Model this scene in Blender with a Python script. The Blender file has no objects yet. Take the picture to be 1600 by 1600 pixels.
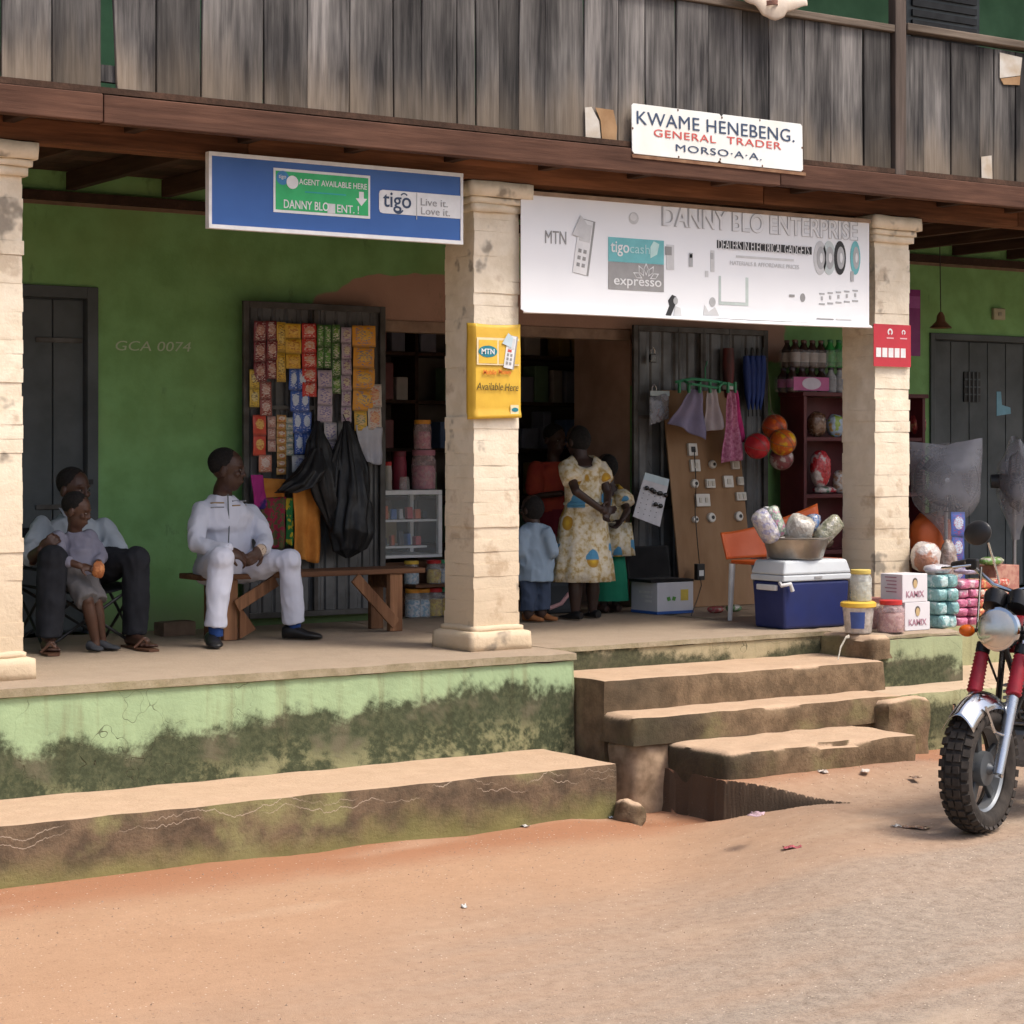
import bpy, bmesh, math, random
from mathutils import Vector, Matrix, Euler, noise as mathutils_noise
R = math.radians
rng = random.Random(11)
scene = bpy.context.scene
COL = scene.collection

# ------------------------------------------------------------------ camera
F, TH, HZ, CH = 3300.0, R(33.9), 710.0, 1.88        # focal length in photo pixels, yaw, horizon row, eye height
cd = bpy.data.cameras.new('camera'); cam = bpy.data.objects.new('camera', cd); COL.objects.link(cam)
cam.location = (0, 0, CH); cam.rotation_euler = (R(90), 0, -TH)
cd.sensor_width = 36; cd.lens = F / 1600 * 36; cd.shift_y = -(800 - HZ) / 1600
cd.clip_start = 0.1; cd.clip_end = 600
scene.camera = cam

# ------------------------------------------------------------------ sky, sun, exposure
SUN = Vector((0.30, -0.42, 0.86)).normalized()         # towards the sun
w = bpy.data.worlds.new('World'); scene.world = w; w.use_nodes = True
nt = w.node_tree; bg = nt.nodes['Background']
sky = nt.nodes.new('ShaderNodeTexSky'); sky.sky_type = 'NISHITA'; sky.sun_disc = False
sky.sun_elevation = math.asin(SUN.z); sky.sun_rotation = math.atan2(SUN.x, SUN.y)
sky.air_density = 1.0; sky.dust_density = 6.0; sky.ozone_density = 0.6; sky.altitude = 200
nt.links.new(sky.outputs[0], bg.inputs[0]); bg.inputs[1].default_value = 0.15
sl = bpy.data.lights.new('sun', 'SUN'); sun = bpy.data.objects.new('sun', sl); COL.objects.link(sun)
sl.energy = 1.5; sl.angle = R(14); sl.color = (1.0, 0.94, 0.85)
sun.rotation_euler = SUN.to_track_quat('Z', 'Y').to_euler(); sun.location = (0, 0, 30)
vs = scene.view_settings
vs.view_transform = 'Standard'; vs.look = 'None'; vs.gamma = 1; vs.exposure = 0.75; vs.use_curve_mapping = False
scene.render.engine = 'CYCLES'
scene.cycles.use_denoising = True
scene.cycles.use_adaptive_sampling = True; scene.cycles.adaptive_threshold = 0.025
scene.cycles.max_bounces = 6; scene.cycles.diffuse_bounces = 4; scene.cycles.glossy_bounces = 3; scene.cycles.transparent_max_bounces = 12

# ------------------------------------------------------------------ photo pixels -> places
def ray(px, py):
    t, v, s, c = (px - 800) / F, (HZ - py) / F, math.sin(TH), math.cos(TH)
    return Vector((t * c + s, -t * s + c, v))
def PY(px, py, Y):
    d = ray(px, py); k = Y / d.y; return Vector((d.x * k, Y, CH + d.z * k))
def PZ(px, py, Z):
    d = ray(px, py); k = (Z - CH) / d.z; return Vector((d.x * k, d.y * k, Z))
def XY(px, Y): return PY(px, HZ, Y).x
def ZY(px, py, Y): return PY(px, py, Y).z

# ------------------------------------------------------------------ materials
def new_mat(name):
    m = bpy.data.materials.new(name); m.use_nodes = True
    return m, m.node_tree, m.node_tree.nodes['Principled BSDF']
def nd(nt, typ, **kw):
    n = nt.nodes.new(typ)
    for k, v in kw.items():
        if k.startswith('i_'): n.inputs[k[2:].replace('_', ' ')].default_value = v
        else: setattr(n, k, v)
    return n
def lk(nt, a, b): nt.links.new(a, b)
def rgba(c): return (c[0], c[1], c[2], 1)
def coords(nt, scale=(1, 1, 1), kind='Object', rnd=False):
    tc = nd(nt, 'ShaderNodeTexCoord'); mp = nd(nt, 'ShaderNodeMapping')
    mp.inputs['Scale'].default_value = scale; lk(nt, tc.outputs[kind], mp.inputs[0])
    if rnd:
        oi = nd(nt, 'ShaderNodeObjectInfo'); mm = nd(nt, 'ShaderNodeVectorMath', operation='SCALE')
        mm.inputs[0].default_value = (37.0, 91.0, 53.0); lk(nt, oi.outputs['Random'], mm.inputs['Scale'])
        lk(nt, mm.outputs[0], mp.inputs['Location'])
    return mp.outputs[0]
def noise(nt, vec, scale, detail=4, rough=0.55):
    n = nd(nt, 'ShaderNodeTexNoise'); n.inputs['Scale'].default_value = scale
    n.inputs['Detail'].default_value = detail; n.inputs['Roughness'].default_value = rough
    lk(nt, vec, n.inputs['Vector']); return n.outputs['Fac']
def ramp(nt, fac, stops):
    r = nd(nt, 'ShaderNodeValToRGB'); e = r.color_ramp.elements
    while len(e) < len(stops): e.new(0.5)
    for k, (p, c) in enumerate(stops): e[k].position = p; e[k].color = rgba(c) if hasattr(c, '__len__') else (c, c, c, 1)
    lk(nt, fac, r.inputs[0]); return r.outputs[0]
def mix(nt, fac, a, b, mode='MIX'):
    m = nd(nt, 'ShaderNodeMix', data_type='RGBA', blend_type=mode)
    for sock, v in ((m.inputs[0], fac), (m.inputs[6], a), (m.inputs[7], b)):
        if isinstance(v, (int, float)): sock.default_value = v
        elif hasattr(v, '__len__'): sock.default_value = rgba(v)
        else: lk(nt, v, sock)
    return m.outputs[2]
def math_(nt, op, a, b=None, clamp=False):
    m = nd(nt, 'ShaderNodeMath', operation=op, use_clamp=clamp)
    for k, v in enumerate((a, b)):
        if v is None: continue
        if isinstance(v, (int, float)): m.inputs[k].default_value = v
        else: lk(nt, v, m.inputs[k])
    return m.outputs[0]
def sep(nt, vec):
    s = nd(nt, 'ShaderNodeSeparateXYZ'); lk(nt, vec, s.inputs[0]); return s.outputs
def bump(nt, b, fac, strength, dist=0.01):
    n = nd(nt, 'ShaderNodeBump'); n.inputs['Strength'].default_value = strength; n.inputs['Distance'].default_value = dist
    lk(nt, fac, n.inputs['Height']); lk(nt, n.outputs[0], b.inputs['Normal'])
def mr(nt, v, a, b, c=0.0, d=1.0, smooth=True):
    n = nd(nt, 'ShaderNodeMapRange'); n.clamp = True
    if smooth: n.interpolation_type = 'SMOOTHSTEP'
    lk(nt, v, n.inputs[0])
    for k, x in enumerate((a, b, c, d)): n.inputs[k + 1].default_value = x
    return n.outputs[0]

MATS = {}
def mat(name, c, c2=None, rough=0.6, scale=9, bumpv=0.15, bscale=60, metal=0.0, stretch=(1, 1, 1), rnd=0.0, detail=4, spec=0.4, lo=0.35, hi=0.68, coat=0, trans=0, ior=1.45):
    if name in MATS: return MATS[name]
    m, nt, b = new_mat(name); MATS[name] = m
    if c2 is None: c2 = tuple(x * 0.72 for x in c)
    vec = coords(nt, stretch, rnd=bool(rnd)); f = noise(nt, vec, scale, detail)
    col = ramp(nt, f, [(lo, c2), (hi, c)])
    if rnd:
        oi = nd(nt, 'ShaderNodeObjectInfo'); hs = nd(nt, 'ShaderNodeHueSaturation')
        lk(nt, mr(nt, oi.outputs['Random'], 0, 1, 1 - rnd, 1 + rnd, False), hs.inputs['Value']); lk(nt, col, hs.inputs['Color']); col = hs.outputs[0]
    lk(nt, col, b.inputs['Base Color'])
    b.inputs['Metallic'].default_value = metal; b.inputs['Specular IOR Level'].default_value = spec
    lk(nt, mr(nt, f, 0.3, 0.7, min(1, rough + 0.12), max(0.02, rough - 0.08), False), b.inputs['Roughness'])
    b.inputs['Coat Weight'].default_value = coat; b.inputs['Transmission Weight'].default_value = trans; b.inputs['IOR'].default_value = ior
    if bumpv: bump(nt, b, noise(nt, vec, bscale, 3), bumpv, 0.004)
    return m
def wood_mat(name, dark, light, tan=None, axis='z', rnd=0.18, rough=0.85, z0=0.0, z1=0.35):
    if name in MATS: return MATS[name]
    m, nt, b = new_mat(name); MATS[name] = m
    st = {'z': (26, 26, 1.3), 'x': (1.3, 26, 26), 'y': (26, 1.3, 26)}[axis]
    v1 = coords(nt, st, rnd=True); v2 = coords(nt, tuple(max(1, s * 0.18) for s in st), rnd=True)
    g = noise(nt, v1, 1.6, 6, 0.65); l = noise(nt, v2, 1.1, 3)
    f = math_(nt, 'ADD', math_(nt, 'MULTIPLY', g, 0.42), math_(nt, 'MULTIPLY', l, 0.62))
    mid = tuple(a * 0.6 + c * 0.4 for a, c in zip(dark, light))
    col = ramp(nt, f, [(0.40, dark), (0.53, mid), (0.66, light)])
    if tan:                                                   # weathering that creeps up from the lower end
        tc = nd(nt, 'ShaderNodeTexCoord'); zz = sep(nt, tc.outputs['Object'])[2]
        k = mr(nt, math_(nt, 'ADD', zz, math_(nt, 'MULTIPLY', l, -0.75)), z0 - 0.42, z1 - 0.42, 0.85, 0.0)
        col = mix(nt, k, col, mix(nt, g, tuple(x * 0.45 for x in tan), tan))
    oi = nd(nt, 'ShaderNodeObjectInfo'); hs = nd(nt, 'ShaderNodeHueSaturation')
    lk(nt, mr(nt, oi.outputs['Random'], 0, 1, 1 - rnd * 1.6, 1 + rnd * 1.6, False), hs.inputs['Value']); lk(nt, col, hs.inputs['Color'])
    lk(nt, hs.outputs[0], b.inputs['Base Color']); b.inputs['Roughness'].default_value = rough; b.inputs['Specular IOR Level'].default_value = 0.25
    bump(nt, b, g, 0.6, 0.006)
    return m
def print_mat(name, base, label, ink, w, h, rough=0.35, rows=1, metal=0.0):
    """printed foil: a base colour, an oval label and lines of small print, in the packet's own x/z"""
    if name in MATS: return MATS[name]
    m, nt, b = new_mat(name); MATS[name] = m
    tc = nd(nt, 'ShaderNodeTexCoord'); s = sep(nt, tc.outputs['Object'])
    u = math_(nt, 'DIVIDE', s[0], w / 2); v = math_(nt, 'DIVIDE', s[2], h / 2)
    if rows > 1:
        v = math_(nt, 'SUBTRACT', math_(nt, 'MULTIPLY', math_(nt, 'FRACT', math_(nt, 'MULTIPLY', math_(nt, 'ADD', v, 1.0), rows / 2)), 2.0), 1.0)
    d = math_(nt, 'SQRT', math_(nt, 'ADD', math_(nt, 'POWER', math_(nt, 'MULTIPLY', u, 1.25), 2.0), math_(nt, 'POWER', math_(nt, 'ADD', math_(nt, 'MULTIPLY', v, 1.5), -0.15), 2.0)))
    vec = coords(nt, (1, 1, 1), rnd=True); n = noise(nt, vec, 70, 3)
    oval = mr(nt, math_(nt, 'ADD', d, math_(nt, 'MULTIPLY', n, 0.35)), 0.92, 1.0, 1, 0)
    col = mix(nt, oval, base, label)
    vec2 = coords(nt, (55, 55, 160), rnd=True); n2 = noise(nt, vec2, 1.0, 2)
    tx = math_(nt, 'MULTIPLY', mr(nt, n2, 0.53, 0.57), mr(nt, math_(nt, 'ABSOLUTE', u), 0.65, 0.8, 1, 0))
    col = mix(nt, math_(nt, 'MULTIPLY', tx, 0.75), col, ink)
    edge = mr(nt, math_(nt, 'ABSOLUTE', v), 0.80, 0.86); col = mix(nt, math_(nt, 'MULTIPLY', edge, 0.7), col, tuple(x * 0.55 for x in base))
    lk(nt, col, b.inputs['Base Color']); b.inputs['Roughness'].default_value = rough; b.inputs['Metallic'].default_value = metal
    bump(nt, b, noise(nt, coords(nt, (1, 1, 1), rnd=True), 45, 3), 0.5, 0.004)
    return m
def film_mat(name, tint, alpha=0.35, rough=0.25, sc=18, bv=0.9):
    if name in MATS: return MATS[name]
    m, nt, b = new_mat(name); MATS[name] = m
    b.inputs['Base Color'].default_value = rgba(tint); b.inputs['Roughness'].default_value = rough
    vec = coords(nt, (1, 1, 1), rnd=True); f = noise(nt, vec, sc, 4)
    lk(nt, mr(nt, f, 0.3, 0.75, alpha * 0.55, min(1, alpha * 1.5)), b.inputs['Alpha'])
    bump(nt, b, f, bv, 0.02); return m
def plain(name, c, rough=0.5, metal=0.0, **k): return mat(name, c, tuple(x * 0.86 for x in c), rough=rough, metal=metal, scale=14, bumpv=0.05, **k)

# ------------------------------------------------------------------ mesh building
class MB:
    def __init__(s, org=(0, 0, 0)): s.v = []; s.f = []; s.o = Vector(org)
    def add(s, vs, fs):
        n = len(s.v); s.v += [Vector(p) for p in vs]; s.f += [tuple(i + n for i in f) for f in fs]; return s
    def box(s, x0, x1, y0, y1, z0, z1, M=None):
        vs = [Vector((x, y, z)) for z in (z0, z1) for y in (y0, y1) for x in (x0, x1)]
        if M is not None: vs = [M @ p for p in vs]
        return s.add(vs, [(0, 2, 3, 1), (4, 5, 7, 6), (0, 1, 5, 4), (2, 6, 7, 3), (0, 4, 6, 2), (1, 3, 7, 5)])
    def hexa(s, b, t):                                        # bottom quad, top quad (ccw from above)
        return s.add(list(b) + list(t), [(3, 2, 1, 0), (4, 5, 6, 7)] + [(i, (i + 1) % 4, 4 + (i + 1) % 4, 4 + i) for i in range(4)])
    def bar(s, a, b, w, d=None, up=(0, 0, 1)):                # square bar from a to b
        a, b = Vector(a), Vector(b); d = d or w; z = (b - a).normalized(); u = Vector(up)
        if abs(z.dot(u)) > 0.98: u = Vector((0, 1, 0))
        x = z.cross(u).normalized(); y = x.cross(z)
        q = [x * (i * w / 2) + y * (j * d / 2) for i, j in ((-1, -1), (1, -1), (1, 1), (-1, 1))]
        return s.hexa([a + k for k in q], [b + k for k in q])
    def tube(s, pts, r, n=10, caps=True, sx=1.0, up=None):
        pts = [Vector(p) for p in pts]; m = len(pts); rs = r if hasattr(r, '__len__') else [r] * m
        vs = []; x = None
        for i, p in enumerate(pts):
            d = (pts[min(i + 1, m - 1)] - pts[max(i - 1, 0)])
            if d.length < 1e-9: d = Vector((0, 0, 1))
            d.normalize()
            if x is None:
                u = Vector(up) if up else (Vector((0, 0, 1)) if abs(d.z) < 0.9 else Vector((1, 0, 0)))
                x = d.cross(u).normalized()
            else: x = (x - d * x.dot(d)).normalized()
            y = d.cross(x)
            vs += [p + (x * math.cos(a) * sx + y * math.sin(a)) * rs[i] for a in (2 * math.pi * k / n for k in range(n))]
        fs = [(i * n + k, i * n + (k + 1) % n, (i + 1) * n + (k + 1) % n, (i + 1) * n + k) for i in range(m - 1) for k in range(n)]
        if caps: fs += [tuple(range(n - 1, -1, -1)), tuple((m - 1) * n + k for k in range(n))]
        return s.add(vs, fs)
    def lathe(s, c, prof, n=20, M=None):
        c = Vector(c); M = M or Matrix.Identity(3)
        vs = [c + M @ Vector((r * math.cos(2 * math.pi * k / n), r * math.sin(2 * math.pi * k / n), z)) for r, z in prof for k in range(n)]
        m = len(prof)
        fs = [(i * n + k, i * n + (k + 1) % n, (i + 1) * n + (k + 1) % n, (i + 1) * n + k) for i in range(m - 1) for k in range(n)]
        if prof[0][0] > 1e-6: fs.append(tuple(range(n - 1, -1, -1)))
        if prof[-1][0] > 1e-6: fs.append(tuple((m - 1) * n + k for k in range(n)))
        return s.add(vs, fs)
    def ell(s, c, r, n=16, m=10, M=None):
        if not hasattr(r, '__len__'): r = (r, r, r)
        c = Vector(c); M = M or Matrix.Identity(3); vs = [c + M @ Vector((0, 0, -r[2]))]
        for i in range(1, m):
            a = math.pi * i / m
            vs += [c + M @ Vector((r[0] * math.sin(a) * math.cos(2 * math.pi * k / n), r[1] * math.sin(a) * math.sin(2 * math.pi * k / n), -r[2] * math.cos(a))) for k in range(n)]
        vs.append(c + M @ Vector((0, 0, r[2]))); L = len(vs) - 1
        fs = [(0, 1 + (k + 1) % n, 1 + k) for k in range(n)]
        fs += [(1 + i * n + k, 1 + i * n + (k + 1) % n, 1 + (i + 1) * n + (k + 1) % n, 1 + (i + 1) * n + k) for i in range(m - 2) for k in range(n)]
        fs += [(1 + (m - 2) * n + k, 1 + (m - 2) * n + (k + 1) % n, L) for k in range(n)]
        return s.add(vs, fs)
    def sheet(s, fn, nu, nv):
        vs = [fn(i / nu, j / nv) for j in range(nv + 1) for i in range(nu + 1)]
        return s.add(vs, [(j * (nu + 1) + i, j * (nu + 1) + i + 1, (j + 1) * (nu + 1) + i + 1, (j + 1) * (nu + 1) + i) for j in range(nv) for i in range(nu)])
    def prism(s, poly, y0, y1, M=None):                       # outline in x/z, extruded along y
        n = len(poly); vs = [Vector((x, y0, z)) for x, z in poly] + [Vector((x, y1, z)) for x, z in poly]
        if M is not None: vs = [M @ p for p in vs]
        return s.add(vs, [tuple(range(n)), tuple(range(2 * n - 1, n - 1, -1))] + [(i, n + i, n + (i + 1) % n, (i + 1) % n) for i in range(n)])
    def mesh(s, name, m=None, smooth=False, ang=0.7):
        me = bpy.data.meshes.new(name); me.from_pydata([p - s.o for p in s.v], [], s.f); me.update()
        bm = bmesh.new(); bm.from_mesh(me); bmesh.ops.recalc_face_normals(bm, faces=bm.faces); bm.to_mesh(me); bm.free()
        if m: me.materials.append(m)
        if smooth:
            me.polygons.foreach_set('use_smooth', [True] * len(me.polygons))
            if ang: me.set_sharp_from_angle(angle=ang)
        return me
    def build(s, name, m, parent=None, smooth=False, bevel=0.0, seg=2, solid=0.0, ang=0.7, sub=0):
        o = bpy.data.objects.new(name, s.mesh(name, m, smooth, ang)); COL.objects.link(o)
        if parent: o.parent = parent
        if solid:
            md = o.modifiers.new('thickness', 'SOLIDIFY'); md.thickness = solid; md.offset = 0
        if sub:
            md = o.modifiers.new('round', 'SUBSURF'); md.levels = md.render_levels = sub
        if bevel:
            md = o.modifiers.new('edge', 'BEVEL'); md.width = bevel; md.segments = seg; md.limit_method = 'ANGLE'; md.angle_limit = R(40)
        return o
def put(name, me, parent=None, loc=(0, 0, 0), rot=(0, 0, 0), scale=None, m=None):   # another object on shared mesh data
    o = bpy.data.objects.new(name, me); COL.objects.link(o); o.location = loc; o.rotation_euler = rot
    if scale: o.scale = scale
    if parent: o.parent = parent
    return o
def tag(o, label, cat, group=None, kind=None):
    if label: o['label'] = label
    if cat: o['category'] = cat
    if group: o['group'] = group
    if kind: o['kind'] = kind
    return o
def thing(name, label, cat, loc=(0, 0, 0), rz=0.0, group=None):
    o = bpy.data.objects.new(name, None); COL.objects.link(o); o.location = loc; o.rotation_euler = (0, 0, rz)
    o.empty_display_size = 0.1; return tag(o, label, cat, group)
def structure(o): o['kind'] = 'structure'; return o
def fuse(mb, name, voxel, m, parent, smooth=6, factor=0.5, wr=0.0):
    """one continuous skin grown round overlapping limbs"""
    me = mb.mesh(name); t = bpy.data.objects.new('t', me); COL.objects.link(t)
    r = t.modifiers.new('r', 'REMESH'); r.mode = 'VOXEL'; r.voxel_size = voxel; r.use_smooth_shade = True
    sm = t.modifiers.new('s', 'SMOOTH'); sm.factor = factor; sm.iterations = smooth
    dg = bpy.context.evaluated_depsgraph_get(); out = bpy.data.meshes.new_from_object(t.evaluated_get(dg)); out.name = name
    bpy.data.objects.remove(t); bpy.data.meshes.remove(me)
    if wr:                                                    # cloth wrinkles
        nn = [(v.co.copy(), v.normal.copy()) for v in out.vertices]
        for v, (p, nv) in zip(out.vertices, nn):
            k = abs(mathutils_noise.noise(Vector((p.x * 15 + p.z * 4, p.y * 15, p.z * 6 - p.x * 4)))) * 1.5 + 0.35 * mathutils_noise.noise(p * 24)
            v.co = p - nv * (wr * (k - 0.25))
    out.materials.clear(); out.materials.append(m); out.polygons.foreach_set('use_smooth', [True] * len(out.polygons))
    o = bpy.data.objects.new(name, out); COL.objects.link(o); o.parent = parent; return o
def text_mesh(s, size, m, bold=0.0, width=None, shear=0.0, space=1.0, ext=0.0006):
    c = bpy.data.curves.new('t', 'FONT'); c.body = s; c.size = size; c.extrude = ext; c.offset = bold * size; c.align_x = 'LEFT'; c.shear = shear
    c.space_character = space; c.resolution_u = 4
    o = bpy.data.objects.new('t', c); COL.objects.link(o)
    dg = bpy.context.evaluated_depsgraph_get(); me = bpy.data.meshes.new_from_object(o.evaluated_get(dg)); bpy.data.objects.remove(o)
    xs = [v.co.x for v in me.vertices]; ys = [v.co.y for v in me.vertices]
    cx, cy, wd = (min(xs) + max(xs)) / 2, (min(ys) + max(ys)) / 2, max(xs) - min(xs)
    k = width / wd if width else 1.0
    for v in me.vertices: v.co = ((v.co.x - cx) * k, -v.co.z, v.co.y - cy)     # stands in x/z, faces -y
    me.materials.clear(); me.materials.append(m); return me
def text(s, size, m, parent, x, y, z, name='lettering', roty=0.0, **k):
    return put(name, text_mesh(s, size, m, **k), parent, (x, y, z), (0, roty, 0))
def flat(parent, name, m, poly, y, t=0.0012):                 # a flat printed shape on a panel, facing -y
    return MB().prism(poly, y - t, y).build(name, m, parent)
def rect(x0, x1, z0, z1): return [(x0, z0), (x1, z0), (x1, z1), (x0, z1)]
def oval(cx, cz, rx, rz, n=24, a0=0.0, a1=2 * math.pi):
    return [(cx + rx * math.cos(a0 + (a1 - a0) * k / n), cz + rz * math.sin(a0 + (a1 - a0) * k / n)) for k in range(n)]

# ================================================================== SETTING: ground
from mathutils import noise as mn
def sstep(a, b, x):
    t = min(1, max(0, (x - a) / (b - a))); return t * t * (3 - 2 * t)
GA, GB, GC = (6.50, 8.50), (7.32, 7.86), (6.95, 8.37)         # drain pocket beside the steps
def in_poly(x, y, P):
    c = False; j = len(P) - 1
    for i in range(len(P)):
        if (P[i][1] > y) != (P[j][1] > y) and x < (P[j][0] - P[i][0]) * (y - P[i][1]) / (P[j][1] - P[i][1]) + P[i][0]: c = not c
        j = i
    return c
def seg_dist(x, y, a, b):
    dx, dy = b[0] - a[0], b[1] - a[1]; t = max(0, min(1, ((x - a[0]) * dx + (y - a[1]) * dy) / (dx * dx + dy * dy))); return math.hypot(x - a[0] - t * dx, y - a[1] - t * dy)
POCKET = [GA, GB, GC, (6.98, 9.2), (6.50, 9.2)]
def ground_h(x, y):
    if not (-3 < x < 18 and 2 < y < 10): return 0.0
    u = ((x - GA[0]) * (GB[0] - GA[0]) + (y - GA[1]) * (GB[1] - GA[1])) / ((GB[0] - GA[0]) ** 2 + (GB[1] - GA[1]) ** 2)
    h = 0.13 * sstep(0.05, 1.0, u)                            # the road climbs past the drain pocket
    if y > GB[1]:                                             # earth ramp up to the lowest step, cut off at the drain
        k = sstep(-0.01, 0.01, x - (GB[0] + (y - GB[1]) * (GC[0] - GB[0]) / (GC[1] - GB[1])))
        h = h * (1 - k) + k * (0.13 + 0.075 * sstep(GB[1], GC[1], y) * (1 - 0.85 * sstep(8.2, 8.9, x)))
    h *= sstep(5.0, 7.3, y) * (1 - sstep(14, 18, x))
    h += 0.022 * sstep(8.25, 8.75, y) * (1 - sstep(6.2, 6.6, x)) * (0.5 + mn.noise((x * 1.7, y, 0)))   # earth banked along the slab
    h += 0.006 * mn.noise((x * 2.1, y * 2.1, 3.3)) + 0.003 * mn.noise((x * 9, y * 9, 1))
    wob = 0.02 * mn.noise((x * 6, y * 6, 8))
    if 6.3 < x < 7.6 and 7.6 < y < 9.4:
        d = min(seg_dist(x + wob, y + wob, POCKET[i], POCKET[i - 1]) for i in range(len(POCKET))) * (1 if in_poly(x + wob, y + wob, POCKET) else -1)
        k = sstep(-0.006, 0.012, d); h = h * (1 - k) + k * (-0.02 + 0.012 * mn.noise((x * 7, y * 7, 0)))
    return h
def axis(lo, hi, f0, f1, fine, mid0, mid1, mid, coarse):
    a = []; x = lo
    while x < hi:
        a.append(x); x += fine if f0 <= x < f1 else (mid if mid0 <= x < mid1 else coarse)
    return a + [hi]
gx = axis(-60, 90, 6.4, 7.5, 0.012, 1.5, 11.5, 0.07, 4.0); gy = axis(-60, 60, 7.7, 9.0, 0.012, 5.0, 9.2, 0.07, 3.0)
gm = MB(); nx = len(gx)
gm.v = [Vector((x, y, ground_h(x, y))) for y in gy for x in gx]
gm.f = [(j * nx + i, j * nx + i + 1, (j + 1) * nx + i + 1, (j + 1) * nx + i) for j in range(len(gy) - 1) for i in range(nx - 1)]
def road_material():
    m, nt, b = new_mat('dusty road')
    tc = nd(nt, 'ShaderNodeTexCoord'); P = tc.outputs['Object']; s = sep(nt, P)
    big = noise(nt, P, 0.55, 4); med = noise(nt, P, 2.6, 5); fine = noise(nt, P, 90, 3, 0.7); grit = noise(nt, P, 230, 2)
    streak = noise(nt, coords(nt, (0.35, 2.2, 1)), 1.1, 4)
    # red earth near the building, worn grey tar further out
    far = mr(nt, math_(nt, 'ADD', math_(nt, 'ADD', s[1], math_(nt, 'MULTIPLY', s[0], -0.42)), math_(nt, 'MULTIPLY', big, 1.9)), 4.2, 7.0, 1, 0)
    mott = noise(nt, P, 17, 4, 0.7)
    dust = mix(nt, mott, mix(nt, med, (0.30, 0.175, 0.105), (0.40, 0.25, 0.155)), mix(nt, med, (0.41, 0.25, 0.15), (0.52, 0.335, 0.215)))
    tar = mix(nt, mr(nt, math_(nt, 'ADD', math_(nt, 'MULTIPLY', fine, 0.6), math_(nt, 'MULTIPLY', mott, 0.4)), 0.3, 0.7), (0.17, 0.135, 0.105), (0.40, 0.335, 0.27))
    k = math_(nt, 'MULTIPLY', far, mr(nt, streak, 0.25, 0.62, 0.55, 1.0))
    col = mix(nt, k, dust, tar)
    edge = mr(nt, math_(nt, 'ADD', s[1], math_(nt, 'MULTIPLY', med, 0.35)), 8.3, 8.72)
    col = mix(nt, math_(nt, 'MULTIPLY', edge, 0.75), col, (0.30, 0.125, 0.062))
    pale = mr(nt, noise(nt, coords(nt, (0.6, 1.6, 1)), 0.9, 3), 0.56, 0.72); col = mix(nt, math_(nt, 'MULTIPLY', pale, 0.35), col, (0.55, 0.43, 0.31))
    col = mix(nt, math_(nt, 'MULTIPLY', mr(nt, fine, 0.35, 0.7), 0.28), col, (0.20, 0.12, 0.075))
    vo = nd(nt, 'ShaderNodeTexVoronoi'); vo.inputs['Scale'].default_value = 46; lk(nt, P, vo.inputs['Vector'])
    stone = math_(nt, 'MULTIPLY', mr(nt, vo.outputs['Distance'], 0.13, 0.19, 1, 0), mr(nt, sep(nt, vo.outputs['Color'])[0], 0.78, 0.82))
    col = mix(nt, math_(nt, 'MULTIPLY', stone, 0.8), col, (0.66, 0.56, 0.46))
    pit = math_(nt, 'MULTIPLY', mr(nt, vo.outputs['Distance'], 0.2, 0.3, 1, 0), mr(nt, sep(nt, vo.outputs['Color'])[1], 0.80, 0.84))
    col = mix(nt, math_(nt, 'MULTIPLY', pit, 0.5), col, (0.13, 0.085, 0.06))
    steep = mr(nt, sep(nt, nd(nt, 'ShaderNodeNewGeometry').outputs['True Normal'])[2], 0.45, 0.75, 1, 0); col = mix(nt, math_(nt, 'MULTIPLY', steep, 0.9), col, mix(nt, med, (0.035, 0.026, 0.018), (0.085, 0.06, 0.04)))   # steep faces, such as the drain's cut sides, blend to blackish brown
    lk(nt, col, b.inputs['Base Color']); b.inputs['Roughness'].default_value = 0.93; b.inputs['Specular IOR Level'].default_value = 0.2
    h = math_(nt, 'ADD', math_(nt, 'MULTIPLY', fine, 0.5), math_(nt, 'ADD', math_(nt, 'MULTIPLY', grit, 0.3), math_(nt, 'MULTIPLY', stone, 0.5)))
    bump(nt, b, h, 0.55, 0.012); return m
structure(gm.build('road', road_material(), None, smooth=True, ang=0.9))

# ================================================================== BUILDING
BO = Vector((6.6, 9.4, 0.0))
bld = thing('shop_building', 'two storey green shop building with cream pillars, raised veranda and plank balcony', 'building', BO)
def B(): return MB(BO)

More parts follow.
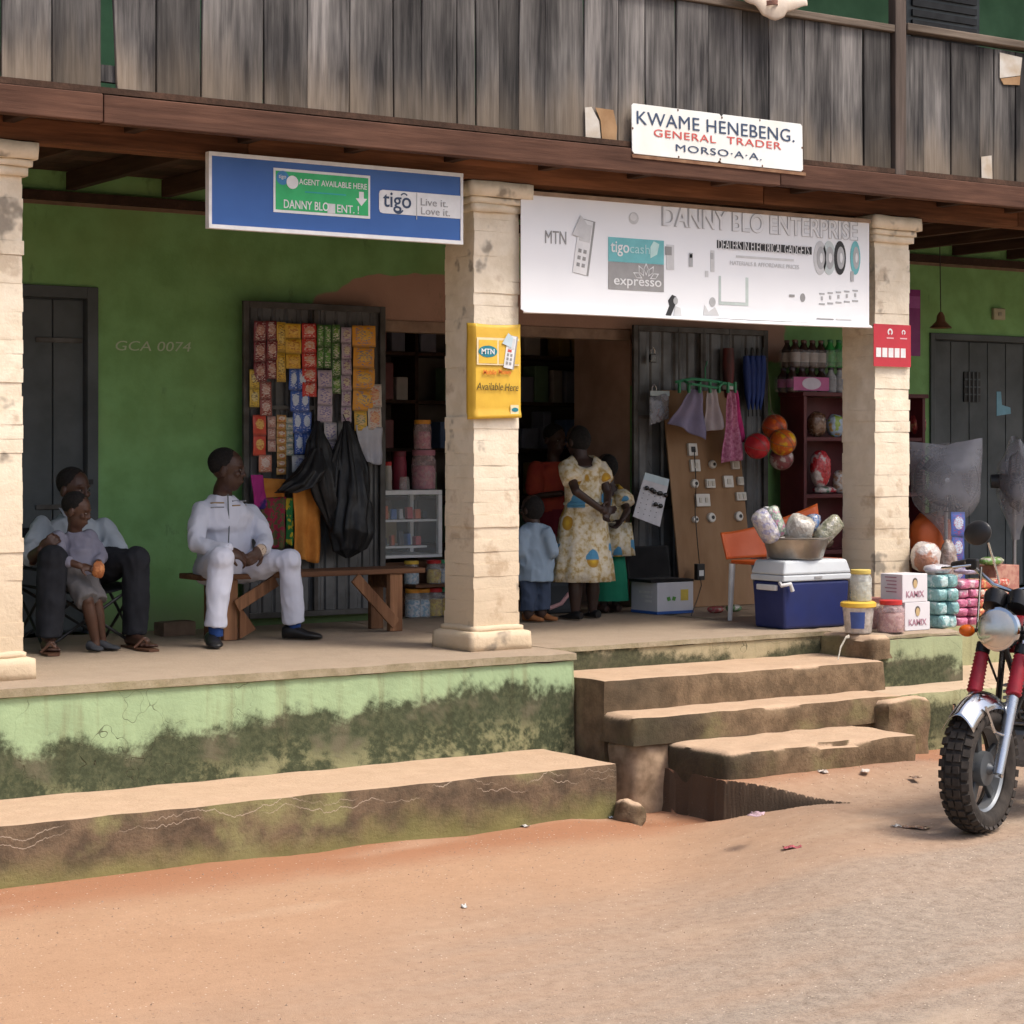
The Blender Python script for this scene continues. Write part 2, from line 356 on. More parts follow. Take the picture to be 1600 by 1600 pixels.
def rough_box(mb, x0, x1, y0, y1, z0, z1, cell=0.07, amp=0.006, chip=0.012, fr=7.0, seed=0.0):
    """a block whose faces wander and whose edges are worn"""
    n = [max(1, min(160, round((b - a) / cell))) for a, b in ((x0, x1), (y0, y1), (z0, z1))]
    lo, hi = (x0, y0, z0), (x1, y1, z1); idx = {}; vs = []; fs = []
    def vid(i, j, k):
        key = (i, j, k)
        if key in idx: return idx[key]
        p = Vector([lo[a] + (hi[a] - lo[a]) * q / n[a] for a, q in enumerate(key)])
        on = [q in (0, n[a]) for a, q in enumerate(key)]
        d = mn.noise_vector(p * fr + Vector((seed, seed, 0))) * amp
        if sum(on) >= 2 and (key[2] > 0 or n[2] < 4):
            c = chip * (0.55 + 0.7 * abs(mn.noise(p * 4 + Vector((seed, 7, 1)))) + 1.3 * sstep(0.2, 0.5, mn.noise(p * 2.3 + Vector((3, seed, 5)))))
            for a in range(3):
                if on[a] and not (a == 2 and key[2] == 0) and (key[2] == n[2] or a < 2): d[a] += c * (1 if key[a] == 0 else -1) * (0.75 if sum(on) == 3 else 0.6)
        idx[key] = len(vs); vs.append(p + d); return idx[key]
    for a in range(3):
        b, c = (a + 1) % 3, (a + 2) % 3
        for side in (0, n[a]):
            for i in range(n[b]):
                for j in range(n[c]):
                    q = []
                    for di, dj in ((0, 0), (1, 0), (1, 1), (0, 1)):
                        k = [0, 0, 0]; k[a] = side; k[b] = i + di; k[c] = j + dj; q.append(vid(*k))
                    fs.append(tuple(q if side else q[::-1]))
    return mb.add(vs, fs)

def wall_paint():
    m, nt, b = new_mat('green wall paint')
    tc = nd(nt, 'ShaderNodeTexCoord'); P = tc.outputs['Object']; s = sep(nt, P)
    big = noise(nt, P, 1.1, 4); med = noise(nt, P, 5, 5); fine = noise(nt, P, 60, 3)
    col = mix(nt, mr(nt, med, 0.3, 0.7), (0.145, 0.30, 0.10), (0.19, 0.38, 0.145))
    col = mix(nt, mr(nt, big, 0.45, 0.75, 0, 0.55), col, (0.175, 0.285, 0.095))
    # bare pinkish plaster over the shop opening, with a lobed edge
    wx = math_(nt, 'SUBTRACT', s[0], 1.95); wz = math_(nt, 'SUBTRACT', s[2], 2.74)
    d = math_(nt, 'ADD', math_(nt, 'POWER', math_(nt, 'ABSOLUTE', math_(nt, 'DIVIDE', wx, 2.03)), 4.0), math_(nt, 'POWER', math_(nt, 'ABSOLUTE', math_(nt, 'DIVIDE', wz, 0.36)), 2.6))
    d = math_(nt, 'ADD', d, math_(nt, 'MULTIPLY', math_(nt, 'SUBTRACT', noise(nt, P, 3.2, 2), 0.5), 0.9))
    patch = mr(nt, d, 0.93, 1.0, 1, 0)
    col = mix(nt, patch, col, mix(nt, med, (0.30, 0.175, 0.125), (0.40, 0.25, 0.185)))
    # damp and dirt along the floor, scuffs
    low = mr(nt, math_(nt, 'ADD', s[2], math_(nt, 'MULTIPLY', med, -0.35)), 0.62, 0.95, 1, 0); col = mix(nt, math_(nt, 'MULTIPLY', low, 0.55), col, (0.12, 0.105, 0.06))
    sc = mr(nt, noise(nt, coords(nt, (1.2, 1, 0.5)), 6, 5, 0.7), 0.63, 0.72); col = mix(nt, math_(nt, 'MULTIPLY', sc, 0.35), col, (0.055, 0.10, 0.045))
    lk(nt, col, b.inputs['Base Color']); b.inputs['Roughness'].default_value = 0.72; b.inputs['Specular IOR Level'].default_value = 0.3
    bump(nt, b, math_(nt, 'ADD', med, math_(nt, 'MULTIPLY', fine, 0.25)), 0.3, 0.02); return m
def plinth_paint(name, green, mossline, slope=0.0):
    m, nt, b = new_mat(name)
    tc = nd(nt, 'ShaderNodeTexCoord'); P = tc.outputs['Object']; s = sep(nt, P)
    big = noise(nt, coords(nt, (1, 1, 0.4)), 1.0, 3); med = noise(nt, P, 4.2, 6, 0.62); fine = noise(nt, P, 34, 4, 0.7); run = noise(nt, coords(nt, (9, 9, 0.7)), 1.5, 4)
    col = mix(nt, mr(nt, med, 0.3, 0.72), tuple(g * 0.82 for g in green), green)
    col = mix(nt, mr(nt, run, 0.52, 0.72, 0, 0.5), col, (0.19, 0.175, 0.09))
    e = math_(nt, 'ADD', math_(nt, 'ADD', s[2], math_(nt, 'MULTIPLY', s[0], -slope)), math_(nt, 'ADD', math_(nt, 'MULTIPLY', big, 0.52), math_(nt, 'ADD', math_(nt, 'MULTIPLY', med, 0.34), math_(nt, 'MULTIPLY', fine, 0.10))))
    moss = mr(nt, e, mossline - 0.03, mossline + 0.055, 1, 0)
    grime = mix(nt, mr(nt, fine, 0.35, 0.72), (0.028, 0.032, 0.016), (0.072, 0.075, 0.040))
    grime = mix(nt, mr(nt, med, 0.48, 0.70), grime, (0.115, 0.096, 0.064))
    low = mr(nt, e, mossline - 0.24, mossline - 0.10, 1, 0)
    grime = mix(nt, math_(nt, 'MULTIPLY', low, mr(nt, math_(nt, 'ADD', med, math_(nt, 'MULTIPLY', fine, 0.4)), 0.62, 0.85)), grime, (0.24, 0.23, 0.12))
    col = mix(nt, math_(nt, 'MULTIPLY', moss, 0.93), col, grime)
    up = mr(nt, sep(nt, nd(nt, 'ShaderNodeNewGeometry').outputs['Normal'])[2], 0.55, 0.8)
    col = mix(nt, up, col, mix(nt, med, (0.40, 0.30, 0.205), (0.52, 0.40, 0.285)))
    vo = nd(nt, 'ShaderNodeTexVoronoi', feature='DISTANCE_TO_EDGE'); vo.inputs['Scale'].default_value = 1.7
    wv = nd(nt, 'ShaderNodeVectorMath', operation='ADD'); lk(nt, P, wv.inputs[0])
    nv = nd(nt, 'ShaderNodeTexNoise'); nv.inputs['Scale'].default_value = 5; lk(nt, P, nv.inputs['Vector']); lk(nt, nv.outputs['Color'], wv.inputs[1]); lk(nt, wv.outputs[0], vo.inputs['Vector'])
    crack = math_(nt, 'MULTIPLY', mr(nt, vo.outputs['Distance'], 0.0, 0.008, 1, 0), mr(nt, big, 0.52, 0.6))
    col = mix(nt, math_(nt, 'MULTIPLY', crack, 0.7), col, (0.05, 0.045, 0.025))
    lk(nt, col, b.inputs['Base Color']); b.inputs['Roughness'].default_value = 0.88; b.inputs['Specular IOR Level'].default_value = 0.22
    bump(nt, b, math_(nt, 'ADD', math_(nt, 'ADD', med, math_(nt, 'MULTIPLY', fine, 0.4)), math_(nt, 'MULTIPLY', crack, -0.8)), 0.45, 0.02); return m
def step_mat(name, face, face2, olive=0.35, cracks=False, tread=((0.38, 0.26, 0.17), (0.54, 0.395, 0.275))):
    m, nt, b = new_mat(name)
    tc = nd(nt, 'ShaderNodeTexCoord'); P = tc.outputs['Object']; s = sep(nt, P)
    big = noise(nt, P, 2.2, 4); med = noise(nt, P, 7, 5, 0.65); fine = noise(nt, P, 55, 4, 0.7)
    side = mix(nt, mr(nt, med, 0.32, 0.68), face2, face)
    side = mix(nt, mr(nt, big, 0.52, 0.66, 0, olive), side, (0.24, 0.225, 0.10))
    side = mix(nt, mr(nt, fine, 0.5, 0.75, 0, 0.4), side, tuple(x * 0.5 for x in face2))
    if cracks:                                                # wavy pale hairline cracks and olive damp along the foot
        wv = math_(nt, 'ADD', math_(nt, 'MULTIPLY', noise(nt, coords(nt, (1.0, 0.0, 0.0)), 2.4, 5, 0.6), 0.34), math_(nt, 'MULTIPLY', noise(nt, coords(nt, (1.0, 0.0, 0.0)), 0.5, 2), 0.22))
        for off in (0.06, 0.025):
            ck = mr(nt, math_(nt, 'ABSOLUTE', math_(nt, 'SUBTRACT', math_(nt, 'SUBTRACT', s[2], wv), -off)), 0.0008, 0.0032, 1, 0)
            side = mix(nt, math_(nt, 'MULTIPLY', math_(nt, 'MULTIPLY', ck, 0.75), mr(nt, noise(nt, coords(nt, (1, 0, 0)), 0.9 + off * 9, 2), 0.47, 0.53)), side, (0.42, 0.34, 0.26))
        side = mix(nt, mr(nt, math_(nt, 'ADD', s[2], math_(nt, 'MULTIPLY', big, 0.42)), 0.20, 0.36, 0.85, 0), side, mix(nt, med, (0.15, 0.145, 0.055), (0.25, 0.225, 0.085)))
    dx = math_(nt, 'SUBTRACT', s[0], 0.34); dy = math_(nt, 'ADD', s[1], 0.70)              # side colour turns blackish brown towards the drain pocket
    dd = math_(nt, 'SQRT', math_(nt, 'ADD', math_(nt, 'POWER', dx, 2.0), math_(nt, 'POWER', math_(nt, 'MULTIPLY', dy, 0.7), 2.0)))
    drain_dark = mr(nt, math_(nt, 'ADD', dd, math_(nt, 'MULTIPLY', big, 0.35)), 0.38, 0.66, 0.85, 0.0)
    side = mix(nt, drain_dark, side, mix(nt, med, (0.022, 0.019, 0.013), (0.075, 0.06, 0.04)))
    top = mix(nt, med, tread[0], tread[1]); top = mix(nt, mr(nt, fine, 0.5, 0.8, 0, 0.25), top, (0.25, 0.17, 0.11))
    up = mr(nt, math_(nt, 'ADD', sep(nt, nd(nt, 'ShaderNodeNewGeometry').outputs['Normal'])[2], math_(nt, 'MULTIPLY', fine, 0.3)), 0.6, 0.95)
    lk(nt, mix(nt, up, side, top), b.inputs['Base Color']); b.inputs['Roughness'].default_value = 0.92; b.inputs['Specular IOR Level'].default_value = 0.2
    vo = nd(nt, 'ShaderNodeTexNoise'); vo.inputs['Scale'].default_value = 1.4; lk(nt, coords(nt, (1, 1, 2.5)), vo.inputs['Vector'])
    bump(nt, b, math_(nt, 'ADD', med, math_(nt, 'MULTIPLY', fine, 0.5)), 0.5, 0.02); return m
def cream_paint():
    m, nt, b = new_mat('cream pillar paint'); MATS['cream'] = m
    geo = nd(nt, 'ShaderNodeNewGeometry'); P = geo.outputs['Position']; s = sep(nt, P)
    big = noise(nt, P, 1.6, 4); med = noise(nt, P, 9, 5, 0.6); fine = noise(nt, P, 60, 3)
    col = mix(nt, mr(nt, med, 0.3, 0.7), (0.66, 0.575, 0.44), (0.78, 0.70, 0.565))
    dirt = mr(nt, math_(nt, 'ADD', s[2], math_(nt, 'MULTIPLY', med, -1.1)), 0.1, 1.55, 1, 0)
    col = mix(nt, math_(nt, 'MULTIPLY', dirt, 0.6), col, (0.44, 0.30, 0.165))
    rub = mr(nt, math_(nt, 'MULTIPLY', big, math_(nt, 'ADD', med, 0.5)), 0.60, 0.72); col = mix(nt, math_(nt, 'MULTIPLY', rub, 0.5), col, (0.33, 0.225, 0.13))
    soot = mr(nt, math_(nt, 'ADD', noise(nt, P, 5.5, 3), math_(nt, 'MULTIPLY', mr(nt, s[2], 2.75, 3.0), 0.09)), 0.66, 0.76); col = mix(nt, math_(nt, 'MULTIPLY', soot, 0.75), col, (0.16, 0.14, 0.115))
    lk(nt, col, b.inputs['Base Color']); b.inputs['Roughness'].default_value = 0.75; b.inputs['Specular IOR Level'].default_value = 0.3
    bump(nt, b, math_(nt, 'ADD', med, math_(nt, 'MULTIPLY', fine, 0.35)), 0.4, 0.015); return m
GREEN = wall_paint(); CREAM = cream_paint()
BEAM = wood_mat('red brown beam wood', (0.050, 0.022, 0.014), (0.135, 0.066, 0.043), axis='x', rnd=0.1)
BEAM2 = wood_mat('raw under beam wood', (0.075, 0.030, 0.014), (0.25, 0.105, 0.05), axis='x', rnd=0.15)
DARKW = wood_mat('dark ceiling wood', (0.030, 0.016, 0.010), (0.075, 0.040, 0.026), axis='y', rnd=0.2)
BOARD = wood_mat('weathered grey board', (0.021, 0.020, 0.021), (0.185, 0.175, 0.168), tan=(0.24, 0.185, 0.13), rnd=0.3, z0=-0.08, z1=0.45)
DOORG = mat('slate grey door paint', (0.072, 0.085, 0.092), (0.050, 0.060, 0.064), rough=0.55, scale=4, bscale=30, bumpv=0.2)
METALD = mat('dark galvanised sheet', (0.13, 0.135, 0.14), (0.075, 0.075, 0.075), rough=0.45, scale=5, metal=0.35, bscale=18, bumpv=0.15)
FRAMEM = mat('dark steel frame', (0.085, 0.083, 0.08), (0.05, 0.045, 0.04), rough=0.5, metal=0.3)
IRON = mat('black iron', (0.02, 0.02, 0.021), (0.012, 0.012, 0.012), rough=0.45)
PLASTER = mat('brown inner plaster', (0.40, 0.26, 0.19), (0.26, 0.165, 0.12), rough=0.8, scale=3)
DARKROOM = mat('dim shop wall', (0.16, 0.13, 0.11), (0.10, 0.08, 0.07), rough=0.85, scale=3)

# --- ground floor wall with the shop opening and two doorways
XL, XR, WY, WT = -3.0, 17.0, 12.0, 0.38
OL, OR_, OT = XY(597, WY), XY(985, WY), 2.765
D1L, D1R, D1T = 4.10, XY(152, WY), ZY(100, 447, WY)
D2L, D2R, D2T = XY(1452, WY), XY(1452, WY) + 1.35, 2.84
FZ, CZ = 0.80, 3.56
wl = B()
for a, b, z in ((XL, D1L, FZ - 0.05), (D1L, D1R, D1T), (D1R, OL, FZ - 0.05), (OL, OR_, OT), (OR_, D2L, FZ - 0.05), (D2L, D2R, D2T), (D2R, XR, FZ - 0.05)):
    wl.box(a, b, WY, WY + WT, z, 3.62)
wall = wl.build('wall', GREEN, bld)
B().box(XL, XR, WY + 0.02, WY + WT, 3.74, 7.2).build('upper_wall', mat('dark green upper paint', (0.050, 0.145, 0.062), (0.035, 0.10, 0.045), rough=0.7, scale=3), bld)
# upstairs shutter, mostly hidden behind the balcony
ux0, ux1 = XY(1412, WY), XY(1526, WY)
us = B().box(ux0, ux1, WY - 0.03, WY + 0.018, 3.9, 5.6).build('shutter', DOORG, bld)
for k in range(20): B().box(ux0 + 0.05, ux1 - 0.05, WY - 0.05, WY - 0.032, 3.95 + k * 0.08, 4.0 + k * 0.08).build('slat', IRON, us)
B().box(XL, XR, 9.6, 16.2, 7.2, 7.3).build('upper_ceiling', DARKW, bld)
# shop room
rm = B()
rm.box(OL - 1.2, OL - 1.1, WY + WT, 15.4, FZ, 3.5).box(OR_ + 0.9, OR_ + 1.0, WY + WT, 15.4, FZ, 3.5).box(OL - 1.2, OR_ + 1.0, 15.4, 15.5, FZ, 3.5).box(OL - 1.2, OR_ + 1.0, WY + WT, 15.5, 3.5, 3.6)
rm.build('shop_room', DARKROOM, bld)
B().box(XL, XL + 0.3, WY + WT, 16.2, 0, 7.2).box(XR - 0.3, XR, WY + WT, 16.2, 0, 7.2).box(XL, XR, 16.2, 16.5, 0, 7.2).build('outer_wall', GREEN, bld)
# jamb lining and lintel of the opening
B().box(OR_ - 0.004, OR_ + 0.03, WY + 0.004, WY + WT + 0.3, FZ + 0.002, OT - 0.002).build('jamb', PLASTER, bld)
B().box(OL + 0.002, OR_ - 0.006, WY - 0.012, WY + 0.1, OT - 0.075, OT - 0.003).build('lintel', mat('pale lintel', (0.30, 0.21, 0.15), (0.2, 0.13, 0.09), rough=0.7), bld)
# door number scratched in pale chalk on the wall
CHALK = plain('chalk', (0.42, 0.50, 0.36), 0.9)
p = PY(240, 541, WY); text('GCA 0074', 0.085, CHALK, bld, p.x - BO.x, WY - 0.0015 - BO.y, p.z, width=0.50, shear=0.15, roty=-0.01, name='lettering', ext=0.0004)

# --- doors
def plank_door(x0, x1, z0, z1, y, n, name='door', hinge=None):
    d = B().box(x0, x1, y, y + 0.04, z0, z1).build(name, DOORG, bld)
    wdt = (x1 - x0) / n
    for k in range(n): B().box(x0 + k * wdt + 0.004, x0 + (k + 1) * wdt - 0.004, y - 0.018, y - 0.001, z0 + 0.01, z1 - 0.01).build('plank', DOORG, d, bevel=0.004)
    return d
d1 = plank_door(D1L + 0.07, D1R - 0.07, FZ + 0.01, D1T - 0.07, WY + 0.05, 4)
B().box(D1L, D1L + 0.07, WY - 0.02, WY + 0.09, FZ, D1T).box(D1R - 0.07, D1R, WY - 0.02, WY + 0.09, FZ, D1T).box(D1L + 0.07, D1R - 0.07, WY - 0.02, WY + 0.09, D1T - 0.07, D1T).build('door_frame', DOORG, d1, bevel=0.004)
for zz in (1.55, 2.55):
    B().box(D1R - 0.38, D1R - 0.085, WY + 0.020, WY + 0.030, zz, zz + 0.03).build('hinge_strap', FRAMEM, d1, bevel=0.003)
B().box(D1R - 0.16, D1R - 0.04, WY - 0.035, WY - 0.021, 1.70, 1.73).tube([(D1R - 0.13, WY - 0.04, 1.71), (D1R - 0.13, WY - 0.045, 1.64), (D1R - 0.09, WY - 0.045, 1.64), (D1R - 0.09, WY - 0.04, 1.71)], 0.006).build('hasp', IRON, d1)
d2 = plank_door(D2L + 0.05, D2R - 0.05, FZ + 0.01, D2T - 0.05, WY + 0.04, 6)
B().box(D2L, D2L + 0.05, WY - 0.02, WY + 0.09, FZ, D2T).box(D2R - 0.05, D2R, WY - 0.02, WY + 0.09, FZ, D2T).box(D2L + 0.05, D2R - 0.05, WY - 0.02, WY + 0.09, D2T - 0.05, D2T).build('door_frame', DOORG, d2, bevel=0.004)
gx0, gx1 = XY(1508, WY), XY(1533, WY); gz0, gz1 = ZY(1520, 628, WY), ZY(1520, 581, WY)
g = B().box(gx0, gx1, WY + 0.008, WY + 0.0205, gz0, gz1).build('vent_hole', IRON, d2)
for k in range(1, 4): B().box(gx0, gx1, WY + 0.001, WY + 0.0075, gz0 + (gz1 - gz0) * k / 4 - 0.006, gz0 + (gz1 - gz0) * k / 4 + 0.006).box(gx0 + (gx1 - gx0) * k / 4 - 0.006, gx0 + (gx1 - gx0) * k / 4 + 0.006, WY - 0.005, WY + 0.0005, gz0, gz1).build('vent_bar', DOORG, g)
sx0, sx1, sz0, sz1 = XY(1560, WY), XY(1582, WY), ZY(1570, 650, WY), ZY(1570, 612, WY)
B().prism([(sx0, sz0), (sx1, sz0 + 0.02), (sx1 - 0.005, sz0 + 0.07), (sx0 + 0.06, sz0 + 0.09), (sx0 + 0.05, sz1), (sx0, sz1)], WY + 0.018, WY + 0.0205).build('sticker', plain('pale blue sticker', (0.16, 0.36, 0.47)), d2)

# --- veranda platform, steps, kerb slab
PLINTH = plinth_paint('mossy pale green plinth', (0.33, 0.44, 0.25), 1.06, 0.012)
PLINTH2 = plinth_paint('stained green plinth', (0.34, 0.34, 0.19), 0.90)
PLINTH3 = plinth_paint('streaked green plinth', (0.32, 0.36, 0.21), 1.13)
FLOORM = step_mat('veranda floor concrete', (0.36, 0.30, 0.21), (0.25, 0.21, 0.13), 0.2, tread=((0.265, 0.205, 0.15), (0.37, 0.295, 0.22)))
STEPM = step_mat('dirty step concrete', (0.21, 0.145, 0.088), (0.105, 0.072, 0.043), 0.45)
KERBM = step_mat('kerb slab concrete', (0.175, 0.122, 0.078), (0.085, 0.062, 0.042), 0.85, cracks=True)
PX0, PX1, PX2 = PZ(898, 1018, FZ).x, PZ(1350, 990, FZ).x, PZ(1526, 985, FZ).x
PF0, PF1, PF2, PF3 = 9.41, 9.68, 9.27, 9.95
pm = B(); rough_box(pm, XL, PX0, PF0, WY + 0.4, -0.1, FZ - 0.045, 0.09, 0.007, 0.008)
pl = pm.build('platform', PLINTH, bld, smooth=True)
pm = B(); rough_box(pm, PX1, PX2, PF2, WY - 1.0, -0.1, FZ - 0.03, 0.07, 0.008, 0.012); pm.build('platform_block', PLINTH3, bld, smooth=True)
pm = B(); rough_box(pm, PX2, XR, PF3, WY + 0.4, -0.1, FZ - 0.03, 0.1, 0.007, 0.01); pm.build('platform_end', PLINTH2, bld, smooth=True)
pm = B(); rough_box(pm, PX0 + 0.01, PX1 - 0.01, PF1 + 0.012, WY - 0.5, -0.1, FZ - 0.03, 0.09, 0.006, 0.008); pm.build('platform_recess', plinth_paint('tan stained riser', (0.37, 0.31, 0.19), 1.20), bld, smooth=True)
fl = B(); rough_box(fl, XL, PX0 + 0.012, PF0 - 0.018, WY + 0.001, FZ - 0.044, FZ, 0.09, 0.003, 0.010)
rough_box(fl, PX0 + 0.013, PX1 - 0.001, PF1, WY + 0.001, FZ - 0.032, FZ, 0.09, 0.003, 0.010, seed=3)
rough_box(fl, PX1, PX2 + 0.01, PF2 - 0.012, WY + 0.001, FZ - 0.029, FZ, 0.07, 0.003, 0.012, seed=5)
rough_box(fl, PX2 + 0.011, XR, PF3 - 0.012, WY + 0.001, FZ - 0.029, FZ, 0.1, 0.003, 0.012, seed=6)
fl.box(OL - 1.1, OR_ + 0.9, WY + 0.002, 15.4, FZ - 0.03, FZ - 0.002)
fl.build('veranda_floor', FLOORM, bld, smooth=True)
SX0 = PX0 + 0.02
def step(name, x0, x1, y0, y1, z0, z1, m=STEPM, seed=0, amp=0.006, chip=0.013):
    q = B(); rough_box(q, x0, x1, y0, y1, z0, z1, 0.034, amp, chip, 6.0, seed); return q.build(name, m, bld, smooth=True, ang=0.9)
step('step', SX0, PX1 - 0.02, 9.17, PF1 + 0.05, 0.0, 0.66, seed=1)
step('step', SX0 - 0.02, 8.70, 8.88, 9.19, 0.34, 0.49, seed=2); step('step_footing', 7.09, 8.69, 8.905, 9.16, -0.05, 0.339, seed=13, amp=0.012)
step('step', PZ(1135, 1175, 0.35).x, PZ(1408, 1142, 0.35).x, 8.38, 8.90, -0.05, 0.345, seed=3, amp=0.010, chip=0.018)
step('ledge', 8.72, XR, 8.93, PF2 + 0.02, -0.05, 0.485, PLINTH2, seed=4)
step('ledge_end', PX2 - 0.01, XR, PF2 + 0.021, PF3 + 0.05, -0.05, 0.483, PLINTH2, seed=6)
step('kerb_slab', XL, PZ(972, 1190, 0.30).x, 8.745, PF0 + 0.03, -0.1, 0.285, KERBM, seed=5, amp=0.005, chip=0.006)
def lump(name, c, r, m, seed=0, amp=0.25, parent=bld, org=BO, n=20):
    q = MB(org); q.ell((0, 0, 0), r, n, 14); c = Vector(c)
    q.v = [c + p * (1 + amp * mn.noise(p * (1.6 / max(r)) + Vector((seed, seed * 2, 0))) + 0.3 * amp * mn.noise(p * (5 / max(r)) + Vector((seed, 0, 1)))) for p in q.v]
    return q.build(name, m, parent, smooth=True, ang=0)
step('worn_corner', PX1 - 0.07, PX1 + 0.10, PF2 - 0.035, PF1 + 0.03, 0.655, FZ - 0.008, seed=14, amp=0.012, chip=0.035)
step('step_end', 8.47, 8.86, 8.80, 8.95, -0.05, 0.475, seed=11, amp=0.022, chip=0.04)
#lump('rubble', (8.62, 8.83, 0.33), (0.32, 0.14, 0.17), STEPM, 5, 0.25)
step('step_footing', SX0 + 0.0, 7.08, 8.905, 9.16, -0.05, 0.36, mat('crumbled plaster', (0.42, 0.30, 0.20), (0.20, 0.135, 0.085), rough=0.95, scale=9, bumpv=0.5, bscale=40), seed=12, amp=0.022, chip=0.03)
#lump('rubble', (6.86, 8.98, 0.22), (0.16, 0.14, 0.22), mat('crumbled plaster', (0.42, 0.30, 0.20), (0.20, 0.135, 0.085), rough=0.95, scale=9, bumpv=0.5, bscale=40), 8, 0.4)
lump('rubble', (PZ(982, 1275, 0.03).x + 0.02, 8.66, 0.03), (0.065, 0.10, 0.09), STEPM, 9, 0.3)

# --- pillars: painted brick courses round a core, moulded capital, plain base
CH_ = 0.068
def course_mesh(k):
    q = MB(); rough_box(q, -0.15, 0.15, -0.15, 0.15, 0.0, CH_ + 0.0004, 0.03, 0.0026, 0.0016, 9.0, k * 3.1); return q.mesh('brick_course', CREAM, True, 0.6)
COURSES = [course_mesh(k) for k in range(7)]
def pillar(x1, y0=9.74):
    cx, cy = x1 - 0.155, y0 + 0.155; o = Vector((cx - BO.x, cy - BO.y, 0))
    q = MB(); q.box(-0.143, 0.143, -0.143, 0.143, FZ, 3.385)
    pc = q.build('pillar', CREAM, bld); pc.location = o
    z = FZ + 0.135; i = 0
    while z < 3.215:
        c = put('brick_course', rng.choice(COURSES), pc, (rng.uniform(-.003, .003), rng.uniform(-.003, .003), z), (0, 0, rng.choice((0, 1, 2, 3)) * math.pi / 2 + rng.uniform(-.006, .006)))
        s = rng.uniform(0.982, 1.016); c.scale = (s, s, min(CH_, 3.217 - z) / CH_); z += CH_
    q = MB()
    for a, z0, z1, sd in ((0.178, 3.218, 3.268, 1), (0.192, 3.262, 3.30, 2), (0.215, 3.298, 3.384, 3)): rough_box(q, -a, a, -a, a, z0, z1, 0.035, 0.006, 0.014, 7, sd + x1)
    q.build('capital', CREAM, pc, smooth=True, ang=0)
    q = MB(); rough_box(q, -0.205, 0.205, -0.205, 0.205, FZ - 0.005, FZ + 0.105, 0.035, 0.006, 0.014, 7, x1); rough_box(q, -0.175, 0.175, -0.175, 0.175, FZ + 0.1, FZ + 0.138, 0.035, 0.005, 0.016, 7, x1 + 4)
    q.build('pillar_base', CREAM, pc, smooth=True, ang=0)
    return pc
PLX, PMX, PRX = XY(38, 9.74), XY(813, 9.74), XY(1423, 9.74)
for x in (PLX - 2.95, PLX, PMX, PRX, PRX + 3.0): pillar(x)

# --- balcony: beams, joists, decking, upright boards
FB, FT, MBOT = 3.455, 3.590, 3.362
xj = XY(160, 9.4)
for a, b, dz in ((XL, xj - 0.002, 0), (xj + 0.002, 8.2, -0.004), (8.204, XR, 0.0)):
    B().box(a, b, 9.385, 9.45, FB + dz, FT + dz).build('fascia', BEAM, bld, bevel=0.006)
for a, b in ((XL, 4.9), (4.903, 8.35), (8.353, 10.55), (10.553, XR)):
    B().box(a, b, 9.71, 9.87, MBOT + 0.024, 3.50).build('main_beam', BEAM2, bld, bevel=0.008)
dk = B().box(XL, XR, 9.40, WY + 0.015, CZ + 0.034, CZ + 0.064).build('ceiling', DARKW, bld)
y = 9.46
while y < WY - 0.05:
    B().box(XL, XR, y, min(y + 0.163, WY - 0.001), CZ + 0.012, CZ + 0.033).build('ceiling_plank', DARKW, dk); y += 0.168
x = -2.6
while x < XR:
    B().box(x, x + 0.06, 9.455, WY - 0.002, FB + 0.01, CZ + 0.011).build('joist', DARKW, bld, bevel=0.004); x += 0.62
B().box(XL, XR, WY - 0.045, WY - 0.001, 3.395, 3.45).build('wall_plate', DARKW, bld)
B().box(XL, XR, WY - 0.012, WY - 0.0015, 3.37, 3.393).build('wall_trim', mat('tan trim', (0.20, 0.13, 0.085), rough=0.7), bld)
BZ0, BZ1, BY = 3.588, 4.475, 9.425
rail = B().box(XL, XY(1393, 9.44) - 0.003, 9.40, 9.50, BZ1 - 0.015, BZ1 + 0.03).box(XY(1409, 9.44) + 0.003, XR, 9.39, 9.50, BZ1 + 0.005, BZ1 + 0.052).build('balcony_rail', wood_mat('rail wood', (0.085, 0.065, 0.05), (0.235, 0.19, 0.15), axis='x'), bld, bevel=0.006)
B().box(XL, XR, 9.455, 9.49, 3.66, 3.74).build('back_rail', BOARD, bld)
B().box(XY(1393, 9.43), XY(1410, 9.43), 9.395, 9.46, BZ0, 6.9).build('post', wood_mat('post wood', (0.055, 0.042, 0.035), (0.13, 0.10, 0.085)), bld, bevel=0.005)
edges = [-330, -245, -160, -75, 2, 81, 160, 'g', 174, 245, 316, 412, 480, 547, 615, 660, 715, 745, 780, 812, 852, 913, 967, 1010, 1057, 1107, 1161, 1203, 1258, 1300, 1350, 1392, 'p', 1411, 1444, 1487, 1531, 1554, 1587, 1625, 1670, 1700, 1745, 1790, 1830, 1880]
prev = None; boards = []
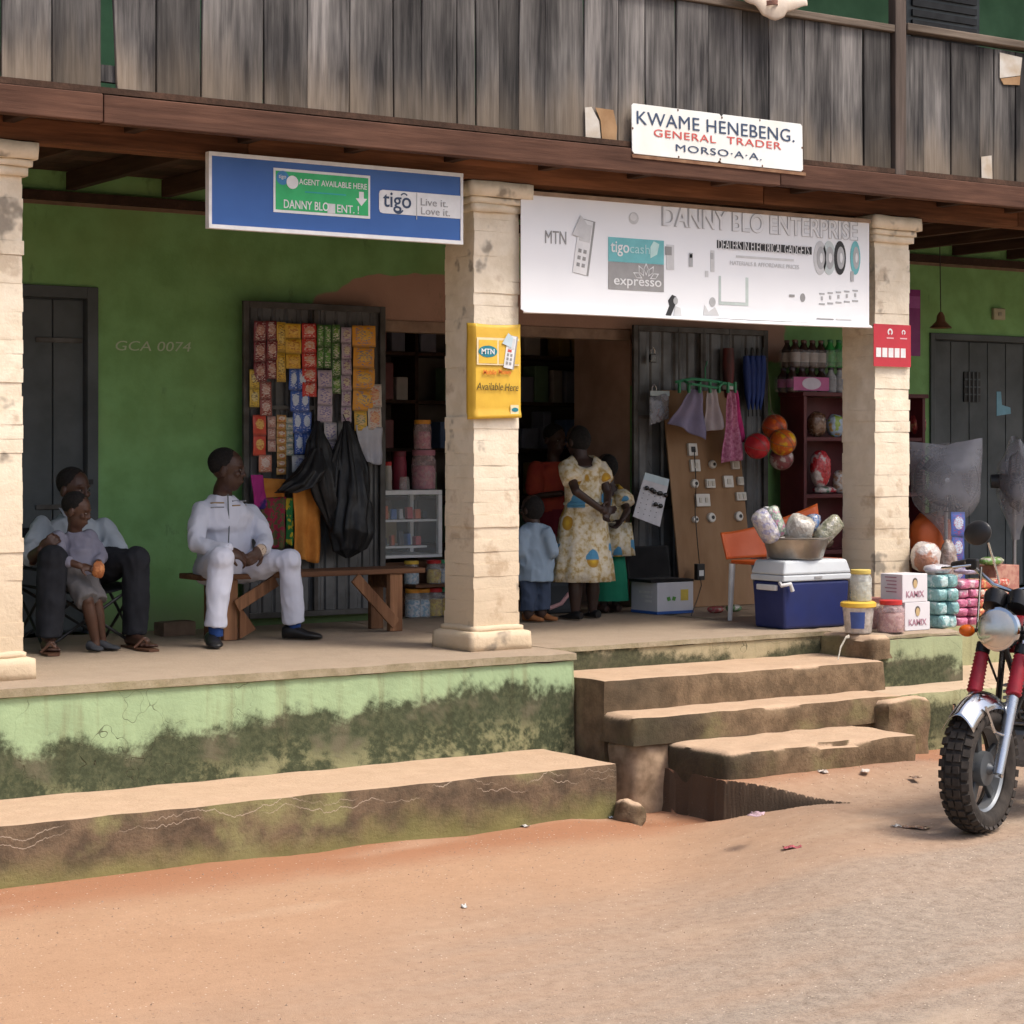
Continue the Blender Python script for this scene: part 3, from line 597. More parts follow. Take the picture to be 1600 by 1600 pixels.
for e in edges:
    if isinstance(e, str): prev = None; continue
    if prev is not None:
        a, b = XY(prev, BY), XY(e, BY); cx = (a + b) / 2; hw = (b - a) / 2 - rng.uniform(0.001, 0.0045)
        j = [rng.uniform(-0.006, 0.006) for _ in range(4)]; top = BZ1 - 0.017 - BZ0; bt = rng.uniform(-0.004, 0.012); th = rng.uniform(0.017, 0.024); yo = rng.uniform(-0.006, 0.004)
        if prev == 174: j[0] = 0.03; bt = 0.035
        q = MB(); nz = 7
        def fn(u, v, s): return (-hw + 2 * hw * u + j[0] * (1 - v) * (u < 0.5) + j[1] * v * (u < 0.5) + j[2] * (1 - v) * (u > 0.5) - 0.0, s + 0.006 * (u - 0.5) ** 2 * 4 * j[3] * 100 * 0.3 + 0.004 * math.sin(3 * v + prev), bt + (top - bt) * v)
        nu = 3
        fr = [[fn(i / nu, k / nz, -th) for i in range(nu + 1)] for k in range(nz + 1)]; bk = [[fn(i / nu, k / nz, 0.0) for i in range(nu + 1)] for k in range(nz + 1)]
        vsx = [p for r_ in fr for p in r_] + [p for r_ in bk for p in r_]; N = (nu + 1) * (nz + 1); fs = []
        for k in range(nz):
            for i in range(nu):
                a0 = k * (nu + 1) + i; fs += [(a0, a0 + 1, a0 + nu + 2, a0 + nu + 1), (N + a0 + nu + 1, N + a0 + nu + 2, N + a0 + 1, N + a0)]
            fs += [(k * (nu + 1), (k + 1) * (nu + 1), N + (k + 1) * (nu + 1), N + k * (nu + 1)), (k * (nu + 1) + nu, N + k * (nu + 1) + nu, N + (k + 1) * (nu + 1) + nu, (k + 1) * (nu + 1) + nu)]
        for i in range(nu): fs += [(i, N + i, N + i + 1, i + 1), (nz * (nu + 1) + i, nz * (nu + 1) + i + 1, N + nz * (nu + 1) + i + 1, N + nz * (nu + 1) + i)]
        q.add(vsx, fs); o = q.build('board', BOARD, rail, bevel=0.003, seg=1); o.location = (cx - BO.x, BY + 0.028 + yo - BO.y, BZ0); boards.append((prev, o))
    prev = e
# scraps of old paper left on the boards
PAPER = mat('old paper', (0.55, 0.54, 0.51), (0.40, 0.33, 0.25), rough=0.9, scale=7)
TANP = mat('brown paper', (0.34, 0.215, 0.115), (0.24, 0.14, 0.07), rough=0.9, scale=7)
def scrap(pts, m, y=BY - 0.006):
    q = [(PY(px, py, y).x, PY(px, py, y).z) for px, py in pts]
    B().prism(q, y - 0.0015, y).build('paper_scrap', m, rail)
scrap([(915, 222), (914, 168), (924, 167), (936, 190), (939, 222)], PAPER); scrap([(941, 222), (938, 188), (930, 168), (958, 172), (964, 200), (962, 224)], TANP, BY - 0.0045)
scrap([(1534, 292), (1533, 245), (1549, 243), (1551, 291)], PAPER)
scrap([(1562, 82), (1597, 90), (1594, 118), (1562, 122)], PAPER); scrap([(1563, 123), (1594, 119), (1593, 133), (1568, 132)], TANP)

# ================================================================== SIGNS
WHITE = plain('white sign paint', (0.74, 0.75, 0.76), 0.4); BLUEP = mat('blue sign vinyl', (0.035, 0.115, 0.36), (0.028, 0.095, 0.31), rough=0.35, scale=2, bumpv=0.02)
NAVY = plain('navy enamel letters', (0.035, 0.06, 0.12), 0.4); REDL = plain('red enamel letters', (0.56, 0.10, 0.085), 0.4)
GREENV = plain('bright green sticker', (0.03, 0.42, 0.14), 0.4); GREYL = plain('grey print', (0.42, 0.43, 0.44), 0.5); LGREY = plain('pale grey print', (0.60, 0.61, 0.62), 0.5)
BLACKP = plain('black print', (0.03, 0.03, 0.032), 0.5); TEAL = plain('teal print', (0.16, 0.47, 0.50), 0.45); MIDGREY = plain('mid grey print', (0.30, 0.30, 0.30), 0.5)
TEALD = plain('dark teal print', (0.02, 0.20, 0.26), 0.45); YELP = plain('yellow poster print', (0.74, 0.47, 0.06), 0.4); PALEY = plain('pale yellow print', (0.80, 0.66, 0.40), 0.4)
class Sign:
    def __init__(s, name, label, cat, px, py, Y):
        x0, x1 = XY(px[0], Y), XY(px[1], Y); cx = (px[0] + px[1]) / 2
        z0, z1 = ZY(cx, py[0], Y), ZY(cx, py[1], Y); z0, z1 = min(z0, z1), max(z0, z1)
        s.Y = Y; s.c = Vector(((x0 + x1) / 2, Y, z0)); s.w, s.h = x1 - x0, z1 - z0; s.o = thing(name, label, cat, s.c)
    def L(s, px, py): p = PY(px, py, s.Y) - s.c; return p.x, p.z
    def box(s, px0, py0, px1, py1):                           # upright rectangle that fits the photo's corners
        a = s.L(px0, py0); b = s.L(px1, py1); return rect(min(a[0], b[0]), max(a[0], b[0]), min(a[1], b[1]), max(a[1], b[1]))
    def flat(s, name, m, poly, lay=1): return MB().prism(poly, -0.0015 * lay - 0.001, -0.0015 * lay + 0.0004).build(name, m, s.o)
    def text(s, t, px, py, size, m, lay=2, wpx=None, **k):
        x, z = s.L(px, py); wd = None
        if wpx: wd = s.L(px + wpx / 2, py)[0] - s.L(px - wpx / 2, py)[0]
        return text(t, size, m, s.o, x, -0.0015 * lay - 0.0012, z, width=wd, **k)

# --- blue phone credit sign
S = Sign('shop_sign', 'long blue shop sign with a green sticker and white logo panel under the beam', 'sign', (327, 722), (368, 255), 9.625)
MB().box(-S.w / 2, S.w / 2, 0.0006, 0.035, 0, S.h).build('panel', BLUEP, S.o)
fm = MB()
for a in ((-S.w / 2 - .004, S.w / 2 + .004, S.h - .016, S.h + .004), (-S.w / 2 - .004, S.w / 2 + .004, -.004, .016)): fm.box(a[0], a[1], -0.006, 0.037, a[2], a[3])
for a in (-S.w / 2 - .004, S.w / 2 - .012): fm.box(a, a + .016, -0.005, 0.036, .0165, S.h - .0165)
fm.build('frame', WHITE, S.o)
a = S.box(427, 262, 578, 342); x0, z0, x1, z1 = a[0][0], a[0][1], a[2][0], a[2][1]
st = S.flat('sticker_border', WHITE, a, 1); S.flat('sticker', GREENV, rect(x0 + .012, x1 - .012, z0 + .014, z1 - .014), 2)
hw = x1 - x0; cz = (z0 + z1) / 2
S.text('AGENT AVAILABLE HERE', 520, 288, 0.042, WHITE, 3, wpx=106, bold=0.008)
S.text('DANNY BLO', 478, 321, 0.062, WHITE, 3, wpx=70, bold=0.008); S.text('ENT. !', 543, 327, 0.058, WHITE, 3, wpx=34, bold=0.008)
S.flat('smudge', LGREY, S.box(511, 318, 523, 334), 3)
S.flat('blue_print', plain('faded blue print', (0.03, 0.36, 0.36)), S.box(476, 299, 540, 306), 3)
c1 = S.L(441, 278); c2 = S.L(456, 285)
S.flat('badge', plain('badge blue', (0.05, 0.22, 0.45)), oval(c1[0], c1[1], .036, .036), 3); S.flat('badge', WHITE, oval(c2[0], c2[1], .034, .034), 4)
S.text('tigo', 440, 277, 0.028, WHITE, 5)
ax, az = S.L(564, 311); S.flat('arrow', WHITE, [(ax - .014, az + .037), (ax - .014, az + .002), (ax - .034, az + .002), (ax, az - .037), (ax + .034, az + .002), (ax + .014, az + .002), (ax + .014, az + .037)], 3)
a = S.box(592, 296, 719, 342); x0, z0, x1, z1 = a[0][0], a[0][1], a[2][0] + .004, a[2][1]; rr = 0.022
S.flat('logo_panel', WHITE, [(x1, z0), (x1, z1), (x0 + rr, z1), (x0 + .006, z1 - .006), (x0, z1 - rr), (x0, z0 + rr), (x0 + .006, z0 + .006), (x0 + rr, z0)], 1)
S.text('tigo', 620, 317, 0.118, NAVY, 2, wpx=44, bold=0.008)
def arc(cx, cz, r, a0, a1, t, n=12):
    o = [(cx + r * math.cos(a0 + (a1 - a0) * k / n), cz + r * math.sin(a0 + (a1 - a0) * k / n)) for k in range(n + 1)]
    return o + [(cx + (r - t) * math.cos(a0 + (a1 - a0) * k / n), cz + (r - t) * math.sin(a0 + (a1 - a0) * k / n)) for k in range(n, -1, -1)]
cx, cz = S.L(631, 304); S.flat('logo_arc', NAVY, arc(cx, cz - .018, .026, R(35), R(145), .007), 2)
cx, cz = S.L(622, 328); S.flat('logo_arc', NAVY, arc(cx, cz + .012, .034, R(205), R(335), .009), 2)
S.flat('divider', GREYL, S.box(650, 301, 651.2, 343), 2)
S.text('Live it.', 678, 317, 0.056, MIDGREY, 2, wpx=42); S.text('Love it.', 680, 331, 0.056, MIDGREY, 2, wpx=45)

# --- white banner over the shop opening
S = Sign('banner', 'wide white vinyl banner with grey and teal shop print between two pillars', 'banner', (814, 1358), (499, 326), 9.70)
BAN = mat('white banner vinyl', (0.80, 0.82, 0.85), (0.76, 0.78, 0.81), rough=0.35, scale=1.5, bumpv=0.1, bscale=6)
MB().box(-S.w / 2, S.w / 2, 0.0, 0.004, 0.012, S.h).build('panel', BAN, S.o)
MB().sheet(lambda u, v: (-S.w / 2 + S.w * u, -0.028 * math.sin(v * 2.2) - 0.004 * math.sin(u * 19), 0.012 - 0.022 * v + 0.004 * math.sin(u * 7)), 40, 5).build('curled_hem', BAN, S.o, smooth=True, solid=0.002)
MB().box(-S.w / 2 - .005, S.w / 2 + .005, -0.012, 0.03, S.h, S.h + 0.022).build('batten', mat('tan batten', (0.36, 0.25, 0.17), rough=0.7), S.o)
S.text('MTN', 868, 371, 0.105, MIDGREY, 1, wpx=33)
def rot_poly(poly, cx, cz, a):
    return [(cx + x * math.cos(a) - z * math.sin(a), cz + x * math.sin(a) + z * math.cos(a)) for x, z in poly]
def phone_print(S, px, py, k, keys=MIDGREY, lay=1, red=None):
    cx, cz = S.L(px, py); a = R(-9)
    S.flat('phone_print', MIDGREY, rot_poly(rect(-.05 * k, .05 * k, -.15 * k, .15 * k), cx + .008 * k, cz, a), lay)
    S.flat('phone_print', WHITE, rot_poly(rect(-.046 * k, .046 * k, -.147 * k, .147 * k), cx - .003 * k, cz, a), lay + 1)
    S.flat('phone_screen', LGREY, rot_poly(rect(-.034 * k, .036 * k, .03 * k, .125 * k), cx, cz, a), lay + 2)
    for i in range(2):
        for j in range(3): S.flat('phone_key', keys, rot_poly(rect(-.030 * k + i * .034 * k, -.010 * k + i * .034 * k, -.11 * k + j * .038 * k, -.09 * k + j * .038 * k), cx, cz, a), lay + 2)
    S.flat('note_print', LGREY, rot_poly([(-.085 * k, .05 * k), (.0, .045 * k), (.01 * k, .12 * k), (-.045 * k, .165 * k)], cx, cz, a), lay + 3)
    if red: S.flat('phone_mark', red, rot_poly(rect(-.03 * k, .012 * k, -.002 * k, .022 * k), cx, cz, a), lay + 3)
phone_print(S, 911, 386, 1.05)
a = S.box(950, 370, 1037, 410); x0, zt, x1 = a[0][0], a[2][1], a[2][0]; zb = S.L(993, 454)[1]; zm = S.L(993, 411)[1]
S.flat('teal_panel', TEAL, rect(x0, x1, zm, zt), 1); S.flat('grey_panel', MIDGREY, rect(x0, x1, zb, zm - .001), 1)
S.text('tigo', 968, 389, 0.095, WHITE, 2, wpx=29, bold=0.01); S.text('cash', 999, 389, 0.078, plain('pale teal print', (0.42, 0.66, 0.68)), 2, wpx=31)
cx, cz = S.L(1022, 392); S.flat('leaf_print', plain('mint print', (0.50, 0.72, 0.70)), [(cx - .03, cz - .045), (cx + .02, cz - .02), (cx + .035, cz + .04), (cx - .005, cz + .055), (cx - .03, cz + .02)], 2)
S.text('expresso', 996, 444, 0.078, WHITE, 2, wpx=74, bold=0.006)
cx, cz = S.L(1009, 431)
for k in range(-2, 3):
    a_ = R(90 - 32 * k); S.flat('petal', WHITE, [(cx + math.cos(a_ + d) * r, cz - .03 + math.sin(a_ + d) * r) for d, r in ((0, .03), (.25, .07), (0, .105), (-.25, .07))], 2)
    S.flat('petal', MIDGREY, [(cx + math.cos(a_ + d) * r, cz - .03 + math.sin(a_ + d) * r) for d, r in ((0, .042), (.2, .07), (0, .092), (-.2, .07))], 3)
# outlined white name across the top
S.text('DANNY BLO ENTERPRISE', 1192, 350, 0.155, plain('outline grey', (0.45, 0.46, 0.48)), 1, wpx=306, bold=0.030)
S.text('DANNY BLO ENTERPRISE', 1192, 350, 0.155, plain('banner white print', (0.80, 0.82, 0.85)), 2.6, wpx=302, bold=0.013)
S.flat('text_bar', BLACKP, S.box(1120, 375, 1268, 398), 1); S.text('DEALERS IN ELECTRICAL GADGETS', 1194, 387, 0.085, WHITE, 2, wpx=142, bold=0.0)
S.text('MATERIALS & AFFORDABLE PRICES', 1195, 414, 0.036, LGREY, 1, wpx=108); S.flat('print_line', LGREY, S.box(1150, 402.5, 1240, 405), 1)
for px, rx, m_ in ((1281, .052, LGREY), (1295, .055, plain('fan print', (0.55, 0.62, 0.62))), (1312, .050, BLACKP), (1336, .042, TEAL)):
    cx, cz = S.L(px, 403); S.flat('fan_print', m_, oval(cx, cz, rx, .105), 1 + 0.1 * (px % 7)); S.flat('fan_print', GREYL, oval(cx + .006, cz, rx * .62, .07), 2)
    S.flat('fan_hub', WHITE, oval(cx + .008, cz, rx * .25, .03), 3)
cx, cz = S.L(990, 341); S.flat('round_print', LGREY, oval(cx, cz, .035, .035), 1); S.flat('round_print', WHITE, oval(cx - .004, cz + .006, .024, .022), 2)
for px, py, wp, hp, m_ in ((1047, 402, 12, 40, LGREY), (1044, 392, 10, 14, MIDGREY), (1079, 406, 6, 22, GREYL), (1079, 400, 4, 6, MIDGREY), (1113, 408, 6, 34, LGREY), (1112, 400, 4, 10, GREYL), (1104, 428, 5, 10, LGREY), (1331, 432, 5, 16, GREYL), (1237, 462, 8, 4, MIDGREY)):
    S.flat('product_print', m_, S.box(px - wp / 2, py - hp / 2, px + wp / 2, py + hp / 2), 1 if m_ is LGREY else 2)
cx, cz = S.L(1254, 465); S.flat('product_print', MIDGREY, oval(cx, cz, .02, .026), 1)
S.flat('product_box', plain('pale mint print', (0.52, 0.60, 0.58)), S.box(1123, 431, 1169, 478), 1); S.flat('product_box', BAN, S.box(1126, 431, 1164, 473), 2)
for k in range(5):
    px = 1284 + k * 13; py = 468 - k * 1.2
    for dy, hp, wp in ((-9, 3, 8), (-2, 6, 3), (7, 3, 9)): S.flat('switch_print', GREYL, S.box(px - wp / 2, py + dy - hp / 2, px + wp / 2, py + dy + hp / 2), 1)
S.flat('print_line', MIDGREY, S.box(1276, 497, 1302, 500), 1); S.flat('print_line', LGREY, S.box(1306, 498, 1330, 501), 1)
# the two printed figures along the lower edge: hair, face and arm as flat shapes
cx, cz = S.L(1052, 478)
S.flat('figure_print', BLACKP, [(cx - .06, cz - .06), (cx - .03, cz + .0), (cx - .04, cz + .03), (cx - .01, cz + .065), (cx + .02, cz + .055), (cx + .02, cz + .02), (cx + .0, cz - .02), (cx - .02, cz - .06)], 1)
S.flat('figure_print', GREYL, oval(cx + .015, cz + .03, .017, .022, 12), 2); S.flat('figure_print', LGREY, [(cx + .0, cz - .06), (cx + .01, cz + .0), (cx + .05, cz - .01), (cx + .06, cz - .06)], 2)
cx, cz = S.L(1113, 485); S.flat('figure_print', LGREY, [(cx - .07, cz - .03), (cx - .06, cz + .03), (cx - .03, cz - .01), (cx + .02, cz + .02), (cx + .05, cz - .03)], 1); S.flat('figure_print', GREYL, oval(cx + .0, cz + .05, .024, .028, 12), 1)

# --- enamel name board on the balcony
S = Sign('name_board', 'white enamel name board with blue and red capitals on the plank balcony', 'sign', (988, 1255), (254, 177), 9.378)
hw, h = S.w / 2, S.h
pts = [(-hw + .012, 0), (-.02, 0), (-.005, .014), (.012, 0), (hw - .015, 0), (hw, .012), (hw, h - .012), (hw - .012, h), (.03, h), (.015, h - .016), (0.002, h), (-hw + .014, h), (-hw, h - .012), (-hw, .014)]
ENAM = mat('chipped white enamel', (0.72, 0.75, 0.76), (0.66, 0.66, 0.61), rough=0.25, scale=3, bumpv=0.03)
S.o.rotation_euler = (R(-2.0), R(0.35), 0)
MB().prism(pts, 0.0, 0.006).build('plate', ENAM, S.o, bevel=0.0015, seg=1)
S.text('KWAME HENEBENG.', 1122, 198, 0.106, NAVY, 1, wpx=246, bold=0.0, space=1.05)
S.text('GENERAL', 1071, 213, 0.060, REDL, 1, wpx=97, bold=0.003, space=1.1); S.text('TRADER', 1179, 223, 0.060, REDL, 1, wpx=85, bold=0.003, space=1.1)
S.text('MORSO\u00b7A\u00b7A.', 1124, 238, 0.056, NAVY, 1, wpx=134, bold=0.0, space=1.1)
RUST = mat('rust', (0.16, 0.06, 0.025), (0.05, 0.025, 0.015), rough=0.9, scale=40)
for x, z in ((-hw + .005, h * .5), (-hw * .48, h - .008), (hw * .48, h - .008), (-hw * .48, .008), (hw * .5, .008), (hw - .006, h * .5), (.0, .02), (.018, h - .02)):
    S.flat('rust_chip', RUST, oval(x, z, .005, .007, 8), 0.6)
MB().box(-hw, hw + .02, 0.0, 0.02, -0.022, -0.004).build('rust_ledge', mat('rust stained batten', (0.26, 0.15, 0.085), (0.15, 0.07, 0.04), rough=0.85), S.o)

# --- yellow poster wrapped on the middle pillar
S = Sign('poster', 'yellow vinyl poster with blue oval logo and phone wrapped on the middle pillar', 'poster', (741, 811), (654, 505), 9.722)
hw, h = S.w / 2, S.h
def pst(u, v):
    x = -hw - 0.055 + (2 * hw + 0.065) * u; b = max(0, -hw + 0.004 - x); y = 0.0
    if b > 0: y = b * 0.9; x = -hw + 0.004 - b * 0.35
    return (x, y - 0.004 * math.sin(v * 9 + u * 3) * (v > .75) - 0.008 * (v < .07), h * v + 0.012 * (u - .5) * (v < .1) - 0.01 * math.sin(u * 3) * (v > .93))
MB().sheet(pst, 22, 26).build('sheet', mat('yellow poster vinyl', (0.70, 0.45, 0.055), (0.60, 0.36, 0.04), rough=0.35, scale=6, bumpv=0.3, bscale=14), S.o, smooth=True, solid=0.0016)
def psf(n, m, poly, lay=1): return MB().prism(poly, -0.0065 - .0015 * lay, -0.0060 - .0015 * lay).build(n, m, S.o)
psf('panel_print', PALEY, rect(-hw + .012, hw - .004, h * .56, h * .845)); psf('logo_square', YELP, rect(-hw + .024, -hw * .02, h * .575, h * .82), 2); psf('phone_square', YELP, rect(hw * .06, hw - .006, h * .575, h * .82), 2)
psf('logo_oval', TEALD, oval(-hw * .44, h * .70, .062, .032), 3); text('MTN', 0.042, WHITE, S.o, -hw * .44, -0.0118, h * .70, bold=.02, width=.085)
def pphone(k=0.62):
    cx, cz, a = hw * .55, h * .70, R(-9)
    for n, m_, pl_, ly in (('phone_print', MIDGREY, rect(-.05 * k + .008, .05 * k + .008, -.15 * k, .15 * k), 3), ('phone_print', WHITE, rect(-.05 * k, .046 * k, -.147 * k, .147 * k), 4), ('phone_screen', LGREY, rect(-.03 * k, .036 * k, .03 * k, .125 * k), 5), ('note_print', plain('pale blue print', (0.5, 0.62, 0.68)), [(-.10 * k, .06 * k), (.0, .04 * k), (.01 * k, .13 * k), (-.05 * k, .165 * k)], 6), ('phone_mark', REDL, rect(-.03 * k, .012 * k, -.002 * k, .022 * k), 5)):
        psf(n, m_, rot_poly(pl_, cx, cz, a), ly)
    for i in range(2):
        for j in range(3): psf('phone_key', MIDGREY, rot_poly(rect(-.032 * k + i * .036 * k, -.010 * k + i * .036 * k, -.115 * k + j * .038 * k, -.09 * k + j * .038 * k), cx, cz, a), 5)
pphone()
OP = plain('orange print', (0.70, 0.17, 0.03)); text('Mobile', 0.036, OP, S.o, -.052, -0.0105, h * .485, width=.085, bold=.01); text('Money', 0.036, OP, S.o, .048, -0.0105, h * .485, width=.085, bold=.01)
DO = plain('dark olive print', (0.07, 0.055, 0.02)); text('Available', 0.058, DO, S.o, -.052, -0.0105, h * .335, width=.175, shear=0.2); text('Here', 0.058, DO, S.o, .092, -0.0105, h * .33, width=.09, shear=0.2)
psf('badge_panel', PALEY, rect(hw * .58, hw - .008, h * .045, h * .145)); psf('badge', TEALD, oval(hw * .78, h * .095, .022, .012), 2)
# --- red notice on the right pillar
S = Sign('notice', 'small red printed notice with a row of white boxes on the right pillar', 'notice', (1365, 1423), (573, 507), 9.722)
hw, h = S.w / 2, S.h; REDN = mat('red notice print', (0.50, 0.035, 0.055), (0.42, 0.03, 0.045), rough=0.4, scale=5, bumpv=0.1)
MB().box(-hw, hw, -.001, .002, 0, h).build('sheet', REDN, S.o)
for k in range(5): S.flat('white_box', WHITE, rect(-hw + .02 + k * .053, -hw + .062 + k * .053, h * .22, h * .44), 1)
for x, r_ in ((-.02, .022), (hw * .6, .016)): S.flat('ring_print', WHITE, arc(x, h * .82, r_, R(-60), R(240), r_ * .45), 1); S.flat('print_line', plain('pink print', (0.7, 0.4, 0.42)), rect(x - .03, x + .03, h * .66, h * .69), 1)
# --- magenta poster on the wall, half hidden by the right pillar
S = Sign('wall_poster', 'magenta poster on the wall just behind the right pillar', 'poster', (1404, 1438), (556, 452), 11.995)
MB().box(-S.w / 2, S.w / 2, -.001, .002, 0, S.h).build('sheet', plain('magenta print', (0.22, 0.02, 0.17), 0.4), S.o); S.flat('print_band', plain('lilac print', (0.33, 0.08, 0.30)), rect(-S.w / 2 + .01, S.w / 2 - .005, S.h * .72, S.h * .9), 1)
S = Sign('socket_box', 'small cream wall box above the grey door on the right', 'wall box', (1549, 1567), (500, 482), 11.998)
MB().box(-S.w / 2, S.w / 2, -.03, .0, 0, S.h).build('cover', plain('cream plastic', (0.38, 0.36, 0.24)), S.o, bevel=.006); MB().box(-.02, .02, -.036, -.0302, S.h * .35, S.h * .65).build('rocker', plain('grey plastic', (0.28, 0.27, 0.2)), S.o, bevel=.003)
p = PY(1470, 512, 11.6); t = thing('pendant_lamp', 'brown lamp holder hanging on a cord left of the grey door', 'lamp', p)
MB().tube([(0, 0, .10), (-.012, 0, CZ - p.z)], .004, 6).build('cord', IRON, t); MB().lathe((0, 0, 0), [(.012, .12), (.03, .09), (.035, .05), (.07, .015), (.085, 0), (.08, -.004), (.06, .012), (.0, .03)], 18).build('shade', mat('brown enamel', (0.16, 0.07, 0.04), rough=0.5), t, smooth=True)
# --- cloth lying over the balcony rail
p = PY(1190, 6, 9.37); t = thing('draped_cloth', 'cream cloth bundled over the balcony rail above the name board', 'cloth', p)
CRM = mat('cream cloth', (0.62, 0.54, 0.45), (0.44, 0.36, 0.29), rough=0.85, scale=6, bumpv=0.3, bscale=25)
def cl(u, v):
    x = -.24 + .50 * u; K = ((0, -.02), (.22, .03), (.42, .085), (.56, .105), (.64, .09), (.72, .045), (1.0, .0)); d = 0
    for (a, p0), (b, p1) in zip(K, K[1:]):
        if a <= u <= b: d = p0 + (p1 - p0) * sstep(a, b, u)
    z = .10 - (d + .10) * v; y = -.03 - .045 * math.sin(v * 2.4) - .012 * math.cos(u * 16 + 2 * v) * v - .05 * (u - .3) * v * (u > .3)
    return (x, y, z)
MB().sheet(cl, 30, 12).build('front_fold', CRM, t, smooth=True, solid=.006)
MB().sheet(lambda u, v: (-.23 + .5 * u, -.03 + .16 * v, .10 + .03 * math.sin(u * 8) * v + .015), 24, 6).build('top_fold', CRM, t, smooth=True, solid=.006)
MB().sheet(lambda u, v: (-.04 + .10 * u, -.070 - .035 * math.sin(u * 3.1), -.03 + .03 * v + .015 * u), 10, 6).build('inner_fold', mat('brown lining', (0.20, 0.10, 0.075), rough=0.9), t, smooth=True, solid=.004)

# ================================================================== METAL DOOR LEAVES
def metal_leaf(px0, px1, pyt, Y, seedx):
    x0, x1 = XY(px0, Y), XY(px1, Y); z0, z1 = FZ + 0.05, ZY(px0, pyt, Y); q = B(); n = 90
    def fn(u, v):
        k = (u * 11) % 1.0; d = 0.012 if 0.1 < k < 0.42 else 0.0
        return (x0 + (x1 - x0) * u, Y + d, z0 + (z1 - z0) * v)
    q.sheet(fn, n, 1); o = q.build('metal_door', METALD, bld, solid=0.002)
    for a, b, c, d in ((x0 - .02, x0 + .02, z0, z1), (x1 - .02, x1 + .02, z0, z1), (x0 + .021, x1 - .021, z0, z0 + .035), (x0 + .021, x1 - .021, z1 - .04, z1), ((x0 + x1) / 2 - .015, (x0 + x1) / 2 + .015, z0 + .036, z1 - .041)):
        B().box(a, b, Y - .03, Y - .003, c, d).build('frame_bar', FRAMEM, o, bevel=.003)
    for f in (.33, .66):
        B().box(x0 + .021, (x0 + x1) / 2 - .016, Y - .028, Y - .004, z0 + (z1 - z0) * f, z0 + (z1 - z0) * f + .025).build('frame_bar', FRAMEM, o)
    return o
LY = 11.90
metal_leaf(382, 595, 470, LY, 0); ml = metal_leaf(990, 1193, 508, LY, 1)
for px in (1057, 1097, 1137): B().box(XY(px, LY) - .008, XY(px, LY) + .008, LY - .034, LY - .0305, FZ + .06, ZY(px, 514, LY)).build('frame_bar', FRAMEM, ml)

# ================================================================== SACHET STRIPS on the left leaf
SY = LY - 0.052
PILLOW = {}
def pillow(w, h, m, puff=0.010):
    key = (round(w, 3), round(h, 3), m.name)
    if key not in PILLOW:
        q = MB()
        f = lambda s: (lambda u, v: ((u - .5) * w, s * puff * (max(0, math.sin(math.pi * u)) * max(0, math.sin(math.pi * min(1, max(0, (v - .08) / .84))))) ** .6 + 0.0015 * math.sin(17 * u + 11 * v), (v - .5) * h))
        q.sheet(f(-1), 7, 7); q.sheet(lambda u, v: ((u - .5) * w, 0.003, (v - .5) * h), 1, 1); PILLOW[key] = q.mesh('sachet', m, True, 0)
    return PILLOW[key]
SG = 'sachet strips hung on the left metal door'
def strip(px0, px1, py0, py1, n, col, lab, ink, label, Y=SY, cols=1, drift=0.0, name='sachet_strip', group=SG, tilt=0.0):
    a, b = XY(px0, Y), XY(px1, Y); zt, zb = ZY(px0, py0, Y), ZY(px0, py1, Y); w_ = (b - a) / cols; h_ = (zt - zb) / n
    t = thing(name, label, 'sachets', ((a + b) / 2, Y, zt), 0, group)
    m = print_mat('foil %.2f %.2f %.2f %.3f' % (col[0], col[1], lab[1], w_), col, lab, ink, w_, h_)
    for i in range(n):
        for j in range(cols):
            put('sachet', pillow(w_ * .97, h_ * .99, m), t, (-(b - a) / 2 + w_ * (j + .5) + drift * i, rng.uniform(-.006, 0), -h_ * (i + .5)), (rng.uniform(-.05, .05), rng.uniform(-.03, .03) + tilt, rng.uniform(-.12, .12)))
    MB().tube([(0, 0.01, 0.0), (0, .02, .03)], .002, 5).build('string', IRON, t)
    return t
MAR, YEL, RED_, GRN, WPU, ORA, BLU = (.16, .012, .02), (.58, .36, .03), (.52, .03, .02), (.05, .17, .02), (.40, .34, .40), (.66, .30, .02), (.03, .10, .42)
W_, K_ = (.62, .58, .52), (.05, .02, .02)
strip(396, 416, 501, 597, 3, MAR, (.42, .20, .16), W_, 'strip of maroon sachets, leftmost in the top row on the metal door')
strip(416, 433, 501, 592, 3, (.18, .015, .02), (.45, .25, .2), W_, 'narrow strip of maroon sachets beside the yellow ones')
strip(406, 424, 596, 650, 2, (.25, .05, .04), (.48, .28, .24), W_, 'short faded maroon strip under the maroon sachets')
strip(432, 446, 503, 597, 2, YEL, (.68, .50, .12), K_, 'long narrow strip of yellow sachets right of the maroon ones')
strip(446, 470, 505, 576, 3, (.62, .38, .03), (.70, .45, .08), (.35, .08, .02), 'wide strip of yellow sachets above the blue ones')
strip(471, 495, 505, 620, 5, RED_, (.60, .28, .18), W_, 'strip of five red sachets in the top row')
strip(495, 517, 507, 575, 2, GRN, (.11, .30, .05), W_, 'wide pair of green sachets in the top row', cols=2)
strip(518, 532, 507, 615, 4, (.045, .14, .02), (.16, .30, .05), W_, 'narrow long strip of green sachets')
strip(533, 549, 511, 660, 6, WPU, (.52, .46, .32), (.16, .02, .16), 'strip of white and purple sachets beside the orange ones')
strip(550, 586, 508, 642, 4, ORA, (.72, .42, .05), (.10, .16, .30), 'strip of four large orange packets, top right of the metal door')
strip(554, 573, 642, 673, 1, (.66, .40, .05), (.60, .42, .2), (.05, .2, .1), 'single small orange packet under the large orange ones')
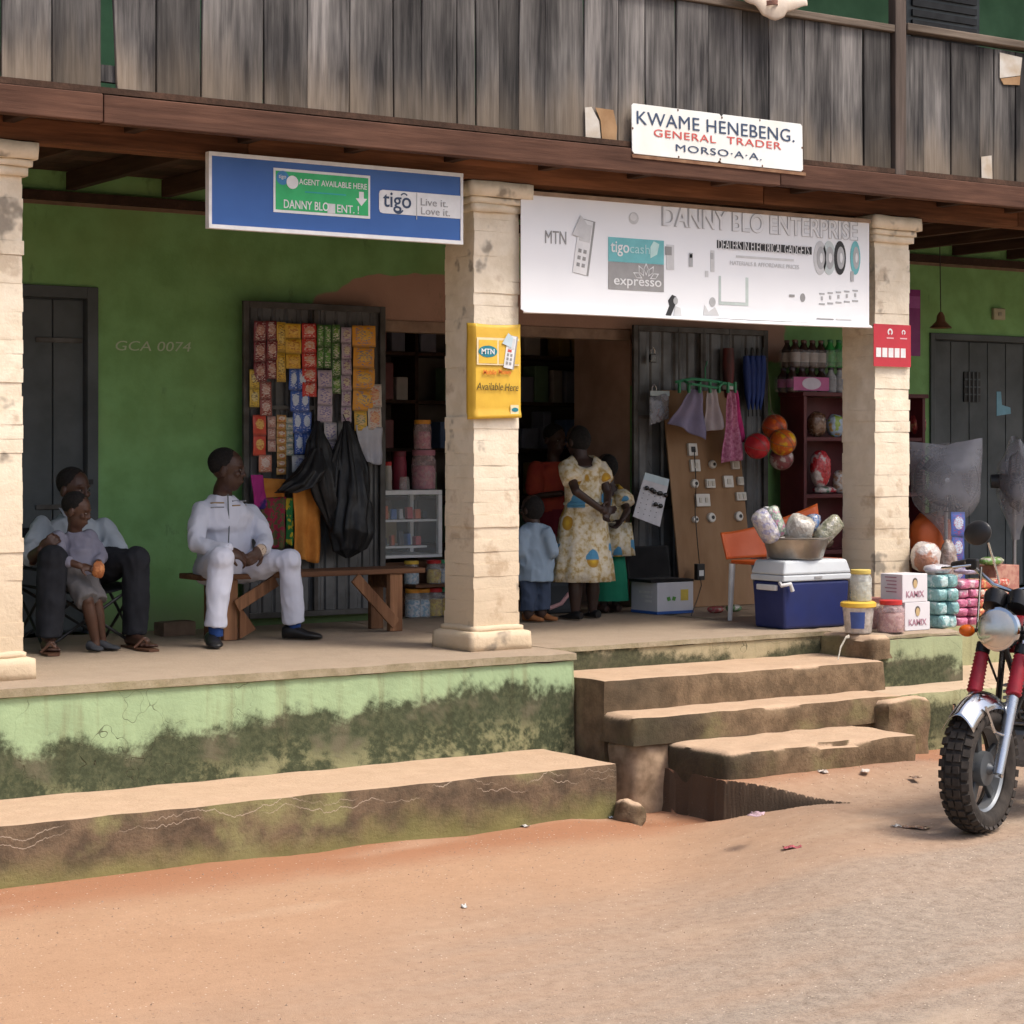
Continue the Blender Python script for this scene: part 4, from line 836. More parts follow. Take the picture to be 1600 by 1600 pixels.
strip(574, 596, 600, 672, 2, (.52, .46, .40), (.60, .36, .2), (.5, .1, .05), 'pale packet strip at the right edge of the metal door')
strip(390, 405, 577, 636, 2, (.60, .42, .05), (.62, .52, .22), K_, 'yellow sachet pair at the left edge of the metal door')
strip(451, 480, 576, 710, 4, BLU, (.46, .54, .66), (.60, .66, .75), 'strip of blue and white sachets in the middle of the metal door', cols=2, drift=.014)
strip(496, 519, 578, 660, 3, (.42, .36, .42), (.50, .42, .46), (.06, .05, .3), 'strip of white and violet sachets under the green ones')
strip(506, 526, 660, 716, 2, (.48, .46, .48), (.56, .50, .52), (.06, .05, .3), 'white sachets between the two black bags')
strip(395, 416, 648, 712, 2, (.55, .05, .02), (.66, .40, .08), (.5, .06, .02), 'pair of red and yellow packets above the seated man in white')
strip(418, 431, 650, 706, 3, (.42, .26, .22), (.52, .40, .34), (.3, .05, .03), 'thin strip of pale red sweets packets beside the red and yellow pair')
strip(432, 447, 648, 742, 8, (.50, .30, .10), (.58, .50, .42), (.4, .06, .03), 'strip of tiny multicoloured sweets packets')
strip(447, 458, 652, 712, 6, (.34, .38, .34), (.52, .46, .38), (.05, .2, .2), 'strip of tiny pale green sweets packets')
strip(404, 424, 711, 738, 1, (.52, .20, .12), (.58, .40, .34), W_, 'faded red packet at the bottom left of the sachets')
strip(456, 482, 711, 738, 1, (.50, .52, .55), (.40, .46, .60), (.1, .1, .3), 'white packet under the blue sachets')

# ================================================================== CLOTHS, BAGS
def cloth(name, label, cat, q, Y, m, folds=3, amp=.012, nu=22, nv=22, group=None, dy=(0, 0, 0, 0), ph=0.0, cut=None):
    """hung cloth: q = TL, TR, BR, BL in photo pixels at depth Y"""
    c = [PY(px, py, Y + d) for (px, py), d in zip(q, dy)]; o = (c[0] + c[1]) / 2; t = MB(o)
    def fn(u, v):
        p = (c[0] * (1 - u) + c[1] * u) * (1 - v) + (c[3] * (1 - u) + c[2] * u) * v
        return p + Vector((0, amp * math.sin(folds * 2 * math.pi * u + ph + 1.3 * v) * (.3 + .7 * v) + amp * .4 * math.sin(9 * v + 4 * u), 0.006 * math.sin(7 * u + ph) * v))
    t.sheet(fn, nu, nv); ob = t.build(name, m, None, smooth=True, solid=.003, ang=0); ob.location = o; return tag(ob, label, cat, group)
def weave(name, c, c2, sc=30, rough=.9, lo=.4, hi=.6): return mat(name, c, c2, rough=rough, scale=sc, bumpv=.25, bscale=120, lo=lo, hi=hi, spec=.15)
CG = 'cloths hung on the left metal door'
cloth('orange_cloth', 'plain orange cloth hanging below the black bags', 'cloth', [(458, 752), (502, 752), (501, 880), (463, 874)], 11.80, weave('orange cotton', (.66, .27, .06), (.55, .20, .04), 8), 2, .018, group=CG)
cloth('orange_cloth', 'small folded orange cloth behind the shoulder of the man in white', 'cloth', [(412, 747), (446, 749), (444, 782), (414, 780)], 11.83, weave('orange cotton', (.66, .27, .06), (.55, .20, .04), 8), 1, .01, group=CG)
cloth('print_cloth', 'dark red cloth with a speckled print behind the arm of the man in white', 'cloth', [(408, 778), (446, 776), (446, 856), (410, 856)], 11.81, weave('speckled print cloth', (.30, .03, .06), (.10, .10, .045), 38, lo=.47, hi=.53), 2, .015, group=CG)
cloth('pink_cloth', 'magenta and navy cloth corner behind the neck of the man in white', 'cloth', [(392, 742), (410, 742), (418, 790), (400, 800)], 11.80, weave('magenta cloth', (.42, .04, .22), (.05, .03, .16), 5, lo=.42, hi=.48), 1, .01, group=CG)
cloth('print_cloth', 'narrow green and yellow printed cloth beside the orange cloth', 'cloth', [(447, 778), (459, 778), (459, 852), (448, 852)], 11.82, weave('green yellow print', (.50, .36, .03), (.03, .17, .05), 30, lo=.52, hi=.58), 1, .008, group=CG)
cloth('plastic_sheet', 'crumpled white plastic sheet under the pale packets on the metal door', 'plastic sheet', [(556, 664), (597, 668), (598, 726), (566, 722)], 11.84, mat('white polythene', (.46, .47, .52), (.36, .37, .43), rough=.35, scale=8, bumpv=.8, bscale=22), 2, .012)
POLY = mat('black polythene', (.020, .020, .022), (.010, .010, .011), rough=.42, scale=10, bumpv=.9, bscale=26, spec=.4)
def black_bag(label, path, radii, blobs, hook):
    o = PY(*hook); q = MB(o); n = 44
    def skinned(pts, rs, ph, nf):
        m = len(pts) * 5; vs = []
        for i in range(m):
            f = i / (m - 1) * (len(pts) - 1); k = min(int(f), len(pts) - 2); w_ = f - k; w_ = w_ * w_ * (3 - 2 * w_); c = pts[k].lerp(pts[k + 1], w_); r = rs[k] * (1 - w_) + rs[k + 1] * w_
            for j in range(n):
                a = 2 * math.pi * j / n; d = Vector((math.cos(a), .62 * math.sin(a), .12 * math.sin(3 * a + ph)))
                g = 1 + .16 * math.sin(nf * a + ph + i * .12) + .10 * math.sin((nf + 4) * a - i * .3) + .30 * mn.noise((c - o) * 7 + d * 1.6 + Vector((ph, 0, 0)))
                vs.append(c + d * r * g)
        q.add(vs, [(i * n + j, i * n + (j + 1) % n, (i + 1) * n + (j + 1) % n, (i + 1) * n + j) for i in range(m - 1) for j in range(n)] + [tuple(range(n - 1, -1, -1)), tuple((m - 1) * n + j for j in range(n))])
    skinned([PY(*p) for p in path], radii, 1.0, 7)
    t = thing('hanging_bag', label, 'bag', o, 0, 'black bags hung on the left metal door'); q.build('sack', POLY, t, smooth=True, ang=0)
    if blobs: q = MB(o); skinned([PY(*p) for p in blobs[0]], blobs[1], 2.2, 8); q.build('lobe', POLY, t, smooth=True, ang=0)
    MB().tube([(0, 0, 0), (0, .04, .05), (0, .09, .05)], .004, 6).build('hook', FRAMEM, t)
black_bag('black bag with a bulge to the left, hanging above the orange cloth', [(496, 658, 11.80), (496, 690, 11.78), (500, 730, 11.76), (510, 780, 11.75), (520, 830, 11.76)], [.016, .06, .095, .075, .015], ([(496, 700, 11.74), (486, 735, 11.71), (468, 757, 11.70), (448, 768, 11.70), (440, 770, 11.71)], [.03, .095, .105, .075, .015]), (496, 660, 11.80))
black_bag('long black bag with a round bottom, hanging right of the orange cloth', [(541, 658, 11.80), (545, 690, 11.78), (550, 730, 11.76), (552, 780, 11.74), (548, 830, 11.73), (546, 858, 11.73), (543, 872, 11.74)], [.02, .055, .085, .105, .135, .10, .012], ([(538, 670, 11.80), (526, 720, 11.77), (520, 790, 11.76), (524, 850, 11.75)], [.018, .05, .06, .015]), (541, 660, 11.80))

# ================================================================== BENCH
WOODB = wood_mat('bench wood', (.075, .034, .018), (.23, .115, .062), axis='x', rnd=.12); WOODL = wood_mat('bench leg wood', (.10, .045, .022), (.29, .145, .075), axis='z', rnd=.12)
bx0, bx1, by0, by1 = XY(292, 11.25), XY(640, 11.25), 11.06, 11.36; SZ = 1.185
t = thing('bench', 'long rough wooden bench with slanting braces in front of the metal door', 'bench', ((bx0 + bx1) / 2, 11.21, FZ))
O = Vector(t.location); bh = MB(O).box(bx0, bx1, by0, by1, SZ - .032, SZ).build('seat', WOODB, t, bevel=.006)
for px, px2 in ((358, 425), (616, 548)):
    X = XY(px, 11.1); X2 = XY(px2, 11.1)
    for yy in (by0 + .015, by1 - .055): MB(O).box(X - .045, X + .045, yy, yy + .04, FZ + .002, SZ - .034).build('leg', WOODL, t, bevel=.004)
    MB(O).box(X - .03, X + .03, by0 + .056, by1 - .056, SZ - .12, SZ - .04).build('crosspiece', WOODB, t, bevel=.003)
    MB(O).bar((X + (.02 if X2 > X else -.02), by0 - .012, FZ + (.20 if px < 500 else .05)), (X2, by0 - .012, SZ - .045), .018, .07, up=(0, 0, 1)).build('brace', WOODL, t, bevel=.003)
    if px < 500: MB(O).prism([(X + .046 - O.x + O.x, FZ + .01), (X + .15, FZ + .06), (X + .046, FZ + .20)], by0 - .01, by0 + .015).build('gusset', WOODL, t)

# ================================================================== SHOP COUNTER: glass case, jars
ORD = 'first second third fourth fifth sixth seventh eighth ninth tenth eleventh twelfth thirteenth fourteenth fifteenth sixteenth seventeenth eighteenth nineteenth twentieth'.split()
def jar(name, label, p, r, h, glass, lid, fill=None, lidh=.14, parent=None, group=None, cat='jar', shoulder=.86, bits=None):
    t = thing(name, label, cat, p, 0, group); H = h
    MB().lathe((0, 0, 0), [(0, 0), (r * .94, .0), (r, .006), (r, H * .62), (r * .98, H * .72), (r * shoulder, H * .84), (r * shoulder, H * .88)], 20).build('body', glass, t, smooth=True)
    MB().lathe((0, 0, 0), [(r * (shoulder + .04), H * .86), (r * (shoulder + .06), H * .87), (r * (shoulder + .06), H * (1 - .01)), (r * (shoulder + .02), H), (0, H)], 20).build('lid', lid, t, smooth=True)
    if fill: MB().lathe((0, 0, 0), [(0, .006), (r * .9, .006), (r * .93, H * .5), (r * .8, H * .6), (0, H * .63)], 14).build('contents', fill, t, smooth=True)
    return t
def sweet(name, c, c2, sc=45): return mat(name, c, c2, rough=.5, scale=sc, bumpv=.9, bscale=sc * 1.1, lo=.45, hi=.55)
CLEAR = film_mat('clear plastic jar', (.62, .60, .58), .28, .15); CLEAR2 = film_mat('pinkish clear plastic', (.62, .45, .45), .38, .2)
ORL = plain('orange lid', (.62, .25, .03)); REDLID = plain('red lid', (.50, .03, .03)); YLID = plain('yellow lid', (.70, .45, .06)); GLID = plain('green lid', (.03, .26, .12)); WPL = plain('white plastic', (.66, .66, .66), .45)
CY0, CY1 = 12.06, 12.46; cx0, cx1 = XY(588, CY0), XY(691, CY0); ct, cb = ZY(645, 766, CY0), 1.19
t = thing('display_case', 'glass display case with a white frame in the shop opening', 'display case', ((cx0 + cx1) / 2, (CY0 + CY1) / 2, cb)); O = Vector(t.location)
fr = MB(O)
fr.box(cx0, cx1, CY0, CY1, ct - .03, ct).box(cx0, cx1, CY0, CY1, cb, cb + .02)
for x in (cx0, cx1 - .03):
    for y in (CY0, CY1 - .03): fr.box(x, x + .03, y, y + .03, cb + .021, ct - .031)
fr.build('frame', WPL, t, bevel=.003)
for py, k in ((812, .88), (853, .72)):
    z = ZY(640, py, CY0); MB(O).box(cx0 + .032, cx0 + .03 + (cx1 - cx0) * k, CY0 + .01, CY1 - .04, z - .014, z).build('shelf', WPL, t, bevel=.002)
    CS = 'small goods in the glass display case'
    for i in range(6):
        w_ = rng.uniform(.025, .045); h_ = rng.uniform(.05, .10); X = cx0 + .08 + i * .062
        if X > cx0 + (cx1 - cx0) * k - .03: break
        c_ = rng.choice([(.5, .10, .03), (.05, .05, .06), (.45, .45, .47), (.40, .04, .05), (.04, .12, .35), (.5, .28, .05)])
        o = MB((X, CY0 + .07, z)).box(X, X + w_, CY0 + .04, CY0 + .055 + rng.uniform(.01, .04), z + .001, z + h_).build('boxed_good', plain('good %.2f %.2f' % (c_[0], c_[2]), c_), None, bevel=.004)
        o.location = (X, CY0 + .07, z); o.rotation_euler = (rng.uniform(-.15, 0), 0, 0); tag(o, '%s small boxed item from the left on the %s shelf of the display case' % (ORD[i], 'upper' if py < 830 else 'lower'), 'box', CS)
gl, gnt, gb = new_mat('thin glass'); gb.inputs['Base Color'].default_value = (.8, .85, .85, 1); gb.inputs['Alpha'].default_value = .10; gb.inputs['Roughness'].default_value = .08
MB(O).box(cx0 + .031, cx1 - .031, CY0 + .002, CY0 + .006, cb + .022, ct - .032).build('pane', gl, t)
MB(O).box(cx0 + .01, cx1 - .01, CY0 + .03, CY1 - .03, FZ, cb - .03).build('stand', WOODB, t)
# on the case
SWP = sweet('pink sweets', (.52, .20, .24), (.36, .10, .16)); JT = 'jars on and below the display case'
def on(px, Y, z): return (XY(px, Y), Y, z)
jar('sweets_jar', 'squat jar of pink sweets on the display case', on(662, 12.2, ct), .085, .27, CLEAR2, plain('pink lid', (.40, .16, .20)), SWP, group=JT)
jar('sweets_jar', 'jar with an orange lid stacked on top of the pink sweets jar', on(660, 12.2, ct + .272), .062, .20, CLEAR2, ORL, SWP, group=JT)
jar('tin', 'tall pale bottle at the left end of the display case', on(606, 12.2, ct), .028, .19, plain('bottle cream', (.42, .38, .34)), REDLID, group=JT, cat='bottle')
jar('tin', 'tin with a white label and a dark red lid on the display case', on(624, 12.25, ct), .05, .26, plain('dark red tin', (.20, .02, .04)), plain('maroon lid', (.14, .02, .03)), group=JT, cat='tin')
jar('cup', 'small clear plastic cup in front of the dark red tin', on(632, 12.12, ct), .035, .09, CLEAR, CLEAR, group=JT, cat='cup')
# below the case, in front of its stand
jy = 11.98; z2 = 1.02
MB(O).box(XY(640, jy), XY(697, jy), 11.90, 12.06, z2 - .02, z2 - .001).build('jar_plank', WOODB, t)
SWY = sweet('yellow sweets', (.58, .42, .04), (.40, .24, .03)); SWB = sweet('blue white sweets', (.50, .54, .58), (.18, .34, .45))
for px, z, g, l, f, lab in ((678, z2, CLEAR, REDLID, SWY, 'jar of yellow sweets with a red lid on the plank below the display case'), (695, z2, CLEAR, GLID, SWB, 'jar with a green lid on the plank below the display case'), (643, z2, CLEAR, YLID, SWB, 'small jar with a yellow lid on the plank below the display case'), (645, FZ, CLEAR, ORL, SWB, 'leftmost floor jar of blue and white sweets with an orange lid'), (660, FZ, CLEAR, ORL, SWB, 'second floor jar of blue and white sweets with an orange lid'), (679, FZ, CLEAR, REDLID, SWY, 'jar of yellow sweets on the floor below the display case'), (697, FZ, CLEAR, GLID, SWY, 'jar of yellow sweets on the floor beside the middle pillar')):
    jar('sweets_jar', lab, on(px, jy, z), .052 if z > 1 else .055, .155 if z > 1 else .19, g, l, f, group=JT)

# ================================================================== BACK SHELVES in the shop
t = thing('shop_shelves', 'tall dark wooden shelves along the back of the shop', 'shelves', (8.7, 13.7, FZ)); O = Vector(t.location)
SHX0, SHX1 = 7.3, 10.0
for k in range(7): MB(O).box(SHX0, SHX1, 13.5, 13.85, FZ + .02 + k * .36, FZ + .045 + k * .36).build('shelf', DARKW, t)
for x in (SHX0 - .03, 8.2, 9.1, SHX1): MB(O).box(x, x + .028, 13.5, 13.85, FZ, FZ + 2.4).build('upright', DARKW, t)
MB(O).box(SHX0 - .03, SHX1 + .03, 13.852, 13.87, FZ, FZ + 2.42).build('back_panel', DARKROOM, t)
GOODC = [plain('goods %d' % k, c) for k, c in enumerate([(.22, .08, .08), (.18, .18, .22), (.34, .30, .26), (.11, .17, .32), (.40, .12, .10), (.14, .22, .13), (.46, .42, .38), (.30, .20, .07)])]
for k in range(1, 7):
    x = SHX0 + .03; cnt = 0
    while x < SHX1 - .15:
        w_ = rng.uniform(.07, .17); h_ = rng.uniform(.14, .29)
        if rng.random() < .8 and not (8.16 < x + w_ and x < 8.24) and not (9.06 < x + w_ and x < 9.14):
            z = FZ + .046 + k * .36
            if k == 6: h_ = min(h_, .2)
            o = MB((x + w_ / 2, 13.55, z)).box(x, x + w_, 13.53, 13.70, z, z + h_).build('shelf_good', rng.choice(GOODC), None, bevel=.008); o.location = (x + w_ / 2, 13.55, z)
            tag(o, 'dim packet, %s from the left on the %s back shelf from the floor' % (ORD[cnt], ORD[k]), 'goods', 'goods on the back shelves'); cnt += 1
        x += w_ + rng.uniform(.01, .05)

# ================================================================== RIGHT LEAF: sockets board, hanger, toys, laptop
def frame4(o, u, v):                                          # matrix with x = u, z = v, y = into the board
    u = u.normalized(); n = (v - u * v.dot(u)).normalized().cross(u); v = u.cross(n) * -1
    v = n.cross(u) * -1
    v = (u.cross(n)) * (1 if (u.cross(n)).z > 0 else -1)
    n = v.cross(u)
    M = Matrix((u, n, v)).transposed().to_4x4(); M.translation = o; return M
bl = Vector((XY(1066, 11.62), 11.62, FZ)); br = Vector((XY(1180, 11.62), 11.62, FZ)); tl = Vector((bl.x + 0.01, LY - .05, ZY(1047, 610, LY))); 
bw = br.x - bl.x
M = frame4(bl, br - bl, tl - bl); bh_ = (tl - bl).length
t = thing('socket_board', 'brown plywood board with sample sockets and switches leaning on the metal door', 'board', (bl + br) / 2); O = Vector(t.location)
MB(O).box(0, bw, 0, .012, .005, bh_, M).build('panel', mat('brown plywood', (.31, .19, .105), (.23, .135, .07), rough=.8, scale=5, stretch=(1, 1, .3)), t, bevel=.002)
N = (M.to_3x3() @ Vector((0, 1, 0)))
def hit(px, py, off=0.0):
    d = ray(px, py); c = Vector((0, 0, CH)); k = (bl - c).dot(N) / d.dot(N); q = M.inverted() @ (c + d * k); return q.x, q.z
SOCK = plain('white socket plastic', (.62, .60, .55), .4); SOCKD = plain('dark socket', (.03, .03, .03))
for px, py, w_, h_, kd in ((1080, 703, .08, .09, 'd'), (1084, 728, .085, .085, 'q'), (1112, 726, .06, .06, 'r'), (1147, 727, .07, .06, 'q'), (1084, 756, .065, .065, 'r'), (1108, 756, .08, .065, 's'), (1136, 753, .085, .085, 'q'), (1096, 782, .125, .09, 's'), (1156, 776, .09, .06, 's'), (1085, 812, .05, .05, 'r'), (1110, 809, .07, .07, 'r'), (1153, 807, .07, .07, 'r'), (1155, 752, .05, .06, 'q')):
    x, z = hit(px, py)
    if kd == 'r':
        q = MB(O); q.lathe((0, 0, 0), [(w_ / 2, 0), (w_ / 2, .018), (w_ * .42, .024), (0, .024)], 16); q.v = [M @ Vector((x + p.x, -p.z, z + p.y)) for p in q.v]; o = q.build('socket', SOCK, t, smooth=True)
        q = MB(O); q.lathe((0, 0, 0), [(w_ * .2, .0242), (w_ * .2, .027), (0, .027)], 10); q.v = [M @ Vector((x + .006 + p.x, -p.z, z + p.y)) for p in q.v]; q.build('socket_hole', SOCKD, o)
    else:
        o = MB(O).box(x - w_ / 2, x + w_ / 2, -.024, -.0005, z - h_ / 2, z + h_ / 2, M).build('socket' if kd != 's' else 'switch', SOCK, t, bevel=.004)
        if kd == 's':
            for sx in (-.22, .22): MB(O).box(x + sx * w_ - .012, x + sx * w_ + .012, -.030, -.0245, z - .018, z + .018, M).build('rocker', plain('cream rocker', (.5, .47, .40)), o, bevel=.002)
        else: MB(O).box(x - .018, x + .018, -.030, -.0245, z - .02, z + .02, M).build('socket_face', SOCKD if kd == 'd' else plain('cream rocker', (.5, .47, .40)), o, bevel=.002)
t = thing('power_cable', 'black charger cable hanging down the socket board to a small adapter', 'cable', PZ(1093, 958, FZ) + Vector((0, -.05, 0)))
O = Vector(t.location); x, z = hit(1080, 703); P0 = M @ Vector((x, -.036, z)); ad = PY(1093, 893, 11.57)
MB(O).tube([P0, P0 + Vector((.0, -.02, -.25)), PY(1086, 800, 11.60), PY(1090, 850, 11.55), ad + Vector((0, 0, .05))], .0035, 6).tube([ad, PY(1096, 915, 11.52), PY(1090, 935, 11.45), (PZ(1080, 963, FZ) + Vector((0, 0, .006)))], .003, 6).build('cord', IRON, t, smooth=True)
MB(O).box(ad.x - .035, ad.x + .035, 11.55, 11.59, ad.z - .06, ad.z + .055).build('adapter', IRON, t, bevel=.006); MB(O).box(ad.x - .02, ad.x + .02, 11.547, 11.5495, ad.z - .03, ad.z + .01).build('adapter_label', LGREY, t)
# box with an open laptop on it
c = PZ(1027, 961, FZ); bx0, by0 = c.x, c.y; bw_, bd_, bhh = .31, .29, .215
t = thing('carton', 'white carton with green leaf marks under the open black laptop', 'carton', (bx0 + bw_ / 2, by0 + bd_ / 2, FZ)); O = Vector(t.location)
CART = mat('white printed card', (.56, .57, .60), (.48, .49, .53), rough=.6, scale=4)
MB(O).box(bx0, bx0 + bw_, by0, by0 + bd_, FZ + .002, FZ + bhh).build('box', CART, t, bevel=.003)
BLUB = plain('blue band print', (.04, .12, .40)); MB(O).box(bx0 - .0015, bx0 + bw_ + .001, by0 - .0015, by0 + bd_, FZ + .003, FZ + .022).build('blue_band', BLUB, t)
for k in (-1, 1): MB(O).prism(rot_poly([(-.02, 0), (0, -.018), (.02, 0), (0, .018)], bx0 + .12 + .022 * k, FZ + .105, R(30 * k)), by0 - .002, by0 - .0006).build('leaf_print', plain('green print', (.10, .30, .06)), t)
MB(O).box(bx0 + .20, bx0 + .265, by0 - .002, by0 - .0006, FZ + .09, FZ + .165).build('yellow_print', plain('yellow print', (.62, .47, .08)), t)
for k in range(3): MB(O).box(bx0 - .002, bx0 - .0006, by0 + .06, by0 + .2 - k * .03, FZ + .14 - k * .03, FZ + .155 - k * .03).build('print_line', LGREY, t)
t = thing('laptop', 'open black laptop standing on the white carton', 'laptop', (bx0 + bw_ / 2, by0 + .14, FZ + bhh + .0005)); LAP = plain('black laptop plastic', (.010, .010, .011), .6, spec=.2)
MB().box(-.20, .17, -.13, .12, 0, .018).build('base', LAP, t, bevel=.004)
kb = MB().box(-.17, .14, -.04, .10, .0181, .020).build('keyboard', plain('grey keys', (.06, .06, .06)), t)
sc = MB().box(-.20, .17, .0, .012, 0, .225).build('screen', LAP, t, bevel=.004); sc.location = (0, .122, .014); sc.rotation_euler = (R(-8), 0, 0)
MB().box(-.185, .155, -.0015, -.0003, .015, .212).build('display', plain('dead display', (.006, .006, .007), .6, spec=.15), sc)
# card of sunglasses tied to the metal door
t = thing('sunglasses_card', 'white display card with dark sunglasses hanging left of the socket board', 'display card', PY(1017, 780, 11.72), 0)
q = [PY(*p, 11.72) - Vector(t.location) for p in ((1008, 738), (1046, 749), (1031, 823), (989, 807))]
u_ = (q[1] - q[0]); v_ = (q[3] - q[0])
MB().add([p + Vector((0, d, 0)) for d in (0, .006) for p in q], [(0, 1, 2, 3), (7, 6, 5, 4), (0, 4, 5, 1), (1, 5, 6, 2), (2, 6, 7, 3), (3, 7, 4, 0)]).build('card', plain('white card', (.58, .58, .62)), t)
hd = [q[0], q[1], q[1] + v_ * .16, q[0] + v_ * .16]; MB().add([p + Vector((0, d, 0)) for d in (-.002, -.0005) for p in hd], [(0, 1, 2, 3), (7, 6, 5, 4), (0, 4, 5, 1), (1, 5, 6, 2), (2, 6, 7, 3), (3, 7, 4, 0)]).build('card_header', plain('pale blue print', (.5, .62, .68)), t)
for i, (a_, b_) in enumerate(((.30, .33), (.62, .36), (.88, .36), (.80, .62))):
    c = q[0] + u_ * a_ + v_ * b_; g_ = MB()
    for s in (-1, 1): g_.ell(c + Vector((s * .022, -.012, s * -.006)), (.020, .008, .016), 12, 8)
    g_.bar(c + Vector((-.006, -.012, 0)), c + Vector((.006, -.012, 0)), .006); g_.build('sunglasses', plain('dark lens', (.012, .012, .014), .15), t, smooth=True)
for i in range(4):
    for j in range(5):
        c = q[0] + u_ * (.15 + .23 * i) + v_ * (.45 + .11 * j); MB().box(c.x - .004, c.x + .004, -.001 + c.y, c.y - .0002, c.z - .003, c.z + .003).build('hook_slot', plain('slot print', (.12, .12, .14)), t)
MB().tube([q[0] + u_ * .4, q[0] + u_ * .4 + Vector((0, .08, .10))], .0015, 5).build('string', IRON, t)
# small hanging packs and padlocks
t = thing('toy_pack', 'clear pack with red toys hanging at the top left of the right metal door', 'packet', PY(1030, 665, 11.78))
MB().sheet(lambda u, v: (-.085 + .17 * u, -.02 * math.sin(math.pi * u) * math.sin(math.pi * v), .0 + .20 * v + .05 * u), 8, 8).build('film', film_mat('clear pack film', (.42, .46, .55), .5), t, smooth=True, solid=.001)
MB().ell((0, 0.012, .08), (.05, .012, .055), 12, 8).build('toys', sweet('red toys', (.42, .05, .05), (.35, .32, .30), 60), t, smooth=True); MB().box(-.08, .09, -.003, .002, .21, .245).build('header', plain('pale blue print', (.5, .62, .68)), t)
for px, py, lb in ((1020, 560, 'upper padlock hanging on the right metal door'), (1022, 618, 'lower padlock hanging just above the clear toy pack')):
    t = thing('padlock', lb, 'padlock', PY(px, py, 11.85), 0, 'padlocks on the right metal door')
    MB().box(-.028, .028, -.014, .014, -.03, .03).build('body', plain('dark lock steel', (.10, .10, .10), .3, .8), t, bevel=.006); MB().tube([(-.018, 0, .03), (-.018, 0, .06), (0, 0, .078), (.018, 0, .06), (.018, 0, .03)], .006, 8).build('shackle', plain('bright steel', (.5, .5, .5), .25, .9), t, smooth=True)
# green peg hanger with cloths
HY = 11.62; HG = 'cloths pegged on the green hanger'
t = thing('peg_hanger', 'green plastic peg hanger on the right metal door', 'hanger', PY(1102, 600, HY)); O = Vector(t.location); GP = plain('green plastic', (.05, .27, .14))
MB(O).tube([PY(1056, 597, HY), PY(1080, 592, HY), PY(1104, 594, HY), PY(1128, 598, HY), PY(1148, 602, HY)], .011, 8).tube([PY(1080, 600, HY - .12), PY(1120, 606, HY - .12)], .009, 8).bar(PY(1070, 595, HY), PY(1078, 602, HY - .12), .014).bar(PY(1130, 598, HY), PY(1122, 605, HY - .12), .014).build('bar', GP, t, smooth=True)
MB(O).tube([PY(1102, 596, HY), PY(1102, 575, HY), PY(1105, 565, HY + .1), PY(1105, 565, LY)], .005, 6).build('hook', GP, t)
for px in (1060, 1075, 1092, 1108, 1122, 1136, 1147): MB(O).box(XY(px, HY) - .008, XY(px, HY) + .008, HY - .02, HY, ZY(px, 614, HY), ZY(px, 597, HY)).build('peg', GP, t, bevel=.002)
def check(name, c, c2): return mat(name, c, c2, rough=.9, scale=6, bumpv=.2, bscale=140, spec=.15)
cloth('handkerchief', 'grey violet handkerchief hanging by a corner on the green hanger', 'cloth', [(1080, 608), (1096, 610), (1106, 688), (1046, 662)], HY, check('violet cotton', (.235, .215, .32), (.18, .165, .26)), 2, .02, group=HG, dy=(0, 0, -.02, .03))
cloth('handkerchief', 'pale striped handkerchief in the middle of the green hanger', 'cloth', [(1106, 608), (1118, 608), (1134, 668), (1100, 676)], HY, check('pale cotton', (.40, .36, .38), (.28, .24, .27)), 2, .015, group=HG)
cloth('handkerchief', 'pink patterned handkerchief at the right end of the green hanger', 'cloth', [(1138, 610), (1147, 612), (1164, 716), (1130, 724)], HY, weave('pink pattern cotton', (.50, .22, .33), (.34, .10, .20), 45), 2, .02, group=HG)
cloth('handkerchief', 'bright pink cloth half hidden behind the pink patterned handkerchief', 'cloth', [(1146, 608), (1152, 610), (1166, 690), (1148, 690)], HY + .03, weave('hot pink cotton', (.52, .05, .20), (.38, .03, .14), 10), 1, .01, group=HG)
# folded umbrellas and a red bundle
UB = mat('navy blue umbrella cloth', (.015, .045, .21), (.01, .025, .12), rough=.6, scale=12, stretch=(1, 1, .2), bumpv=.5)
for k, (px, dx, lb) in enumerate(((1166, -.01, 'first blue folded umbrella, next to the red bundle'), (1175, 0, 'second blue folded umbrella in the bunch on the metal door'), (1184, .01, 'third blue folded umbrella in the bunch on the metal door'), (1192, .02, 'blue folded umbrella at the right end of the bunch'))):
    p = PY(px + (1178 - px) * .3, 640, 11.82); t = thing('umbrella', lb, 'umbrella', p, 0, 'blue umbrellas on the right metal door'); z1 = ZY(px, 556, 11.82) - p.z; tx = XY(px, 11.82) - p.x
    MB().tube([(0, 0, 0), (tx * .3, 0, z1 * .3), (tx * .7, 0, z1 * .75), (tx, 0, z1)], [.008, .026, .032, .022], 10).build('canopy', UB, t, smooth=True); MB().tube([(0, 0, -.05), (0, 0, .01)], .005, 6).build('tip', IRON, t); MB().lathe((tx, 0, z1), [(.01, 0), (.012, .045), (.008, .06), (0, .062)], 8).build('handle', IRON, t)
p = PY(1138, 600, 11.84); t = thing('red_bundle', 'dark red roll with white labels hanging between the steel bars', 'roll', p)
MB().tube([(0, 0, -.1), (0, 0, .12), (0, 0, .26)], [.03, .045, .04], 12).build('roll', mat('dark red wrap', (.15, .03, .03), (.06, .03, .03), rough=.6, scale=20, stretch=(1, 1, .3)), t, smooth=True); MB().lathe((0, 0, -.04), [(.040, 0), (.046, .03)], 12).build('label_band', LGREY, t)
